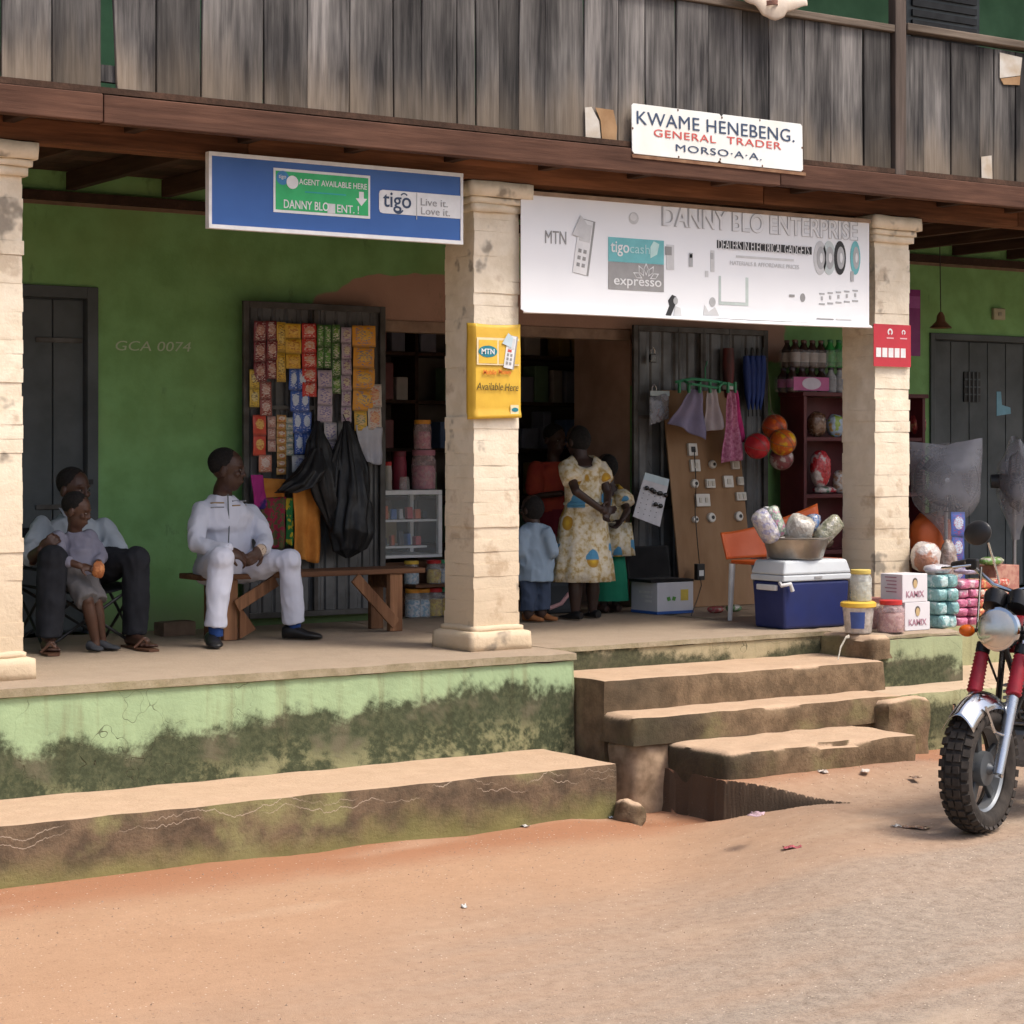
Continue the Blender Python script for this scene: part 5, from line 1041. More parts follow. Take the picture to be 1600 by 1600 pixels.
# balls in a net
NB = PY(1205, 648, 11.55); BG = 'plastic balls in the net beside the cabinet'
def ball(px, py, r, Y, c, c2, lb):
    p = PY(px, py, Y); o = MB().ell((0, 0, 0), r, 24, 16).build('ball', mat('ball %.2f %.2f' % (c[0], c[1]), c, c2, rough=.3, scale=14, bumpv=.05, lo=.48, hi=.56), None, smooth=True, ang=0); o.location = p; tag(o, lb, 'ball', BG); return p
bs = [(ball(1183, 697, .092, 11.55, (.50, .03, .03), (.42, .02, .03), 'plain red plastic ball hanging in the net'), .092), (ball(1210, 667, .090, 11.60, (.62, .13, .02), (.40, .06, .02), 'orange plastic ball on top in the net'), .09), (ball(1223, 691, .096, 11.50, (.66, .38, .02), (.55, .12, .02), 'yellow plastic ball with red blotches in the net'), .096), (ball(1221, 716, .086, 11.62, (.50, .44, .42), (.25, .08, .09), 'white ball with dark patches at the bottom of the net'), .086)]
t = thing('ball_net', 'string net holding four plastic balls beside the cabinet', 'net', NB); O = Vector(t.location); STR = plain('net string', (.20, .16, .12))
q = MB(O); kn = PY(1205, 640, 11.58)
for p, r in bs:
    for a in range(3):
        ax = Euler((R(20 + 25 * a), R(30 * a), R(60 * a))).to_matrix(); q.tube([p + ax @ Vector((math.cos(k * math.pi / 10) * (r + .003), math.sin(k * math.pi / 10) * (r + .003), 0)) for k in range(21)], .0016, 4, caps=False)
    q.tube([p + Vector((0, 0, r + .002)), kn], .0016, 4)
q.tube([kn, PY(1198, 560, 11.84)], .002, 4); q.build('mesh_cord', STR, t)

# ================================================================== MAROON CABINET with goods
KY = 11.62; kx0, kx1 = XY(1256, KY), XY(1446, KY); kt = ZY(1300, 613, KY); kd_ = .26
t = thing('cabinet', 'maroon wooden shelf cabinet stacked with goods behind the right pillar', 'cabinet', ((kx0 + kx1) / 2, KY + kd_ / 2, FZ)); O = Vector(t.location)
MARW = mat('maroon cabinet paint', (.105, .018, .022), (.07, .012, .015), rough=.45, scale=5)
for x in (kx0, (kx0 + kx1) / 2 + .12, kx1 - .03): MB(O).box(x, x + .03, KY, KY + kd_, FZ, kt - .031).build('side', MARW, t, bevel=.002)
MB(O).box(kx0 - .02, kx1 + .02, KY - .015, KY + kd_, kt - .03, kt).build('top', MARW, t, bevel=.003); MB(O).box(kx0 + .031, kx1 - .031, KY + kd_ - .012, KY + kd_, FZ + .01, kt - .032).build('back', MARW, t)
shz = []
for py in (683, 772, 860):
    z = ZY(1290, py, KY); shz.append(z); MB(O).box(kx0 + .031, kx1 - .031, KY + .004, KY + kd_ - .014, z - .028, z).build('shelf', MARW, t, bevel=.002)
KG = 'goods in the maroon cabinet'
def bag(name, label, p, w_, d_, h_, m, group=None, cat='bag', seed=0, rz=0.0, sq=2.4, knot=False, amp=.10, m2=None):
    """a filled plastic packet: squarish pillow with dents"""
    q = MB(); q.ell((0, 0, 0), 1.0, 22, 14); vs = []
    for v in q.v:
        s = [math.copysign(abs(c) ** (2 / sq), c) for c in v]; k = 1 + amp * mn.noise(v * 2.2 + Vector((seed, 0, 0))) + amp * .5 * mn.noise(v * 6 + Vector((0, seed, 0)))
        vs.append(Vector((s[0] * w_ / 2 * k, s[1] * d_ / 2 * k, max(-1, s[2] * k) * h_ / 2 + h_ / 2)))
    q.v = vs
    if knot: q.tube([(0, 0, h_ * .93), (0, 0, h_ * 1.05), (.01, 0, h_ * 1.16)], [w_ * .16, w_ * .06, w_ * .16], 10)
    o = q.build(name, m, None, smooth=True, ang=0); o.location = p; o.rotation_euler = (0, 0, rz); return tag(o, label, cat, group)
def foil(name, c, c2, c3=None, sc=14, rough=.25):
    if name in MATS: return MATS[name]
    m, nt_, b = new_mat(name); MATS[name] = m; v = coords(nt_, rnd=True); n1 = noise(nt_, v, sc, 3); col = ramp(nt_, n1, [(.40, c2), (.47, c), (.56, c), (.60, c3 or c2)])
    lk(nt_, col, b.inputs['Base Color']); b.inputs['Roughness'].default_value = rough; b.inputs['Coat Weight'].default_value = .4; bump(nt_, b, noise(nt_, v, 26, 4), .9, .02); return m
def kp(px, z, dy=.1): return (XY(px, KY + dy), KY + dy, z)
bag('goods_bag', 'brown packet on the top shelf of the maroon cabinet', kp(1276, shz[0] + .001), .15, .12, .19, foil('brown packet', (.13, .06, .03), (.22, .13, .08), (.30, .22, .16)), KG, seed=1)
bag('goods_bag', 'blue, white and green packet on the top shelf of the maroon cabinet', kp(1305, shz[0] + .001), .14, .10, .17, foil('blue white packet', (.36, .46, .58), (.50, .30, .08), (.28, .40, .06)), KG, seed=2)
bag('goods_bag', 'red and white packet standing on the middle shelf of the maroon cabinet', kp(1282, shz[1] + .05), .17, .12, .27, foil('red white packet', (.50, .03, .04), (.55, .48, .46), (.42, .02, .03), 9), KG, seed=3)
bag('goods_bag', 'flat white and green packet lying under the red packet in the cabinet', kp(1288, shz[1] + .001, .08), .20, .12, .055, foil('white green packet', (.50, .46, .44), (.03, .15, .09), (.42, .03, .05)), KG, seed=4)
bag('goods_bag', 'white paper twist on the middle shelf of the maroon cabinet', kp(1312, shz[1] + .001), .11, .09, .17, foil('white packet', (.52, .50, .48), (.34, .22, .14)), KG, seed=5)
bag('goods_bag', 'grey packet on the lowest visible shelf of the maroon cabinet', kp(1284, shz[2] + .001), .2, .12, .15, foil('grey tan packet', (.30, .23, .16), (.22, .15, .1)), KG, seed=6)
bag('goods_bag', 'dark red packet on the cabinet shelf right of the pillar', kp(1434, shz[0] + .001), .12, .12, .20, foil('dark red packet', (.26, .03, .03), (.4, .2, .1)), KG, seed=7)
# bottle packs on top
def bottle_pack(label, px0, px1, py0, py1, Y, body, cap, band, n=4, lab=None):
    x0, x1 = XY(px0, Y), XY(px1, Y); z0, z1 = ZY(px0, py1, Y), ZY(px0, py0, Y); t = thing('bottle_pack', label, 'bottle pack', ((x0 + x1) / 2, Y, z0), 0, 'bottle packs on the maroon cabinet'); r = (x1 - x0) / n / 2; h = z1 - z0; M0 = None
    for j in range(2):
        for i in range(n):
            if M0 is None: M0 = MB().lathe((0, 0, 0), [(0, 0), (r * .9, 0), (r * .97, .008), (r * .97, h * .62), (r * .4, h * .84), (r * .4, h * .9)], 12).mesh('bottle', body, True); C0 = MB().lathe((0, 0, h * .9), [(r * .46, 0), (r * .46, h * .09), (0, h * .1)], 10).mesh('bottle_cap', cap, True); L0 = MB().lathe((0, 0, h * .2), [(r * .985, 0), (r * .985, h * .34)], 12).mesh('bottle_label', band, True)
            o = put('bottle', M0, t, ((i - (n - 1) / 2) * 2 * r, j * 2 * r, 0)); put('bottle_cap', C0, o); put('bottle_label', L0, o)
    W = (x1 - x0) / 2 + .004; MB().box(-W, W, -r - .004, 3 * r + .004, .002, h * .66).build('shrink_film', film_mat('shrink film', (.5, .5, .52), .18, .15), t, bevel=.02)
    if lab: flat(t, 'pack_label', lab[0], rect(-W * .9, W * .9, h * .08, h * .62), -r - .006); flat(t, 'pack_badge', lab[1], oval(.0, h * .36, W * .48, h * .24), -r - .008)
    return t
DKB = plain('dark cola plastic', (.035, .018, .014), .2); GRB = plain('green bottle plastic', (.03, .22, .05), .2); CLB = plain('pale bottle plastic', (.30, .32, .34), .2)
z0k = 613
bottle_pack('pack of dark bottles with pink and white labels, bottom left on the cabinet', 1230, 1290, 574, 613, KY + .06, DKB, plain('dark cap', (.05, .04, .06)), plain('magenta label', (.30, .05, .20)), lab=(plain('pink pack print', (.42, .10, .26)), plain('white violet badge', (.52, .50, .60))))
bottle_pack('pack of pale bottles, bottom right on the cabinet by the pillar', 1291, 1345, 574, 613, KY + .06, CLB, plain('dark cap', (.05, .04, .06)), plain('grey label', (.25, .26, .28)))
bottle_pack('pack of dark brown bottles with silver labels, upper left on the cabinet', 1235, 1289, 530, 574, KY + .06, DKB, plain('brown cap', (.10, .05, .04)), plain('silver label', (.33, .30, .28)))
bottle_pack('pack of green bottles, upper right on the cabinet by the pillar', 1290, 1344, 530, 574, KY + .06, GRB, plain('green cap', (.03, .16, .06)), plain('bright green label', (.05, .30, .06)))

# ================================================================== FRONT GOODS: cooler, basin, chair, jars, cartons, packets
cc = PZ(1225, 985, FZ); cw, cdp, chh = .545, .30, .40; X0, Y0 = cc.x, max(cc.y, PF1 + .05)
t = thing('cooler', 'dark blue picnic cooler with a white lid at the top of the steps', 'cooler', (X0 + cw / 2, Y0 + cdp / 2, FZ)); COOL = mat('navy cooler plastic', (.022, .032, .125), (.018, .026, .10), rough=.4, scale=6, bumpv=.05); LIDW = mat('cooler lid plastic', (.56, .60, .63), (.50, .53, .55), rough=.4, scale=5, bumpv=.05)
def taper(x, y, z0, z1, k0, k1): return MB().hexa([Vector((a * x * k0, b * y * k0, z0)) for a, b in ((-1, -1), (1, -1), (1, 1), (-1, 1))], [Vector((a * x * k1, b * y * k1, z1)) for a, b in ((-1, -1), (1, -1), (1, 1), (-1, 1))])
taper(cw / 2, cdp / 2, .003, .295, .95, 1.0).build('body', COOL, t, bevel=.018, seg=3)
taper(cw / 2 + .008, cdp / 2 + .008, .297, .335, 1, 1).build('rim', LIDW, t, bevel=.008); taper(cw / 2 + .01, cdp / 2 + .01, .337, .425, 1.0, .90).build('lid', LIDW, t, bevel=.016, seg=3)
MB().box(-cw / 2 - .02, -cw / 2 + .004, -cdp / 2 + .06, cdp / 2 - .06, .24, .275).build('handle', WPL, t, bevel=.006); MB().box(-.03, .03, -cdp / 2 - .014, -cdp / 2 - .009, .312, .324).build('latch', plain('grey latch', (.3, .3, .3)), t)
MB().tube([(-cw / 2 - .005, -cdp / 2 + .03, .29), (-cw / 2 - .03, -cdp / 2 - .01, .275), (-cw / 2 + .03, -cdp / 2 - .025, .285), (-cw / 2 + .05, -cdp / 2 - .022, .24)], .013, 8).build('bail', WPL, t, smooth=True)
bz = FZ + .426; bc = Vector((X0 + cw * .42, Y0 + cdp * .5, bz)); STEEL = mat('dull aluminium', (.42, .39, .35), (.30, .27, .23), rough=.35, metal=.75, scale=8)
t = thing('basin', 'dull metal basin full of wrapped goods on the cooler', 'basin', bc); MB().lathe((0, 0, 0), [(0, .002), (.155, .002), (.17, .012), (.205, .125), (.222, .135), (.222, .14), (.198, .13), (.165, .02), (0, .012)], 30).build('bowl', STEEL, t, smooth=True)
RG = 'wrapped rolls in the metal basin'
for i, (px, py, r, l, ax, c1, lb) in enumerate(((1196, 822, .062, .21, (-.55, 0, .8), foil('clear wrap violet', (.40, .38, .42), (.26, .26, .40), (.52, .50, .46), 30), 'tilted pale violet wrapped roll at the left of the basin'), (1212, 815, .05, .20, (-.2, .3, .9), foil('clear wrap green', (.28, .36, .28), (.40, .18, .26), (.48, .46, .42), 34), 'green and pink wrapped roll behind in the basin'), (1250, 826, .088, .16, (.1, -.4, .85), foil('clear wrap white', (.52, .49, .44), (.38, .34, .29), (.58, .56, .52), 20), 'large white wrapped bundle in the middle of the basin'), (1294, 828, .060, .20, (.6, -.25, .6), foil('clear wrap olive', (.33, .32, .24), (.20, .21, .14), (.46, .44, .38), 28), 'olive wrapped roll leaning right in the basin'), (1270, 818, .045, .12, (.3, .2, .8), foil('clear wrap blue', (.10, .18, .36), (.3, .3, .35), None, 28), 'small blue wrapped roll at the back of the basin'))):
    p = PY(px, py, bc.y + (.06 if 'behind' in lb or 'back' in lb else -.04)); d = Vector(ax).normalized(); q = MB()
    q.tube([-d * l * .5, -d * l * .45, -d * l * .2, d * l * .2, d * l * .42, d * l * .5], [r * .6, r * .9, r, r * .98, r * .92, r * .6], 18); q.v = [v + Vector(mn.noise_vector(v * 16 + Vector((i, 0, 0)))) * .012 for v in q.v]
    o = q.build('wrapped_roll', c1, None, smooth=True, ang=0); o.location = p; tag(o, lb, 'roll', RG)
# chair behind the cooler
t = thing('plastic_chair', 'plastic chair with an orange back and white legs behind the cooler', 'chair', (XY(1228, 10.45), 10.45, FZ)); O = Vector(t.location); ORC = mat('orange chair plastic', (.66, .13, .025), (.56, .10, .02), rough=.4, scale=5, bumpv=.05)
lx, rx = XY(1163, 10.4), XY(1318, 10.4)
MB(O).sheet(lambda u, v: Vector((lx + .02 + (rx - lx - .02) * u, 10.60 + .07 * math.cos((u - .5) * math.pi) + .06 * v, 1.20 + (.17 + .18 * u * u) * v)), 24, 10).build('backrest', ORC, t, smooth=True, solid=.012)
MB(O).box(lx + .05, rx - .03, 10.18, 10.60, 1.17, 1.195).build('seat', ORC, t, bevel=.01)
for x, y in ((lx + .03, 10.2), (rx - .04, 10.2), (lx + .03, 10.58), (rx - .04, 10.58)): MB(O).tube([(x + (.02 if x < O.x else -.02), y, 1.17), (x, y, FZ + .002)], [.022, .015], 10).build('leg', WPL, t, smooth=True)
MB(O).sheet(lambda u, v: Vector((lx - .02 + .03 * math.sin(u * 2.6), 10.15 + .03 * v, 1.55 - .62 * u)), 16, 2).build('armrest', WPL, t, smooth=True, solid=.02)
# jars and tubs at the platform edge
ey = 9.42
def edge(px, Y=ey): return (XY(px, Y), Y, FZ + .001)
EG = 'jars at the platform edge'
tub = thing('tub', 'clear plastic tub with a wide yellow lid beside the cooler', 'tub', edge(1341, 9.44), 0, EG); r = .098
MB().lathe((0, 0, 0), [(0, 0), (r * .78, 0), (r * .82, .006), (r * .98, .165)], 24).build('body', film_mat('cloudy tub plastic', (.60, .56, .52), .75, .3), tub, smooth=True); MB().lathe((0, 0, 0), [(r * 1.0, .155), (r * 1.1, .160), (r * 1.1, .182), (r * 1.0, .19), (0, .19)], 24).build('lid', YLID, tub, smooth=True)
MB().lathe((0, 0, 0), [(0, .008), (r * .74, .008), (r * .9, .13), (0, .14)], 16).build('contents', sweet('white sweets', (.52, .48, .44), (.40, .34, .30), 30), tub); lbm = MB(); lbm.sheet(lambda u, v: ((r * (.84 + .11 * v)) * math.sin(-1.3 + 1.0 * u), -(r * (.84 + .11 * v)) * math.cos(-1.3 + 1.0 * u), .03 + .10 * v), 8, 2); lbm.build('label', plain('navy label', (.05, .09, .28)), tub, solid=.001)
jar('sweets_jar', 'clear jar of white sweets with a yellow lid on top of the tub', (XY(1345, 9.44), 9.44, FZ + .1925), .067, .19, film_mat('cloudy jar', (.60, .62, .58), .55, .25), plain('pale yellow lid', (.66, .52, .14)), sweet('pale green sweets', (.52, .52, .44), (.42, .42, .33), 35), group=EG)
jar('sweets_jar', 'clear jar of brown sweets with a red lid in front of the white cartons', edge(1392, 9.36), .085, .195, CLEAR2, REDLID, sweet('brown sweets', (.42, .28, .25), (.28, .13, .12), 35), group=EG, shoulder=.75)
jar('sweets_jar', 'pink lidded jar standing between the tub and the cartons', edge(1374, 9.60), .085, .19, CLEAR2, plain('salmon lid', (.55, .24, .20)), sweet('pink brown sweets', (.40, .20, .20), (.28, .12, .12), 35), group=EG, shoulder=.9)
INK = plain('carton pink ink', (.42, .22, .28)); SKIN_P = plain('printed skin', (.52, .38, .20)); HAIR_P = plain('printed hair', (.10, .08, .07)); CARTW = mat('white carton card', (.66, .65, .67), (.60, .58, .61), rough=.6, scale=4)
for i, (px, pyb, lb) in enumerate(((1414, 985, 'white carton with a small portrait, lower one of the stack at the platform edge'), (1410, 943, 'white carton with a small portrait, upper one of the stack at the platform edge'))):
    b0 = XY(px, 9.36); z0 = FZ + .002 + i * .173; w_, h_ = .212, .172; t = thing('carton', lb, 'carton', (b0 + w_ / 2, 9.36, z0), 0, 'white cartons at the platform edge')
    MB().box(-w_ / 2, w_ / 2, 0, .19, 0, h_).build('box', CARTW, t, bevel=.003); flat(t, 'portrait', HAIR_P, oval(.0, .122, .022, .027, 14), -.0005); flat(t, 'portrait', SKIN_P, oval(.0, .112, .017, .026, 14), -.002); text('KAMIX', .055, INK, t, -.0, -.002, .05, width=.15, bold=.012)
    for k in range(5): MB().box(-w_ / 2 - .0015, -w_ / 2 - .0004, .05, .15 - .01 * (k % 3), h_ * .86 - k * .022, h_ * .9 - k * .022).build('print_line', INK, t)
def stack(label, px0, px1, n, hz, m, Y, grp, z0=FZ, name='packet', sd=0):
    w_ = XY(px1, Y) - XY(px0, Y)
    for i in range(n):
        for j in range(2):
            bag(name, label[0] % ('left' if j == 0 else 'right', ['bottom', 'second', 'third', 'fourth', 'top'][i if i < n - 1 else 4]), (XY(px0, Y) + w_ * (.26 + .48 * j) + rng.uniform(-.006, .006), Y + rng.uniform(-.01, .01), z0 + .001 + i * hz), w_ * .53, .17, hz * 1.0, m, grp, 'packet', sd + i * 3 + j, rng.uniform(-.1, .1), 4.5, amp=.06)
stack(['teal foil packet, %s column, %s layer of the teal pile'], 1455, 1484, 4, .083, foil('teal foil', (.19, .38, .38), (.12, .26, .27), (.42, .56, .56), 10), 9.43, 'teal packets at the platform edge', sd=10)
stack(['pink foil packet in the %s column of the pink pile, %s layer'], 1484, 1517, 5, .058, foil('pink foil', (.50, .13, .24), (.30, .06, .12), (.60, .36, .42), 10), 9.50, 'pink packets at the platform edge', sd=40)
stack(['red and yellow packet, %s column, %s layer of the corner pile'], 1516, 1566, 4, .062, foil('red yellow foil', (.50, .09, .06), (.60, .40, .14), (.58, .46, .36), 12), 9.98, 'red and yellow packets by the platform corner', sd=70)
bag('goods_bag', 'clear plastic bag with a brown round loaf behind the cartons', (XY(1446, 9.66), 9.66, FZ + .33), .20, .16, .20, foil('clear bag brown', (.52, .47, .44), (.34, .15, .09), (.60, .57, .55), 7), seed=90, knot=False)
bag('goods_bag', 'silver white packet lying on top of the teal pile', (XY(1462, 9.47), 9.45, FZ + .336), .20, .13, .06, foil('silver foil', (.46, .44, .47), (.30, .28, .32), (.60, .58, .60), 9), seed=91)
bag('goods_bag', 'pale sack under the clear bag behind the cartons', (XY(1446, 9.66), 9.66, FZ), .22, .2, .33, foil('pale sack', (.44, .40, .36), (.30, .26, .22)), seed=92)
bag('goods_bag', 'grey printed packet standing behind the teal pile', (XY(1482, 9.85), 9.85, FZ + .1), .13, .10, .42, foil('grey print packet', (.30, .26, .24), (.20, .14, .12), (.42, .39, .37)), seed=93)
bag('goods_bag', 'flat violet packet on top of the pink pile', (XY(1512, 9.62), 9.62, FZ + .31), .2, .13, .04, foil('violet foil', (.34, .30, .40), (.22, .18, .28)), seed=94)
t = strip(1486, 1507, 800, 915, 3, (.04, .09, .32), (.40, .48, .60), (.30, .04, .08), 'tall strip of blue and white detergent packs behind the pink pile', Y=10.2, name='detergent_strip', group='goods behind the platform edge'); MB().box(-.05, .05, -.012, .012, -.62, -.56).build('yellow_end', YLID, t, bevel=.01)
t = thing('printed_box', 'pink checked box behind the red and yellow packets', 'box', (XY(1560, 10.2), 10.2, FZ)); MB().box(-.11, .12, -.08, .08, 0, .32).build('box', weave('pink check card', (.46, .26, .20), (.36, .16, .13), 22), t, bevel=.004); 
bag('green_bag', 'green and white packet lying on the pink checked box', (XY(1549, 10.15), 10.15, FZ + .322), .20, .12, .06, foil('green packet', (.12, .26, .05), (.36, .36, .28)), seed=97)
bag('orange_bag', 'large orange bag behind the first wrapped fan', (XY(1455, 10.9), 10.9, FZ + .30), .36, .2, .36, mat('orange plastic bag', (.58, .13, .03), (.45, .09, .02), rough=.4, scale=4, bumpv=.5, bscale=14), seed=98, amp=.14)
t = thing('stool', 'low wooden stool carrying the orange bag', 'stool', (XY(1455, 10.9), 10.9, FZ)); MB().box(-.17, .17, -.12, .12, .27, .30).build('seat', WOODB, t, bevel=.005)
for a in (-1, 1):
    for b in (-1, 1): MB().box(a * .14 - .018, a * .14 + .018, b * .09 - .018, b * .09 + .018, .001, .269).build('leg', WOODL, t)
for px, py, m_, lb in ((1118, 950, foil('red litter', (.40, .08, .08), (.3, .2, .15)), 'small red packet on the floor by the socket board'), (1146, 948, foil('green litter', (.10, .22, .08), (.5, .5, .45)), 'small green and white packet on the floor by the socket board')):
    p = PZ(px, py + 8, FZ); bag('floor_packet', lb, p, .12, .08, .05, m_, 'packets on the floor by the socket board', 'packet', px)

# ================================================================== WRAPPED FANS
def fan(label, px, py, Y, yaw, top, wide):
    p = PY(px, py, Y); h = p.z - FZ; t = thing('standing_fan', label, 'fan', (p.x, Y, FZ), yaw, 'wrapped standing fans')
    DK = plain('dark fan plastic', (.030, .032, .035), .4); CG_ = plain('fan cage wire', (.055, .055, .06), .4, .3)
    MB().lathe((0, 0, 0), [(0, 0), (.19, 0), (.19, .018), (.05, .04), (.022, .06), (0, .06)], 24).build('base', DK, t, smooth=True); MB().tube([(0, 0, .05), (0, 0, h - .12)], .014, 10).build('pole', plain('silver pole', (.40, .40, .42), .3, .6), t, smooth=True)
    MB().tube([(0, .02, h - .14), (0, .07, h - .02)], [.03, .045], 12).tube([(0, .0, h), (0, .17, h)], [.06, .05], 14).build('motor', DK, t, smooth=True)
    q = MB(); r = .225
    for k in range(56):
        a = 2 * math.pi * k / 56; ca, sa = math.cos(a), math.sin(a)
        q.tube([(.05 * ca, -.085, h + .05 * sa), (.15 * ca, -.08, h + .15 * sa), (r * ca, -.03, h + r * sa), (.18 * ca, .03, h + .18 * sa), (.05 * ca, .045, h + .05 * sa)], .0022, 4, caps=False)
    for rr, y in ((r, -.03), (.15, -.081), (.10, -.084)): q.tube([(rr * math.cos(k * math.pi / 16), y, h + rr * math.sin(k * math.pi / 16)) for k in range(33)], .004, 5, caps=False)
    q.build('cage', CG_, t, smooth=True)
    for k in range(3):
        a0 = 2 * math.pi * k / 3; MB().sheet(lambda u, v: ((.04 + .15 * u) * math.cos(a0 + (v - .5) * (1.0 + .2 * u)), -.03 + .03 * (v - .5), h + (.04 + .15 * u) * math.sin(a0 + (v - .5) * (1.0 + .2 * u))), 6, 6).build('blade', plain('fan blade', (.045, .045, .05), .3), t, smooth=True, solid=.003)
    MB().lathe((0, 0, 0), [(.05, .0), (.045, .02), (.0, .028)], 16, Matrix.Rotation(R(90), 3, 'X')).build('hub', DK, t, smooth=True).location = (0, -.085, h)
    b_ = MB().lathe((0, 0, 0), [(.018, 0), (.016, .004), (0, .005)], 12, Matrix.Rotation(R(90), 3, 'X')).build('badge', plain('pale badge', (.5, .54, .6)), t); b_.location = (0, -.115, h)
    # loose clear bag pulled over the head and gathered at the pole
    def bg(u, v):
        a = 2 * math.pi * u; ca, sa = math.cos(a), math.sin(a)
        zt = h + r + top; z = zt - (zt - (h - r - .20)) * v
        if v < .52: wx, wy = r + wide * (1 - .35 * v), .03 + .12 * min(1, v * 4)
        else: k = (v - .52) / .48; k = k * k * (3 - 2 * k); wx, wy = (r + wide * .82) * (1 - k) + .03 * k, .15 * (1 - k) + .03 * k
        x = wx * math.copysign(abs(ca) ** .75, ca); y = wy * sa; n_ = mn.noise_vector(Vector((x * 6, y * 6 + px, z * 3)))
        return (x + .018 * n_.x, y - .02 + .02 * n_.y, z + .012 * n_.z + (.03 * (abs(ca) - .5) if v < .05 else 0) + (.02 if ca > 0 and v < .1 else 0))
    MB().sheet(bg, 40, 26).build('plastic_bag', film_mat('clear dusty bag', (.36, .37, .42), .40, .3, 3.0, .5), t, smooth=True, ang=0)
    return t
fan('standing fan in a clear plastic bag, the one facing the street beside the right pillar', 1478, 750, 10.75, R(-40), .035, .03)
fan('standing fan in a clear plastic bag turned sideways, at the right edge', 1585, 752, 10.75, R(48), .07, .0)

# ================================================================== PEOPLE
def skin_mat(name, c): return mat(name, c, tuple(x * .78 for x in c), rough=.45, scale=12, bumpv=.1, bscale=90, spec=.45)
def dirn(a, b): return (Vector(b) - Vector(a)).normalized()
def limb(q, pts, rs, n=14, hem=False):
    pts = [Vector(p) for p in pts]; q.tube(pts, rs, n)
    for p, r in list(zip(pts, rs))[:len(pts) - (1 if hem else 0)]: q.ell(p, r * .97, 14, 10)
def rings(q, rs, n=24, fold=0.0, nf=9):                       # closed loft of oval rings: centre, half width, half depth, sideways axis
    vs = []; m = len(rs)
    for i, (c, a, b, x) in enumerate(rs):
        x = Vector(x).normalized(); up = Vector((0, 0, 1)); y = up.cross(x).normalized(); c = Vector(c)
        for k in range(n):
            t = 2 * math.pi * k / n; f = 1 + fold * (i / (m - 1)) * math.sin(nf * t + i * .3); vs.append(c + x * (a * f * math.cos(t)) + y * (b * f * math.sin(t)))
    fs = [(i * n + k, i * n + (k + 1) % n, (i + 1) * n + (k + 1) % n, (i + 1) * n + k) for i in range(m - 1) for k in range(n)] + [tuple(range(n - 1, -1, -1)), tuple((m - 1) * n + k for k in range(n))]
    q.add(vs, fs)
def head(q, c, f, s=1.0, up=(0, 0, 1)):
    f = Vector(f).normalized(); u = Vector(up).normalized(); r = f.cross(u).normalized(); u = r.cross(f); M = Matrix((r, f, u)).transposed(); c = Vector(c)
    at = lambda x, y, z: c + M @ Vector((x, y, z)) * s
    E = lambda p, r_: q.ell(at(*p), tuple(k * s for k in r_), 16, 12, M)
    E((0, -.004, .030), (.074, .092, .088)); E((0, .020, -.040), (.058, .068, .074)); E((0, .030, -.088), (.034, .038, .026)); E((0, .090, -.020), (.015, .017, .015)); E((0, .084, .002), (.009, .014, .026))
    E((0, .080, -.058), (.025, .014, .011)); E((0, .076, .026), (.050, .016, .010)); E((.038, .062, -.018), (.020, .02, .018)); E((-.038, .062, -.018), (.020, .02, .018))
    for k in (-1, 1): E((k * .076, -.006, -.008), (.009, .020, .030))
    return at, M
def eyes_hair(t, O, at, M, s, hair, back=.020, low=.044, rz=.083):
    q = MB(O)
    for k in (-1, 1): q.ell(at(k * .030, .079, .004), (.0115 * s, .007 * s, .0045 * s), 10, 8, M)
    q.build('eyes', plain('eye white', (.22, .18, .155), .6), t, smooth=True); q = MB(O)
    for k in (-1, 1): q.ell(at(k * .030, .085, .004), (.006 * s, .004 * s, .0055 * s), 8, 6, M)
    q.build('pupils', plain('pupil', (.01, .008, .006), .5), t, smooth=True)
    if hair:
        q = MB(O); q.ell(at(0, -back, low), (.079 * s, .090 * s, rz * s), 22, 14, M); q.v = [p + Vector(mn.noise_vector((p - O) * 60)) * .002 for p in q.v]; q.build('hair', hair, t, smooth=True, ang=0)
def hand(q, w, d, pn, side, curl=.5, s=1.0):
    """wrist w, pointing d, palm faces pn, thumb leaves on the given side"""
    d = Vector(d).normalized(); pn = Vector(pn); pn = (pn - d * pn.dot(d)).normalized(); x = d.cross(pn).normalized() * side; w = Vector(w); M = Matrix((x, d, pn)).transposed()
    q.ell(w + d * .045 * s, (.040 * s, .052 * s, .016 * s), 14, 10, M)
    for k, (off, ln) in enumerate(((.027, .072), (.009, .082), (-.010, .076), (-.028, .060))):
        p = w + d * .082 * s + x * off * s; e = d; pts = [p]; a = 0
        for seg in (.45, .32, .23): a += curl; e = d * math.cos(a) + pn * math.sin(a); pts.append(pts[-1] + e * ln * seg * s)
        q.tube(pts, [.0095 * s, .0088 * s, .008 * s, .0062 * s], 8); q.ell(pts[-1], .0064 * s, 8, 6)
    p = w + d * .025 * s + x * .030 * s; e = (d * .6 + x * .7 + pn * .35).normalized(); q.tube([p, p + e * .036 * s, p + e * .036 * s + (d * .85 + x * .2 + pn * .4).normalized() * .03 * s], [.013 * s, .0105 * s, .0075 * s], 8)
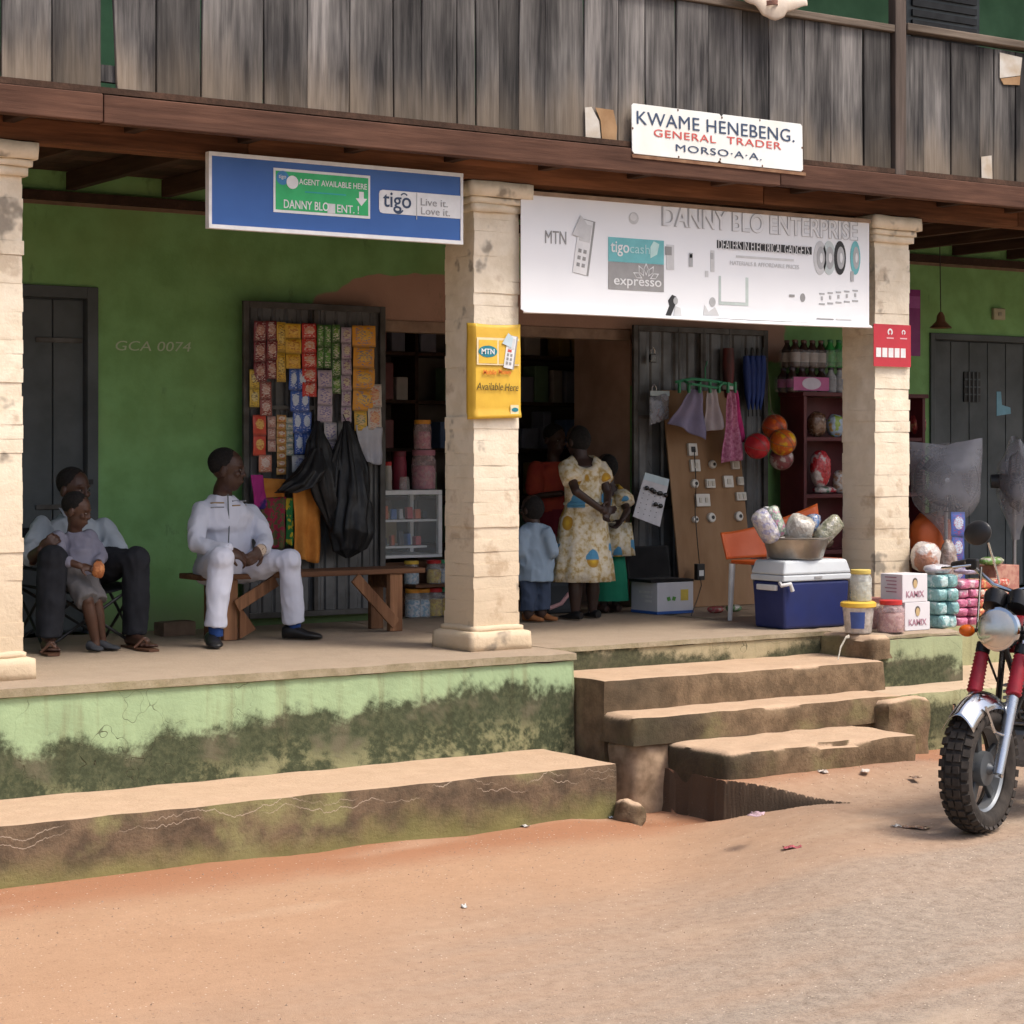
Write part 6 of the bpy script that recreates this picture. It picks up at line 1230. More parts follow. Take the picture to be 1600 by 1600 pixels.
def shoe(t, O, heel, toe, m, w=.043, h=.075, name='shoe', s=1.0, sole=None):
    heel, toe = Vector(heel), Vector(toe); d = (toe - heel); d.z = 0; L = d.length; d.normalize(); x = Vector((0, 0, 1)).cross(d); q = MB(O)
    def ring(k, wd, z0, z1): 
        c = heel + d * L * k; return [c + x * (wd * math.cos(a)) + Vector((0, 0, z0 + (z1 - z0) * (.5 + .5 * math.sin(a)))) for a in (2 * math.pi * i / 14 for i in range(14))]
    R_ = [ring(-.03, w * .55, .006, h * .85), ring(.05, w * .82, .004, h), ring(.22, w * .85, .004, h * 1.02), ring(.42, w * .85, .004, h * .86), ring(.62, w * 1.02, .004, h * .60), ring(.82, w * .98, .004, h * .50), ring(.95, w * .70, .005, h * .40), ring(1.0, w * .35, .008, h * .27)]
    vs = [p for r_ in R_ for p in r_]; n = 14
    q.add(vs, [(i * n + k, i * n + (k + 1) % n, (i + 1) * n + (k + 1) % n, (i + 1) * n + k) for i in range(len(R_) - 1) for k in range(n)] + [tuple(range(n - 1, -1, -1)), tuple((len(R_) - 1) * n + k for k in range(n))])
    o = q.build(name, m, t, smooth=True)
    if sole: MB(O).prism([(0, 0), (1, 0), (1, 1), (0, 1)], 0, 0.001) if False else None
    return o
def foot(q, heel, toe, s=1.0):
    heel, toe = Vector(heel), Vector(toe); d = (toe - heel); d.z = 0; L = d.length; d.normalize(); x = Vector((0, 0, 1)).cross(d)
    q.tube([heel + Vector((0, 0, .03)), heel + d * L * .35 + Vector((0, 0, .034)), heel + d * L * .7 + Vector((0, 0, .024))], [.030 * s, .034 * s, .036 * s], 12); 
    for k, l in ((-.028, .80), (-.014, .9), (0, .95), (.014, .97), (.030, 1.0)): q.tube([heel + d * L * .65 + x * k * s + Vector((0, 0, .02)), heel + d * L * l + x * k * 1.1 * s + Vector((0, 0, .014))], [.014 * s, .0095 * s], 8)
SK1, SK2 = skin_mat('deep brown skin', (.062, .030, .020)), skin_mat('warm brown skin', (.085, .040, .025)); HAIRB = mat('short black hair', (.012, .010, .009), (.007, .006, .006), rough=.9, scale=90, bumpv=.8, bscale=200)
def fabric(name, c, c2=None, sc=7, b=.55): return mat(name, c, c2 or tuple(x * .86 for x in c), rough=.85, scale=sc, bumpv=b, bscale=16, spec=.15)

# ---- man in white on the bench
def J(px, py, Y): return PY(px, py, Y)
hip = J(352, 882, 11.20); O = Vector((hip.x, hip.y, FZ)); t = thing('person', 'seated person in a white tunic and white trousers with clasped hands on the bench', 'person', O)
fwd = Vector((-.05, -1, 0)).normalized(); side = Vector((1, -.05, 0)).normalized()      # chest direction; side = his left
neck = J(347, 769, 11.16); hc = J(355, 735, 11.10); lookd = Vector((.80, -.62, -.03))
rs_, ls_ = J(313, 797, 11.16), J(391, 799, 11.20); re, le = J(308, 850, 11.02), J(414, 846, 11.06); rw, lw = J(356, 860, 10.80), J(408, 858, 10.84)
rk, lk_ = J(346, 870, 10.74), J(452, 873, 10.90); ra, la = J(337, 982, 10.74), J(459, 975, 10.94)
rh, lh = hip - side * .085, hip + side * .085
q = MB(O); at, Mh = head(q, hc, lookd, 1.06); limb(q, [neck + Vector((0, .0, -.05)), neck + Vector((0, -.01, .02)), hc + Vector((0, .0, -.05))], [.062, .055, .054])
rings(q, [(hip, .12, .09, side), (hip + Vector((0, 0, .2)), .11, .08, side), (neck - Vector((0, 0, .12)), .13, .08, side), (neck - Vector((0, 0, .04)), .06, .06, side)])
for a, b, c in ((rs_, re, rw), (ls_, le, lw)): limb(q, [a, b, c], [.045, .036, .026])
hm = (rw + lw) / 2 + Vector((0, -.05, -.05))
hand(q, rw, (hm + Vector((.03, 0, -.01)) - rw), (0, .6, -.6), -1, .55, 1.05); hand(q, lw, (hm + Vector((-.02, -.02, -.03)) - lw), (-.5, .4, -.3), 1, .6, 1.05)
for a, b, c in ((rh, rk, ra), (lh, lk_, la)): limb(q, [a, b, c], [.07, .05, .036])
fuse(q, 'body', .0055, SK1, t, 4, .4); eyes_hair(t, O, at, Mh, 1.06, HAIRB)
WHF = fabric('white tunic cotton', (.60, .62, .70), (.53, .55, .64), 5, .5)
q = MB(O)
rings(q, [(hip + Vector((0, .01, -.06)), .185, .135, side), (hip + Vector((0, .0, .06)), .175, .125, side), (hip * .55 + neck * .45, .166, .116, side), (neck - Vector((0, 0, .20)), .178, .112, side), (neck - Vector((0, .0, .125)), .190, .104, side), (neck - Vector((0, 0, .08)), .160, .090, side), (neck - Vector((0, 0, .045)), .105, .078, side), (neck - Vector((0, 0, .015)), .072, .066, side)])
for a, b, c, sg in ((rs_, re, rw, -1), (ls_, le, lw, 1)):
    m1 = (a + b) / 2 + Vector((.012 * sg, 0, 0)); limb(q, [a + Vector((-.01 * sg, 0, -.005)), m1, b, (b + c) / 2 + Vector((0, 0, -.01)), c + (b - c).normalized() * .01], [.060, .060, .053, .047, .041])
q.v = [p + Vector(mn.noise_vector((p - O) * 8)) * .008 for p in q.v]; sh = fuse(q, 'tunic', .008, WHF, t, 9, .5, .009)
q = MB(O)
for a, b, c, sg in ((rh, rk, ra, -1), (lh, lk_, la, 1)):
    limb(q, [a + Vector((0, .02, -.02)), (a + b) / 2 + Vector((0, 0, -.012)), b + Vector((0, 0, -.012)), b + (c - b) * .45, c + (b - c).normalized() * .005], [.105, .092, .076, .068, .064], hem=True)
q.ell(hip + Vector((0, .02, -.03)), (.18, .13, .09)); q.v = [p + Vector(mn.noise_vector((p - O) * 7 + Vector((3, 0, 0)))) * .009 for p in q.v]; fuse(q, 'trousers', .008, fabric('white trouser cotton', (.58, .60, .69), (.51, .53, .63), 5, .5), t, 10, .5, .008)
for a in (ra, la): MB(O).tube([a + Vector((0, 0, .03)), a + Vector((0, -.005, -.045))], [.042, .040], 12).build('sock', fabric('navy sock', (.02, .05, .17)), t, smooth=True)
SHB = plain('black shoe leather', (.012, .012, .013), .35)
shoe(t, O, (ra.x - .005, ra.y + .06, FZ + .002), PZ(336, 1015, FZ) + Vector((0, -.02, .002)), SHB, .046, .085); shoe(t, O, (la.x - .05, la.y + .03, FZ + .002), PZ(503, 1000, FZ) + Vector((0, 0, .002)), SHB, .046, .085)
# front opening, chest embroidery, cuffs
dgx = bpy.context.evaluated_depsgraph_get()
def cf(px, py, Y):                                            # point on the tunic's front
    d = ray(px, py); ok, loc, nn, fi = sh.ray_cast(Vector((0, 0, CH)) - O, d.normalized()); return (loc + O - d.normalized() * .002) if ok else J(px, py, Y)
zy = [11.045, 11.035, 11.04, 11.05]; MB(O).tube([cf(356, 772, 11.06), cf(357, 800, 11.028), cf(358, 825, 11.045), cf(357, 848, 11.055)], .004, 6).build('placket', plain('grey piping', (.12, .14, .15)), t, smooth=True)
for x0, x1, y, m_ in ((329, 350, 786, 'a'), (329, 350, 793, 'b'), (363, 384, 783, 'b'), (363, 384, 790, 'a')):
    MB(O).tube([cf(x0, y, 11.052), cf((x0 + x1) / 2, y - .5, 11.034), cf(x1, y - .5, 11.052 if x1 > 360 else 11.032)], .0045, 6).build('embroidery', plain('gold thread', (.33, .22, .10)) if m_ == 'a' else plain('grey thread', (.26, .27, .30)), t, smooth=True)
dw = (rw - re).normalized(); MB(O).tube([rw - dw * .012, rw + dw * .012], [.036, .035], 16).build('bracelet', mat('coloured beads', (.30, .20, .03), (.03, .08, .04), rough=.5, scale=60, lo=.48, hi=.52), t, smooth=True)
dw = (lw - le).normalized(); MB(O).tube([lw + dw * .015, lw + dw * .032], [.035, .034], 16).build('watch', plain('steel watch', (.5, .5, .5), .25, .9), t, smooth=True)

# ---- folding chair with the man in grey, boy between his knees
ch = J(112, 905, 11.30); O = Vector((ch.x, 11.25, FZ)); t = thing('folding_chair', 'black folding camp chair under the person in the grey shirt', 'chair', O); SEZ = 1.20
cx = ch.x; x0, x1, y0, y1 = cx - .27, cx + .27, 11.02, 11.48
MB(O).sheet(lambda u, v: Vector((x0 + (x1 - x0) * u, y0 + (y1 - y0) * v, SEZ - .05 - .05 * math.sin(math.pi * u))), 12, 6).build('seat', fabric('black canvas', (.016, .016, .018)), t, smooth=True, solid=.006)
MB(O).sheet(lambda u, v: Vector((x0 + (x1 - x0) * u, y1 + .05 * v + .04 * math.sin(math.pi * u), SEZ + .06 + .20 * v)), 10, 6).build('backrest', fabric('black canvas', (.016, .016, .018)), t, smooth=True, solid=.006)
for a, b in (((x0, y0, FZ + .01), (x1, y0, SEZ - .05)), ((x1, y0, FZ + .01), (x0, y0, SEZ - .05)), ((x0, y1, FZ + .01), (x1, y1, SEZ - .05)), ((x1, y1, FZ + .01), (x0, y1, SEZ - .05)), ((x0, y0, FZ + .01), (x0, y1, SEZ - .05)), ((x0, y1, FZ + .01), (x0, y0, SEZ - .05)), ((x1, y0, FZ + .01), (x1, y1, SEZ - .05)), ((x1, y1, FZ + .01), (x1, y0, SEZ - .05))): MB(O).tube([a, b], .009, 8).build('leg', IRON, t, smooth=True)
for x in (x0, x1):
    for y in (y0, y1): MB(O).tube([(x, y, SEZ - .06), (x, y + (.05 if y == y1 else 0), SEZ + (.27 if y == y1 else .04))], .009, 8).build('upright', IRON, t, smooth=True)
    MB(O).box(x - .03, x + .03, y0, y1, SEZ + .04, SEZ + .05).build('armrest', fabric('black canvas', (.016, .016, .018)), t)
hip = J(116, 888, 11.28); O = Vector((hip.x, hip.y, FZ)); t = thing('person', 'seated person in a pale grey short sleeved shirt and dark trousers on the folding chair', 'person', O)
side = Vector((1, .05, 0)).normalized(); neck = J(113, 800, 11.36); hc = J(115, 766, 11.30)
rs_, ls_ = J(66, 824, 11.28), J(163, 826, 11.34); re, le = J(50, 872, 11.16), J(186, 872, 11.20); rw, lw = J(64, 860, 10.98), J(192, 872, 11.10)
rk, lk_ = J(82, 874, 10.92), J(212, 876, 10.98); ra, la = J(76, 1000, 10.92), J(211, 995, 10.99); rh, lh = hip - side * .10, hip + side * .10
q = MB(O); at, Mh = head(q, hc, (.42, -.9, -.05), 1.05); limb(q, [neck + Vector((0, .02, -.05)), hc + Vector((0, .02, -.05))], [.062, .056])
rings(q, [(hip, .12, .09, side), (neck - Vector((0, 0, .12)), .13, .08, side), (neck - Vector((0, 0, .04)), .06, .06, side)])
for a, b, c in ((rs_, re, rw), (ls_, le, lw)): limb(q, [a, b, c], [.048, .042, .030])
hand(q, rw, (.3, -.6, .5), (.6, .2, .3), -1, .8); hand(q, lw, (.15, -.9, -.05), (0, 0, -1), -1, .3)
for a, b, c in ((rh, rk, ra), (lh, lk_, la)): limb(q, [a, b, c], [.07, .05, .04])
foot(q, (ra.x, ra.y + .05, FZ + .012), PZ(84, 1024, FZ) + Vector((0, 0, .012))); foot(q, (la.x - .02, la.y + .05, FZ + .012), PZ(238, 1017, FZ) + Vector((0, 0, .012)))
fuse(q, 'body', .006, SK1, t, 3, .4); eyes_hair(t, O, at, Mh, 1.05, HAIRB, .016)
q = MB(O); rings(q, [(hip + Vector((0, 0, -.02)), .19, .14, side), (hip * .5 + neck * .5, .185, .135, side), (neck - Vector((0, 0, .20)), .205, .13, side), (neck - Vector((0, 0, .12)), .205, .11, side), (neck - Vector((0, 0, .07)), .165, .095, side), (neck - Vector((0, 0, .035)), .10, .08, side), (neck - Vector((0, 0, .005)), .07, .066, side)])
for a, b in ((rs_, re), (ls_, le)): limb(q, [a, (a + b) / 2, b + (a - b) * .12], [.068, .070, .074])
q.v = [p + Vector(mn.noise_vector((p - O) * 8)) * .009 for p in q.v]; fuse(q, 'shirt', .008, fabric('pale grey shirt cotton', (.34, .38, .42), (.29, .33, .37)), t, 9, .5, .010)
for k in (-1, 1): MB(O).add([neck + Vector(p) for p in ((.0, -.085, -.05), (k * .075, -.06, -.02), (k * .085, -.01, .025), (k * .03, -.07, .012))], [(0, 1, 2, 3)]).build('collar', fabric('pale grey shirt cotton', (.34, .38, .42)), t, solid=.006)
q = MB(O)
for a, b, c in ((rh, rk, ra), (lh, lk_, la)): limb(q, [a, (a + b) / 2, b, b + (c - b) * .5, c + (b - c).normalized() * .01], [.11, .10, .085, .078, .072], hem=True)
q.ell(hip, (.19, .14, .10)); q.v = [p + Vector(mn.noise_vector((p - O) * 7)) * .010 for p in q.v]; fuse(q, 'trousers', .009, fabric('charcoal trousers', (.024, .026, .032), (.017, .018, .022)), t, 9, .5, .009)
SAND = plain('brown sandal leather', (.10, .045, .025))
for h_, e_ in (((ra.x, ra.y + .06), PZ(84, 1026, FZ)), ((la.x - .03, la.y + .06), PZ(241, 1019, FZ))):
    h_ = Vector((h_[0], h_[1], FZ)); d = (e_ - h_).normalized(); x = Vector((0, 0, 1)).cross(d); L = (e_ - h_).length
    vs = [h_ + d * (L * k) + x * w_ * s for k, w_ in ((0, .03), (.3, .038), (.7, .05), (1, .03)) for s in (-1, 1)]; lo = [v + Vector((0, 0, .002)) for v in vs]; hi = [v + Vector((0, 0, .014)) for v in vs]
    out = [0, 2, 4, 6, 7, 5, 3, 1]; MB(O).add([lo[i] for i in out] + [hi[i] for i in out], [tuple(range(8)), tuple(range(15, 7, -1))] + [(i, (i + 1) % 8, 8 + (i + 1) % 8, 8 + i) for i in range(8)]).build('sandal', SAND, t)
    MB(O).tube([h_ + d * L * .6 - x * .05 + Vector((0, 0, .014)), h_ + d * L * .62 + Vector((0, 0, .062)), h_ + d * L * .6 + x * .05 + Vector((0, 0, .014))], .009, 8).build('sandal_strap', SAND, t, smooth=True)
# boy
hip = J(118, 888, 11.02); O = Vector((J(152, 1010, 10.86).x, 10.95, FZ)); t = thing('person', 'small child in a grey shirt and shorts holding bread, beside the folding chair', 'person', O)
side = Vector((.85, -.5, 0)).normalized(); neck = J(116, 825, 11.05); hc = J(119, 799, 11.02); rs_, ls_ = J(91, 840, 11.02), J(140, 838, 11.04); re, le = J(90, 872, 10.92), J(158, 872, 10.98); rw, lw = J(124, 884, 10.84), J(150, 884, 10.86)
rh, lh = J(108, 895, 11.0), J(128, 895, 11.02); rk, lk_ = J(136, 938, 10.84), J(150, 940, 10.90); ra, la = J(149, 1000, 10.86), J(159, 998, 10.92)
q = MB(O); at, Mh = head(q, hc, (.72, -.68, -.22), .86); limb(q, [neck + Vector((0, 0, -.03)), hc + Vector((0, 0, -.04))], [.042, .040])
rings(q, [(hip, .085, .065, side), (neck - Vector((0, 0, .08)), .09, .06, side), (neck - Vector((0, 0, .03)), .04, .04, side)])
for a, b, c in ((rs_, re, rw), (ls_, le, lw)): limb(q, [a, b, c], [.030, .026, .020])
bread = J(150, 890, 10.80); hand(q, rw, bread - rw, (.3, .3, -.5), -1, .5, .7); hand(q, lw, bread - lw + Vector((.0, -.02, .0)), (-.4, -.2, 0), 1, .5, .7)
for a, b, c in ((rh, rk, ra), (lh, lk_, la)): limb(q, [a, b, b + (c - b) * .35, c, c + Vector((0, 0, -.03))], [.05, .036, .036, .024, .026])
fuse(q, 'body', .005, SK2, t, 3, .4); eyes_hair(t, O, at, Mh, .86, HAIRB, .018)
q = MB(O); rings(q, [(hip + Vector((0, 0, -.04)), .115, .09, side), (hip * .5 + neck * .5, .11, .085, side), (neck - Vector((0, 0, .11)), .120, .08, side), (neck - Vector((0, 0, .06)), .105, .066, side), (neck - Vector((0, 0, .02)), .052, .048, side)])
for a, b, c in ((rs_, re, rw), (ls_, le, lw)): limb(q, [a, (a + b) / 2, b, b + (c - b) * .45], [.046, .044, .040, .034])
q.v = [p + Vector(mn.noise_vector((p - O) * 10)) * .007 for p in q.v]; fuse(q, 'shirt', .007, fabric('violet grey shirt cotton', (.20, .20, .255), (.16, .16, .21)), t, 8, .5, .010)
q = MB(O)
for a, b in ((rh, rk), (lh, lk_)): limb(q, [a, (a + b) / 2, b + (a - b) * -.05], [.075, .068, .066], hem=True)
fuse(q, 'shorts', .007, fabric('grey shorts', (.135, .13, .135)), t, 6, .5, .010)
for a, px, py in ((ra, 150, 1020), (la, 178, 1018)): shoe(t, O, (a.x - .03, a.y + .02, FZ + .002), PZ(px, py, FZ) + Vector((.03, 0, .002)), fabric('dark grey canvas shoe', (.045, .048, .055)), .04, .06)
o = lump('bread_roll', (0, 0, 0), (.038, .028, .046), mat('bread crust', (.48, .20, .07), (.30, .10, .035), rough=.6, scale=30, lo=.44, hi=.56), 3, .2, None, (0, 0, 0)); o.location = bread + Vector((.01, -.01, 0)); tag(o, 'orange brown bread roll held by the small child', 'bread')

# ---- girls in the printed dresses, seen from behind
def dress_mat():
    m, nt_, b = new_mat('yellow print dress cotton'); P = coords(nt_)
    v1 = nd(nt_, 'ShaderNodeTexVoronoi'); v1.inputs['Scale'].default_value = 9; lk(nt_, coords(nt_, (1, 1, .75)), v1.inputs['Vector']); s1 = sep(nt_, v1.outputs['Color'])
    v2 = nd(nt_, 'ShaderNodeTexVoronoi'); v2.inputs['Scale'].default_value = 26; lk(nt_, P, v2.inputs['Vector'])
    base = ramp(nt_, noise(nt_, P, 26, 4), [(.38, (.42, .30, .12)), (.48, (.58, .50, .33)), (.62, (.66, .61, .50))])
    base = mix(nt_, mr(nt_, v2.outputs['Distance'], .02, .05, .55, 0), base, (.40, .30, .10))
    spot = math_(nt_, 'MULTIPLY', mr(nt_, v1.outputs['Distance'], .36, .40, 1, 0), mr(nt_, s1[0], .42, .44)); base = mix(nt_, spot, base, mix(nt_, mr(nt_, v1.outputs['Distance'], .1, .3), (.62, .40, .03), (.40, .22, .02)))
    zz = sep(nt_, P)[2]; bl_ = math_(nt_, 'MULTIPLY', mr(nt_, math_(nt_, 'ADD', v1.outputs['Distance'], math_(nt_, 'MULTIPLY', noise(nt_, P, 20, 2), .2)), .50, .54, 1, 0), math_(nt_, 'MULTIPLY', mr(nt_, s1[1], .30, .32), mr(nt_, math_(nt_, 'ABSOLUTE', math_(nt_, 'SUBTRACT', math_(nt_, 'FRACT', math_(nt_, 'MULTIPLY', zz, 3.0)), .35)), .13, .17, 1, 0)))
    base = mix(nt_, bl_, base, (.07, .25, .42)); lk(nt_, base, b.inputs['Base Color']); b.inputs['Roughness'].default_value = .85; bump(nt_, b, noise(nt_, P, 18, 3), .5, .02); return m
DRESS = dress_mat()
O = PZ(912, 966, FZ); O.y = 11.2; O.x = XY(911, 11.2); t = thing('person', 'girl in a knee length yellow printed dress seen from behind in the shop opening', 'person', O); X = O.x; Y = O.y
side = Vector((.93, -.36, 0)).normalized(); zof = lambda py: ZY(912, py, 11.2)
neck = Vector((X - .005, Y + .02, zof(706))); hc = Vector((X - .005, Y + .05, zof(690)))
q = MB(O); at, Mh = head(q, hc, (-.15, .95, -.2), .92); limb(q, [neck + Vector((0, 0, -.06)), hc + Vector((0, -.01, -.03))], [.052, .048])
hipc = Vector((X, Y, zof(830))); rings(q, [(hipc, .10, .085, side), (Vector((X, Y, zof(775))), .085, .07, side), (Vector((X, Y, zof(728))), .105, .07, side), (neck - Vector((0, 0, .045)), .085, .05, side), (neck - Vector((0, 0, .02)), .045, .042, side)])
lsh = J(886, 726, 11.16); lel = J(900, 768, 11.02); lwr = J(938, 795, 10.99); rsh = J(934, 728, 11.18); rel = J(950, 770, 11.10); rwr = J(948, 796, 11.01)
for a, b, c in ((lsh, lel, lwr), (rsh, rel, rwr)): limb(q, [a, b, c], [.036, .030, .022])
hand(q, lwr, (1, .1, -.15), (0, -1, .3), -1, .5, .8); hand(q, rwr, (-.3, -.3, -.7), (-.2, -1, 0), 1, .5, .8)
fl_, fr_ = J(899, 955, 11.2), J(926, 955, 11.24)
for f_, hx in ((fl_, -.06), (fr_, .06)): limb(q, [Vector((X + hx, Y, zof(850))), Vector((f_.x, f_.y, zof(908))), Vector((f_.x, f_.y, zof(925))), Vector((f_.x, f_.y, FZ + .05))], [.06, .045, .047, .028])
fuse(q, 'body', .0055, skin_mat('dark brown skin', (.045, .024, .018)), t, 3, .4); eyes_hair(t, O, at, Mh, .92, HAIRB, .016, .016, .098)
def dress(t, O, X, Y, zs, side, sleeves, m=DRESS, nm='dress', k=1.0):
    q = MB(O); c = lambda z: Vector((X, Y, z)); n = 44; RR = [(zs[0], .155 * k, .13 * k), (zs[1], .19 * k, .16 * k)]
    prof = [(zs[0], .075, .060), (zs[0] - .03, .118, .078), (zs[0] - .10, .128, .090), (zs[1], .118, .092), (zs[1] - .02, .118, .092), (zs[1] - .10, .150, .125), (zs[2] + .22, .175, .145), (zs[2] + .1, .19, .158), (zs[2], .20, .165)]
    vs = []
    for i, (z, a, b) in enumerate(prof):
        for j in range(n):
            th = 2 * math.pi * j / n; f = 1 + (.075 * max(0, i - 3) / 5) * math.sin(9 * th + .25 * i) + .03 * (i > 4) * math.sin(4 * th + 1); x_ = side; y_ = Vector((0, 0, 1)).cross(side); scoop = -.11 * max(0, -math.sin(th)) ** 3 if i == 0 else (-.05 * max(0, -math.sin(th)) ** 3 if i == 1 else 0)
            vs.append(c(z + scoop) + x_ * (a * k * f * math.cos(th)) + y_ * (b * k * f * math.sin(th)))
    q.add(vs, [(i * n + j, i * n + (j + 1) % n, (i + 1) * n + (j + 1) % n, (i + 1) * n + j) for i in range(len(prof) - 1) for j in range(n)])
    o = q.build(nm, m, t, smooth=True, solid=.006, ang=0)
    for a, b in sleeves:
        q = MB(O); n2 = 18; d = (b - a); q.tube([a - d * .12, a, a + d * .3, a + d * .62, a + d * .66], [.03, .060, .074, .070, .062], n2); q.v = [p + Vector(mn.noise_vector((p - O) * 12)) * .008 for p in q.v]; q.build('sleeve', m, t, smooth=True, ang=0)
    return o
dress(t, O, X, Y, (zof(712), zof(786), zof(908)), side, ((lsh, lel), (rsh, rel)))
MB(O).tube([Vector((X, Y, zof(787))) + side * (.121 * math.cos(a)) + Vector((0, 0, 1)).cross(side) * (.096 * math.sin(a)) for a in (2 * math.pi * k / 24 for k in range(25))], .012, 8, caps=False).build('sash', DRESS, t, smooth=True)
for f_, dx in ((fl_, -.03), (fr_, .03)): shoe(t, O, (f_.x, f_.y - .06, FZ + .002), (f_.x + dx, f_.y + .13, FZ + .002), SHB, .037, .058); MB(O).tube([(f_.x - .035, f_.y, FZ + .04), (f_.x, f_.y + .01, FZ + .065), (f_.x + .035, f_.y, FZ + .04)], .006, 6).build('shoe_strap', SHB, t, smooth=True)
# second girl, in front of the first
O = Vector((XY(953, 11.55), 11.55, FZ)); t = thing('person', 'smaller girl in a matching yellow dress half hidden by the taller girl', 'person', O); X, Y = O.x, O.y; zof = lambda py: ZY(953, py, 11.55); side = Vector((.9, -.4, 0)).normalized()
neck = Vector((X, Y, zof(752))); hc = Vector((X - .01, Y + .03, zof(732))); q = MB(O); at, Mh = head(q, hc, (-.3, .95, -.1), .86); limb(q, [neck - Vector((0, 0, .05)), hc], [.04, .04]); rings(q, [(Vector((X, Y, zof(860))), .08, .07, side), (neck - Vector((0, 0, .09)), .09, .06, side), (neck - Vector((0, 0, .03)), .04, .04, side)])
rsh = J(970, 772, 11.5); rel = J(980, 798, 11.42); lsh = J(934, 772, 11.58); lel = J(930, 800, 11.6)
limb(q, [rsh, rel, J(972, 812, 11.35)], [.032, .027, .02]); limb(q, [lsh, lel, J(932, 815, 11.7)], [.032, .027, .02])
hand(q, J(972, 812, 11.35), (-.5, .2, -.6), (-1, 0, 0), 1, .5, .7); hand(q, J(932, 815, 11.7), (.2, .5, -.6), (1, 0, 0), -1, .5, .7)
for dx in (-.05, .05): limb(q, [(X + dx, Y, zof(870)), (X + dx, Y, zof(915)), (X + dx, Y, FZ + .05)], [.05, .04, .026]); foot(q, (X + dx, Y - .04, FZ + .002), (X + dx, Y + .11, FZ + .002), .8)
fuse(q, 'body', .006, skin_mat('dark brown skin', (.045, .024, .018)), t, 3, .4); eyes_hair(t, O, at, Mh, .86, HAIRB, .016, .016, .098); dress(t, O, X, Y, (zof(757), zof(805), zof(868)), side, ((rsh, rel), (lsh, lel)), k=.80)
q = MB(O); rings(q, [(Vector((X, Y, zof(866))), .10, .085, side), (Vector((X, Y, zof(900))), .12, .10, side), (Vector((X, Y, zof(938))), .13, .105, side)], 30, .06); q.build('underskirt', fabric('green underskirt', (.02, .19, .11)), t, smooth=True)
# toddler in pale blue
O = Vector((XY(836, 11.22), 11.22, FZ)); t = thing('person', 'toddler in a pale blue shirt and jeans standing just right of the middle pillar', 'person', O); X, Y = O.x, O.y; zof = lambda py: ZY(836, py, 11.22); side = Vector((.9, -.42, 0)).normalized()
neck = Vector((X, Y, zof(815))); hc = Vector((X - .01, Y + .02, zof(797))); q = MB(O); at, Mh = head(q, hc, (-.2, .95, 0), .84); limb(q, [neck - Vector((0, 0, .04)), hc], [.038, .04]); rings(q, [(Vector((X, Y, zof(890))), .08, .07, side), (neck - Vector((0, 0, .08)), .085, .06, side), (neck - Vector((0, 0, .02)), .04, .04, side)])
rsh, rel = J(855, 835, 11.14), J(862, 862, 11.12); lsh, lel = J(818, 835, 11.22), J(812, 862, 11.22)
for a, b, sg in ((rsh, rel, 1), (lsh, lel, -1)): limb(q, [a, b, b + Vector((0, .06, -.06))], [.03, .026, .02]); hand(q, b + Vector((0, .06, -.06)), (0, .6, -.5), (-sg, 0, 0), sg, .5, .6)
for dx in (-.05, .05): limb(q, [(X + dx, Y, zof(900)), (X + dx, Y, zof(930)), (X + dx, Y, FZ + .05)], [.05, .042, .035])
fuse(q, 'body', .006, skin_mat('dark brown skin', (.045, .024, .018)), t, 3, .4); eyes_hair(t, O, at, Mh, .84, HAIRB, .016, .016, .098)
q = MB(O); rings(q, [(Vector((X, Y, zof(908))), .125, .105, side), (Vector((X, Y, zof(880))), .125, .10, side), (Vector((X, Y, zof(845))), .115, .085, side), (Vector((X, Y, zof(824))), .10, .07, side), (neck - Vector((0, 0, .005)), .052, .048, side)])
for a, b in ((rsh, rel), (lsh, lel)): limb(q, [a, (a + b) / 2, b], [.052, .052, .05])
q.v = [p + Vector(mn.noise_vector((p - O) * 9)) * .008 for p in q.v]; fuse(q, 'shirt', .007, fabric('pale blue shirt cotton', (.26, .34, .43), (.22, .29, .37)), t, 8, .5, .012)
q = MB(O)
for dx in (-.052, .052): limb(q, [(X + dx, Y, zof(897)), (X + dx, Y, zof(925)), (X + dx * 1.05, Y, zof(954))], [.058, .058, .056], hem=True)
fuse(q, 'jeans', .007, fabric('blue denim', (.055, .075, .12), (.04, .055, .09)), t, 6, .5, .012)
for dx in (-.055, .055): shoe(t, O, (X + dx, Y + .05, FZ + .002), (X + dx + .06, Y - .085, FZ + .002), fabric('tan leather boot', (.26, .11, .045)), .036, .065)
# dim figure inside
O = Vector((XY(864, 12.75), 12.75, FZ)); t = thing('person', 'dim person in a red top and dark red skirt deeper inside the shop', 'person', O); X, Y = O.x, O.y; zof = lambda py: ZY(864, py, 12.75); side = Vector((1, 0, 0))
neck = Vector((X, Y, zof(715))); hc = Vector((X, Y - .02, zof(688))); q = MB(O); at, Mh = head(q, hc, (.1, -1, -.1), .98); limb(q, [neck - Vector((0, 0, .05)), hc], [.05, .05]); rings(q, [(Vector((X, Y, zof(820))), .12, .1, side), (neck - Vector((0, 0, .1)), .13, .08, side), (neck - Vector((0, 0, .03)), .05, .05, side)])
for sg in (-1, 1):
    s_ = Vector((X + sg * .16, Y, zof(732))); e_ = Vector((X + sg * .2, Y - .06, zof(775))); w_ = Vector((X + sg * .08, Y - .22, zof(770))); limb(q, [s_, e_, w_], [.04, .034, .024]); hand(q, w_, (-sg * .6, -.6, .1), (0, 0, 1), -sg, .5, .9); limb(q, [(X + sg * .07, Y, zof(850)), (X + sg * .07, Y, FZ + .05)], [.07, .03]); foot(q, (X + sg * .07, Y + .06, FZ + .002), (X + sg * .08, Y - .16, FZ + .002), .95)
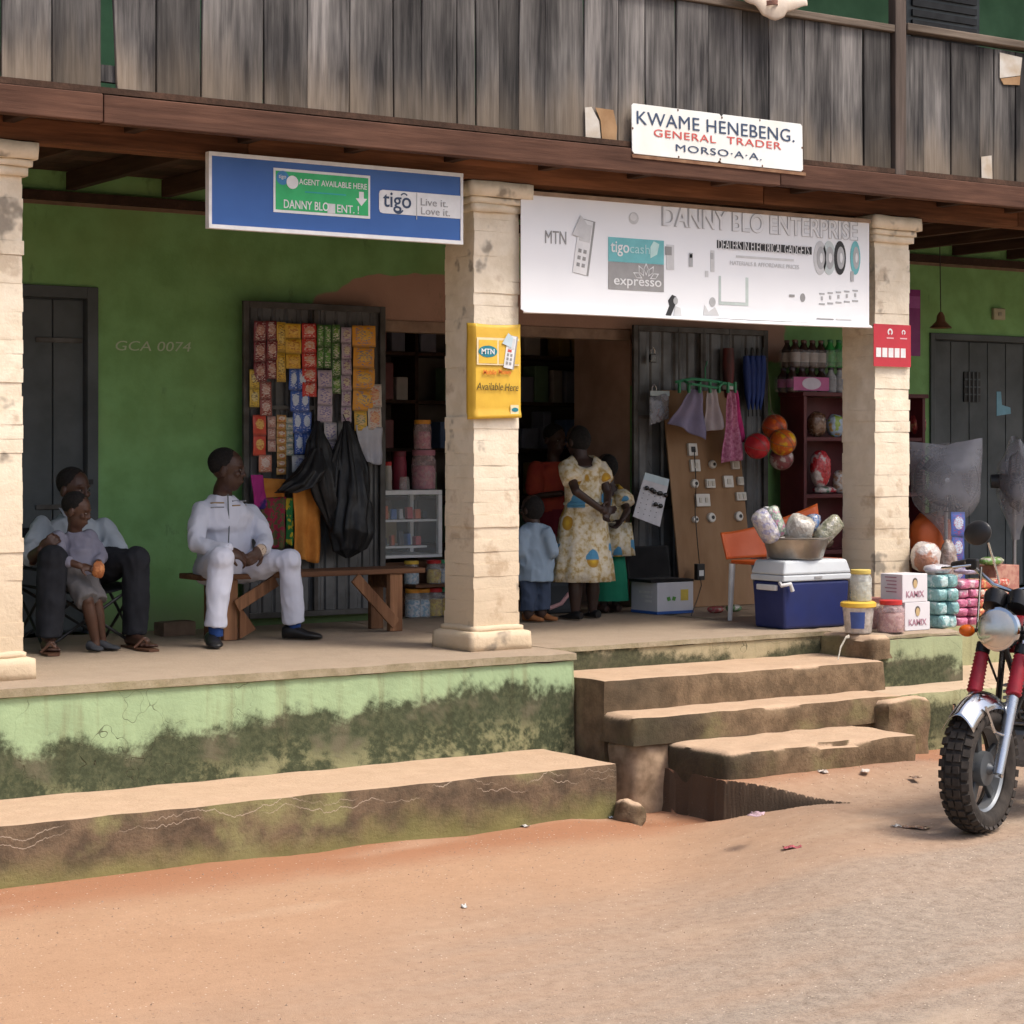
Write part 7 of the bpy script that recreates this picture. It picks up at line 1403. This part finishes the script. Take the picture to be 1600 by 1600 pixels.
fuse(q, 'body', .007, SK1, t, 3, .4); eyes_hair(t, O, at, Mh, .98, HAIRB, .012)
q = MB(O); rings(q, [(Vector((X, Y, zof(800))), .17, .13, side), (Vector((X, Y, zof(760))), .155, .12, side), (neck - Vector((0, 0, .1)), .17, .11, side), (neck - Vector((0, 0, .03)), .10, .08, side)])
for sg in (-1, 1): limb(q, [(X + sg * .15, Y, zof(733)), (X + sg * .195, Y - .04, zof(762))], [.065, .07])
fuse(q, 'top', .009, fabric('red top cotton', (.38, .06, .03), (.30, .04, .03)), t, 3, .45)
q = MB(O); rings(q, [(Vector((X, Y, zof(795))), .16, .13, side), (Vector((X, Y, zof(850))), .19, .16, side), (Vector((X, Y, zof(925))), .21, .17, side)], 30, .05); q.build('skirt', fabric('dark red skirt', (.17, .02, .03)), t, smooth=True)
t = thing('striped_bag', 'dark carrier bag with a pink stripe on the floor between the toddler and the girl', 'bag', (XY(872, 11.75), 11.75, FZ)); MB().box(-.14, .14, -.06, .06, .001, .22).build('sack', fabric('dark bag', (.07, .08, .09)), t, bevel=.03); MB().tube([(-.12, -.063, .04), (-.02, -.066, .07), (.08, -.063, .17)], .014, 8).build('stripe', plain('pink print', (.42, .14, .18)), t, smooth=True)

# ================================================================== MOTORCYCLE
W0 = PZ(1533, 1302, 0.10); gz = ground_h(W0.x, W0.y); W0 = PZ(1530, 1300, gz); RZ = R(199)
CHR = plain('chrome', (.62, .62, .63), .12, 1.0); RUB = mat('dusty black rubber', (.045, .036, .030), (.022, .019, .017), rough=.85, scale=14, bumpv=.4, bscale=80); BLK = plain('black paint', (.012, .012, .013), .3); REDP = plain('dark red paint', (.20, .01, .015), .25); ALU = plain('grey cast alloy', (.26, .28, .30), .4, .7); GAIT = mat('red rubber gaiter', (.30, .012, .025), (.22, .01, .02), rough=.45, scale=20)
bike = thing('motorcycle', 'motorcycle with knobbly front tyre, red fork gaiters and round headlamp at the right edge', 'motorcycle', (W0.x, W0.y, gz), RZ)
RW = .298
def wheel(cx, name):
    c = Vector((cx, 0, RW)); T = 0.062
    def ringpts(prof, n=56): return prof
    q = MB(); n = 60; prof = [(-.045, .200), (-.066, .218), (-.073, .243), (-.064, .270), (-.034, .286), (0, .290), (.034, .286), (.064, .270), (.073, .243), (.066, .218), (.045, .200)]
    vs = [c + Vector((r * math.cos(2 * math.pi * k / n), y, r * math.sin(2 * math.pi * k / n))) for k in range(n) for y, r in prof]; m = len(prof)
    q.add(vs, [(k * m + i, ((k + 1) % n) * m + i, ((k + 1) % n) * m + (i + 1) % m, k * m + (i + 1) % m) for k in range(n) for i in range(m)]); ty = q.build(name, RUB, bike, smooth=True)
    lug = MB(); 
    for k in range(34):
        a = 2 * math.pi * k / 34
        for y, dy, r, tl_ in ((-.053, .018, .279, .5), (-.017, .014, .290, 0), (.021, .015, .289, 0), (.056, .017, .277, -.5)):
            aa = a + (.09 if abs(y) < .03 else 0); Mx = Matrix.Translation(c) @ Matrix.Rotation(-aa, 4, 'Y') @ Matrix.Translation((r, y, 0)) @ Matrix.Rotation(-tl_, 4, 'Z'); lug.box(-.006, .010, -dy, dy, -.017, .017, Mx)
    o = lug.build('tread_lugs', RUB, ty); o['kind'] = 'stuff'
    rim = MB(); pr = [(-.042, .204), (-.045, .212), (-.036, .200), (-.025, .188), (.025, .188), (.036, .200), (.045, .212), (.042, .204)]
    vs = [c + Vector((r * math.cos(2 * math.pi * k / n), y, r * math.sin(2 * math.pi * k / n))) for k in range(n) for y, r in pr]; m = len(pr); rim.add(vs, [(k * m + i, ((k + 1) % n) * m + i, ((k + 1) % n) * m + (i + 1) % m, k * m + (i + 1) % m) for k in range(n) for i in range(m)]); rim.build('rim', ALU, ty, smooth=True)
    hub = MB(); hub.lathe(c, [(.0, -.05), (.03, -.05), (.078, -.042), (.082, -.02), (.082, .02), (.078, .042), (.03, .05), (.014, .085), (0, .085)], 28, Matrix.Rotation(R(-90), 3, 'X')); hub.build('hub', plain('dull grey hub', (.13, .14, .15), .5, .6), ty, smooth=True)
    for k in range(5):
        a = 2 * math.pi * k / 5 + .2; d = Vector((math.cos(a), 0, math.sin(a))); MB().bar(c + d * .07, c + d * .192, .045, .022, up=(0, 1, 0)).build('spoke', plain('dark cast spoke', (.07, .075, .08), .45, .5), ty, bevel=.006)
    return ty
wheel(0, 'front_wheel'); wheel(-1.30, 'rear_wheel')
fd = Vector((-.44, 0, .90)).normalized(); hubp = Vector((0, 0, RW))
for s in (1, -1):
    y = s * .098; a = hubp + Vector((0, y, -.02)) + Vector((.012, 0, 0)); f_ = MB().tube([a, a + fd * .38], [.026, .028], 14).build('fork_leg', plain('polished fork slider', (.42, .45, .50), .25, .85), bike, smooth=True)
    MB().tube([a + fd * .37, a + fd * .80], .0185, 12).build('fork_tube', CHR, f_, smooth=True)
    gp, gr = [], []
    for k in range(23): gp.append(a + fd * (.39 + .20 * k / 22)); gr.append((.040 if k % 2 else .033) * (1 - .12 * k / 22))
    MB().tube(gp, gr, 16).build('gaiter', GAIT, f_, smooth=True, ang=0); MB().tube([a + fd * .595, a + fd * .64], .034, 14).build('gaiter_clamp', BLK, f_, smooth=True)
    MB().tube([a + Vector((0, -s * .012, 0)), a + Vector((0, s * .022, 0))], .016, 10).build('axle_nut', CHR, f_, smooth=True)
for k in (.66, .80): p = hubp + fd * k; MB().box(-.04, .04, -.13, .13, -.018, .018, Matrix.Translation(p) @ Matrix.Rotation(R(-26), 4, 'Y')).build('fork_clamp', BLK, bike, bevel=.01)
# chrome mudguard
def mg(u, v):
    a = R(49) + R(76) * u; r = .345 + .012 * math.cos((v - .5) * 2.4); y = (v - .5) * .155; return (r * math.cos(a) * (1 + .0) , y, RW + r * math.sin(a) - .035 * abs(v - .5) ** 2 * 8)
MB().sheet(mg, 26, 10).build('mudguard', CHR, bike, smooth=True, solid=.003)
for s in (-1, 1): MB().tube([(.10, s * .078, RW + .30), (.05, s * .10, RW + .18), (-.06, s * .10, RW + .15)], .007, 8).build('mudguard_stay', CHR, bike, smooth=True)
hl = hubp + Vector((-.235, 0, .630)); RX = Matrix.Rotation(R(84), 3, 'Y')
h_ = MB().lathe(hl, [(.0, -.13), (.05, -.115), (.085, -.06), (.098, .0), (.098, .02)], 28, RX).build('headlamp', BLK, bike, smooth=True); MB().lathe(hl, [(.099, .0), (.108, .012), (.104, .036), (.094, .040)], 28, RX).build('headlamp_ring', CHR, h_, smooth=True)
lens, ln, lb_ = new_mat('headlamp lens'); lb_.inputs['Base Color'].default_value = (.72, .62, .45, 1); lb_.inputs['Roughness'].default_value = .08; lb_.inputs['Alpha'].default_value = .2
MB().lathe(hl, [(.094, .036), (.075, .056), (.04, .068), (0, .072)], 28, RX).build('lens', lens, h_, smooth=True); MB().lathe(hl, [(.0, -.055), (.035, -.045), (.07, -.01), (.092, .034)], 28, RX).build('reflector', CHR, h_, smooth=True); MB().ell(hl + RX @ Vector((0, 0, -.01)), .016).build('bulb', plain('bulb glass', (.7, .66, .5), .1), h_, smooth=True)
for s in (-1, 1):
    p = hl + Vector((-.01, s * .175, -.015)); q_ = MB().tube([hl + Vector((-.03, s * .09, -.01)), p], .010, 8).build('indicator_stalk', BLK, bike, smooth=True); MB().ell(p, (.034, .040, .030), 16, 10).build('indicator_lens', plain('orange lens', (.62, .12, .01), .15), q_, smooth=True)
g_ = MB().lathe(hl + Vector((-.10, .055, .13)), [(.0, -.05), (.05, -.045), (.062, .0), (.062, .025), (.055, .032), (0, .032)], 24, Matrix.Rotation(R(-42), 3, 'Y')).build('gauge', BLK, bike, smooth=True); MB().lathe(hl + Vector((-.10, -.065, .13)), [(.0, -.05), (.05, -.045), (.062, .0), (.062, .025), (.055, .032), (0, .032)], 24, Matrix.Rotation(R(-42), 3, 'Y')).build('gauge', BLK, bike, smooth=True)
hb = hl + Vector((-.15, 0, .17)); br_ = MB().tube([hb + Vector((-.14, -.37, .11)), hb + Vector((-.06, -.26, .13)), hb + Vector((0, -.10, .03)), hb, hb + Vector((0, .10, .03)), hb + Vector((-.06, .26, .13)), hb + Vector((-.14, .37, .11))], .0115, 10).build('handlebar', CHR, bike, smooth=True)
for s in (-1, 1):
    MB().tube([hb + Vector((-.075, s * .275, .128)), hb + Vector((-.14, s * .375, .11))], .019, 12).build('grip', RUB, br_, smooth=True); MB().tube([hb + Vector((-.02, s * .23, .12)), hb + Vector((.03, s * .30, .11)), hb + Vector((-.04, s * .39, .10))], .007, 8).build('lever', CHR, br_, smooth=True)
    MB().box(-.022, .022, -.03, .03, -.03, .025, Matrix.Translation(hb + Vector((-.05, s * .235, .125)))).build('switch_block', BLK, br_, bevel=.008)
    mp_ = hb + Vector((-.03, s * .085, .035)); me_ = mp_ + Vector((.05, s * .035, .20)); mo = MB().tube([mp_, mp_ + Vector((.01, s * .01, .06)), me_], .0055, 8).build('mirror_stem', CHR, bike, smooth=True)
    MB().ell(me_ + Vector((.0, s * .055, .045)), (.026, .082, .060), 20, 12, Euler((R(-12) * s, 0, R(14) * s)).to_matrix()).build('mirror', mat('dark mirror shell', (.030, .030, .032), rough=.4), mo, smooth=True)
MB().tube([hb + Vector((-.03, .2, .11)), hl + Vector((.05, .16, -.02)), hl + Vector((-.02, .12, -.28)), hubp + Vector((-.06, .09, .1))], .007, 8).tube([hb + Vector((-.03, -.18, .11)), hl + Vector((.04, -.10, .0)), hl + Vector((-.10, -.06, -.26))], .006, 8).build('cable', BLK, bike, smooth=True)
MB().tube([hl + Vector((-.15, .04, -.2)), hl + Vector((-.05, .05, -.30)), hl + Vector((-.08, .06, -.42)), hl + Vector((-.2, .05, -.46))], .009, 8).build('brake_hose', BLK, bike, smooth=True)
# body behind the fork, mostly out of the picture
q = MB(); rings(q, [((-.42, 0, .80), .09, .10, (0, 1, 0)), ((-.55, 0, .84), .13, .22, (0, 1, 0)), ((-.60, 0, .93), .125, .22, (0, 1, 0)), ((-.62, 0, 1.0), .08, .16, (0, 1, 0))]); q.build('fuel_tank', REDP, bike, smooth=True, sub=1)
MB().box(-1.40, -.78, -.12, .12, .80, .89).build('saddle', mat('black vinyl', (.02, .02, .02), rough=.5), bike, bevel=.03, seg=3)
fr_ = MB(); A_ = hubp + fd * .62
for s in (-1, 1): fr_.tube([A_, (-.40, s * .10, .42), (-.55, s * .12, .24), (-.95, s * .12, .26), (-1.0, s * .11, .62), (-1.42, s * .11, .82)], .016, 8).tube([(-.98, s * .12, .32), (-1.30, s * .12, RW)], .02, 8).tube([(-1.1, s * .14, .78), (-1.28, s * .14, .34)], .022, 10)
fr_.tube([A_ + Vector((0, 0, .08)), (-.6, 0, .78), (-1.0, 0, .74)], .022, 8).build('frame', BLK, bike, smooth=True)
en = MB().box(-.86, -.48, -.13, .13, .24, .44).build('engine', ALU, bike, bevel=.04, seg=3)
for k in range(7): MB().box(-.62, -.46, -.09, .09, .45 + k * .03, .465 + k * .03).build('cooling_fin', ALU, en, bevel=.004)
MB().tube([(-.48, .06, .52), (-.36, .08, .40), (-.42, .13, .26), (-.9, .15, .25), (-1.5, .17, .34)], [.02, .02, .02, .028, .042], 12).build('exhaust', CHR, bike, smooth=True)
for s in (-1, 1): MB().box(-1.02, -.80, s * .125 - .008, s * .125 + .008, .50, .74).build('side_cover', REDP, bike, bevel=.006)
MB().sheet(lambda u, v: (-1.30 + .35 * math.cos(R(10) + R(150) * u), (v - .5) * .14, RW + .35 * math.sin(R(10) + R(150) * u)), 20, 4).build('rear_mudguard', BLK, bike, smooth=True, solid=.003)
MB().box(-1.62, -1.56, -.06, .06, .62, .72).build('tail_lamp', plain('red lens', (.4, .01, .01), .2), bike, bevel=.01)
MB().tube([(-.80, .12, .28), (-.86, .30, .012)], .011, 8).tube([(-.86, .30, .012), (-.80, .30, .006)], .014, 8).build('side_stand', BLK, bike, smooth=True)

# ================================================================== LITTER AND STONES
p = PZ(290, 995, FZ); o = MB(); rough_box(o, -.11, .11, -.07, .07, 0, .085, .03, .006, .012); o = o.build('brick_block', mat('old clay brick', (.20, .13, .085), (.12, .08, .055), rough=.9, scale=8, bumpv=.4), None, smooth=True); o.location = (p.x, 11.6, FZ + .001); tag(o, 'loose clay block on the veranda floor by the green wall', 'brick')
LG = 'litter on the road'
def litter(px, py, w_, c, lb, Y=None):
    p = PZ(px, py, 0.02)
    for _ in range(4): p = PZ(px, py, ground_h(p.x, p.y) + .001)
    q = MB(); sd = px * .37
    q.sheet(lambda u, v: ((u - .5) * w_, (v - .5) * w_ * .6, .0005 + .012 * abs(mn.noise((u * 2.5 + sd, v * 2.5, 0))) + .007 * math.sin(u * 5 + sd) ** 2), 7, 6); o = q.build('wrapper', foil('wrapper %d' % px, c, tuple(x * .6 for x in c), None, 22), None, smooth=True, solid=.001); o.location = p; o.rotation_euler = (0, 0, sd); tag(o, lb, 'litter', LG)
for a in ((1238, 1325, .085, (.44, .10, .12), 'pink wrapper on the road in front of the steps'), (725, 1418, .035, (.66, .64, .60), 'white paper scrap alone on the road below the middle pillar'), (1182, 1274, .11, (.52, .36, .40), 'pale pink wrapper by the drain pocket'), (955, 1279, .04, (.40, .46, .52), 'small silver scrap at the end of the kerb slab'), (1286, 1207, .06, (.60, .52, .46), 'white scrap just below the lowest step, left one'), (1352, 1206, .07, (.60, .53, .47), 'white scrap just below the lowest step, right one'), (820, 1292, .05, (.58, .54, .50), 'pale scrap at the foot of the kerb slab'), (1400, 1292, .05, (.60, .56, .52), 'white scrap left of the motorcycle tyre'), (1432, 1294, .12, (.36, .20, .13), 'flat brown strip beside the motorcycle tyre'), (1430, 1216, .07, (.25, .16, .11), 'thin brown scrap near the ledge')): litter(*a)
p = PZ(1318, 1003, .78); t = thing('plastic_scrap', 'twisted clear plastic scrap hanging over the platform edge below the tub', 'litter', Vector((p.x, 9.23, FZ)))
MB().tube([(.10, .03, .004), (.04, -.01, .004), (-.02, -.03, -.05), (-.06, -.05, -.12)], [.012, .008, .010, .006], 6, sx=.4).build('film', film_mat('scrap film', (.6, .58, .5), .7), t, smooth=True)
st_m = mat('road grit stones', (.46, .34, .25), (.32, .21, .145), rough=.95, scale=20, rnd=.3)
q = MB(); r2 = random.Random(5)
for k in range(900):
    x, y = r2.uniform(2.5, 9.5), (8.72 - abs(r2.gauss(0, .5)) if r2.random() < .6 else r2.uniform(5, 8.4))
    if y > 8.7: continue
    r_ = r2.uniform(.002, .0062); c = Vector((x, y, ground_h(x, y) + r_ * .3)); q.add([c + Vector((r_ * math.cos(a) * r2.uniform(.7, 1.2), r_ * math.sin(a) * r2.uniform(.7, 1.2), -r_ * .4)) for a in (0, 1.57, 3.14, 4.71)] + [c + Vector((0, 0, r_ * .7))], [(0, 1, 4), (1, 2, 4), (2, 3, 4), (3, 0, 4), (3, 2, 1, 0)])
tag(q.build('gravel', st_m, None), 'scattered small stones on the road and along the kerb slab', 'gravel', kind='stuff')
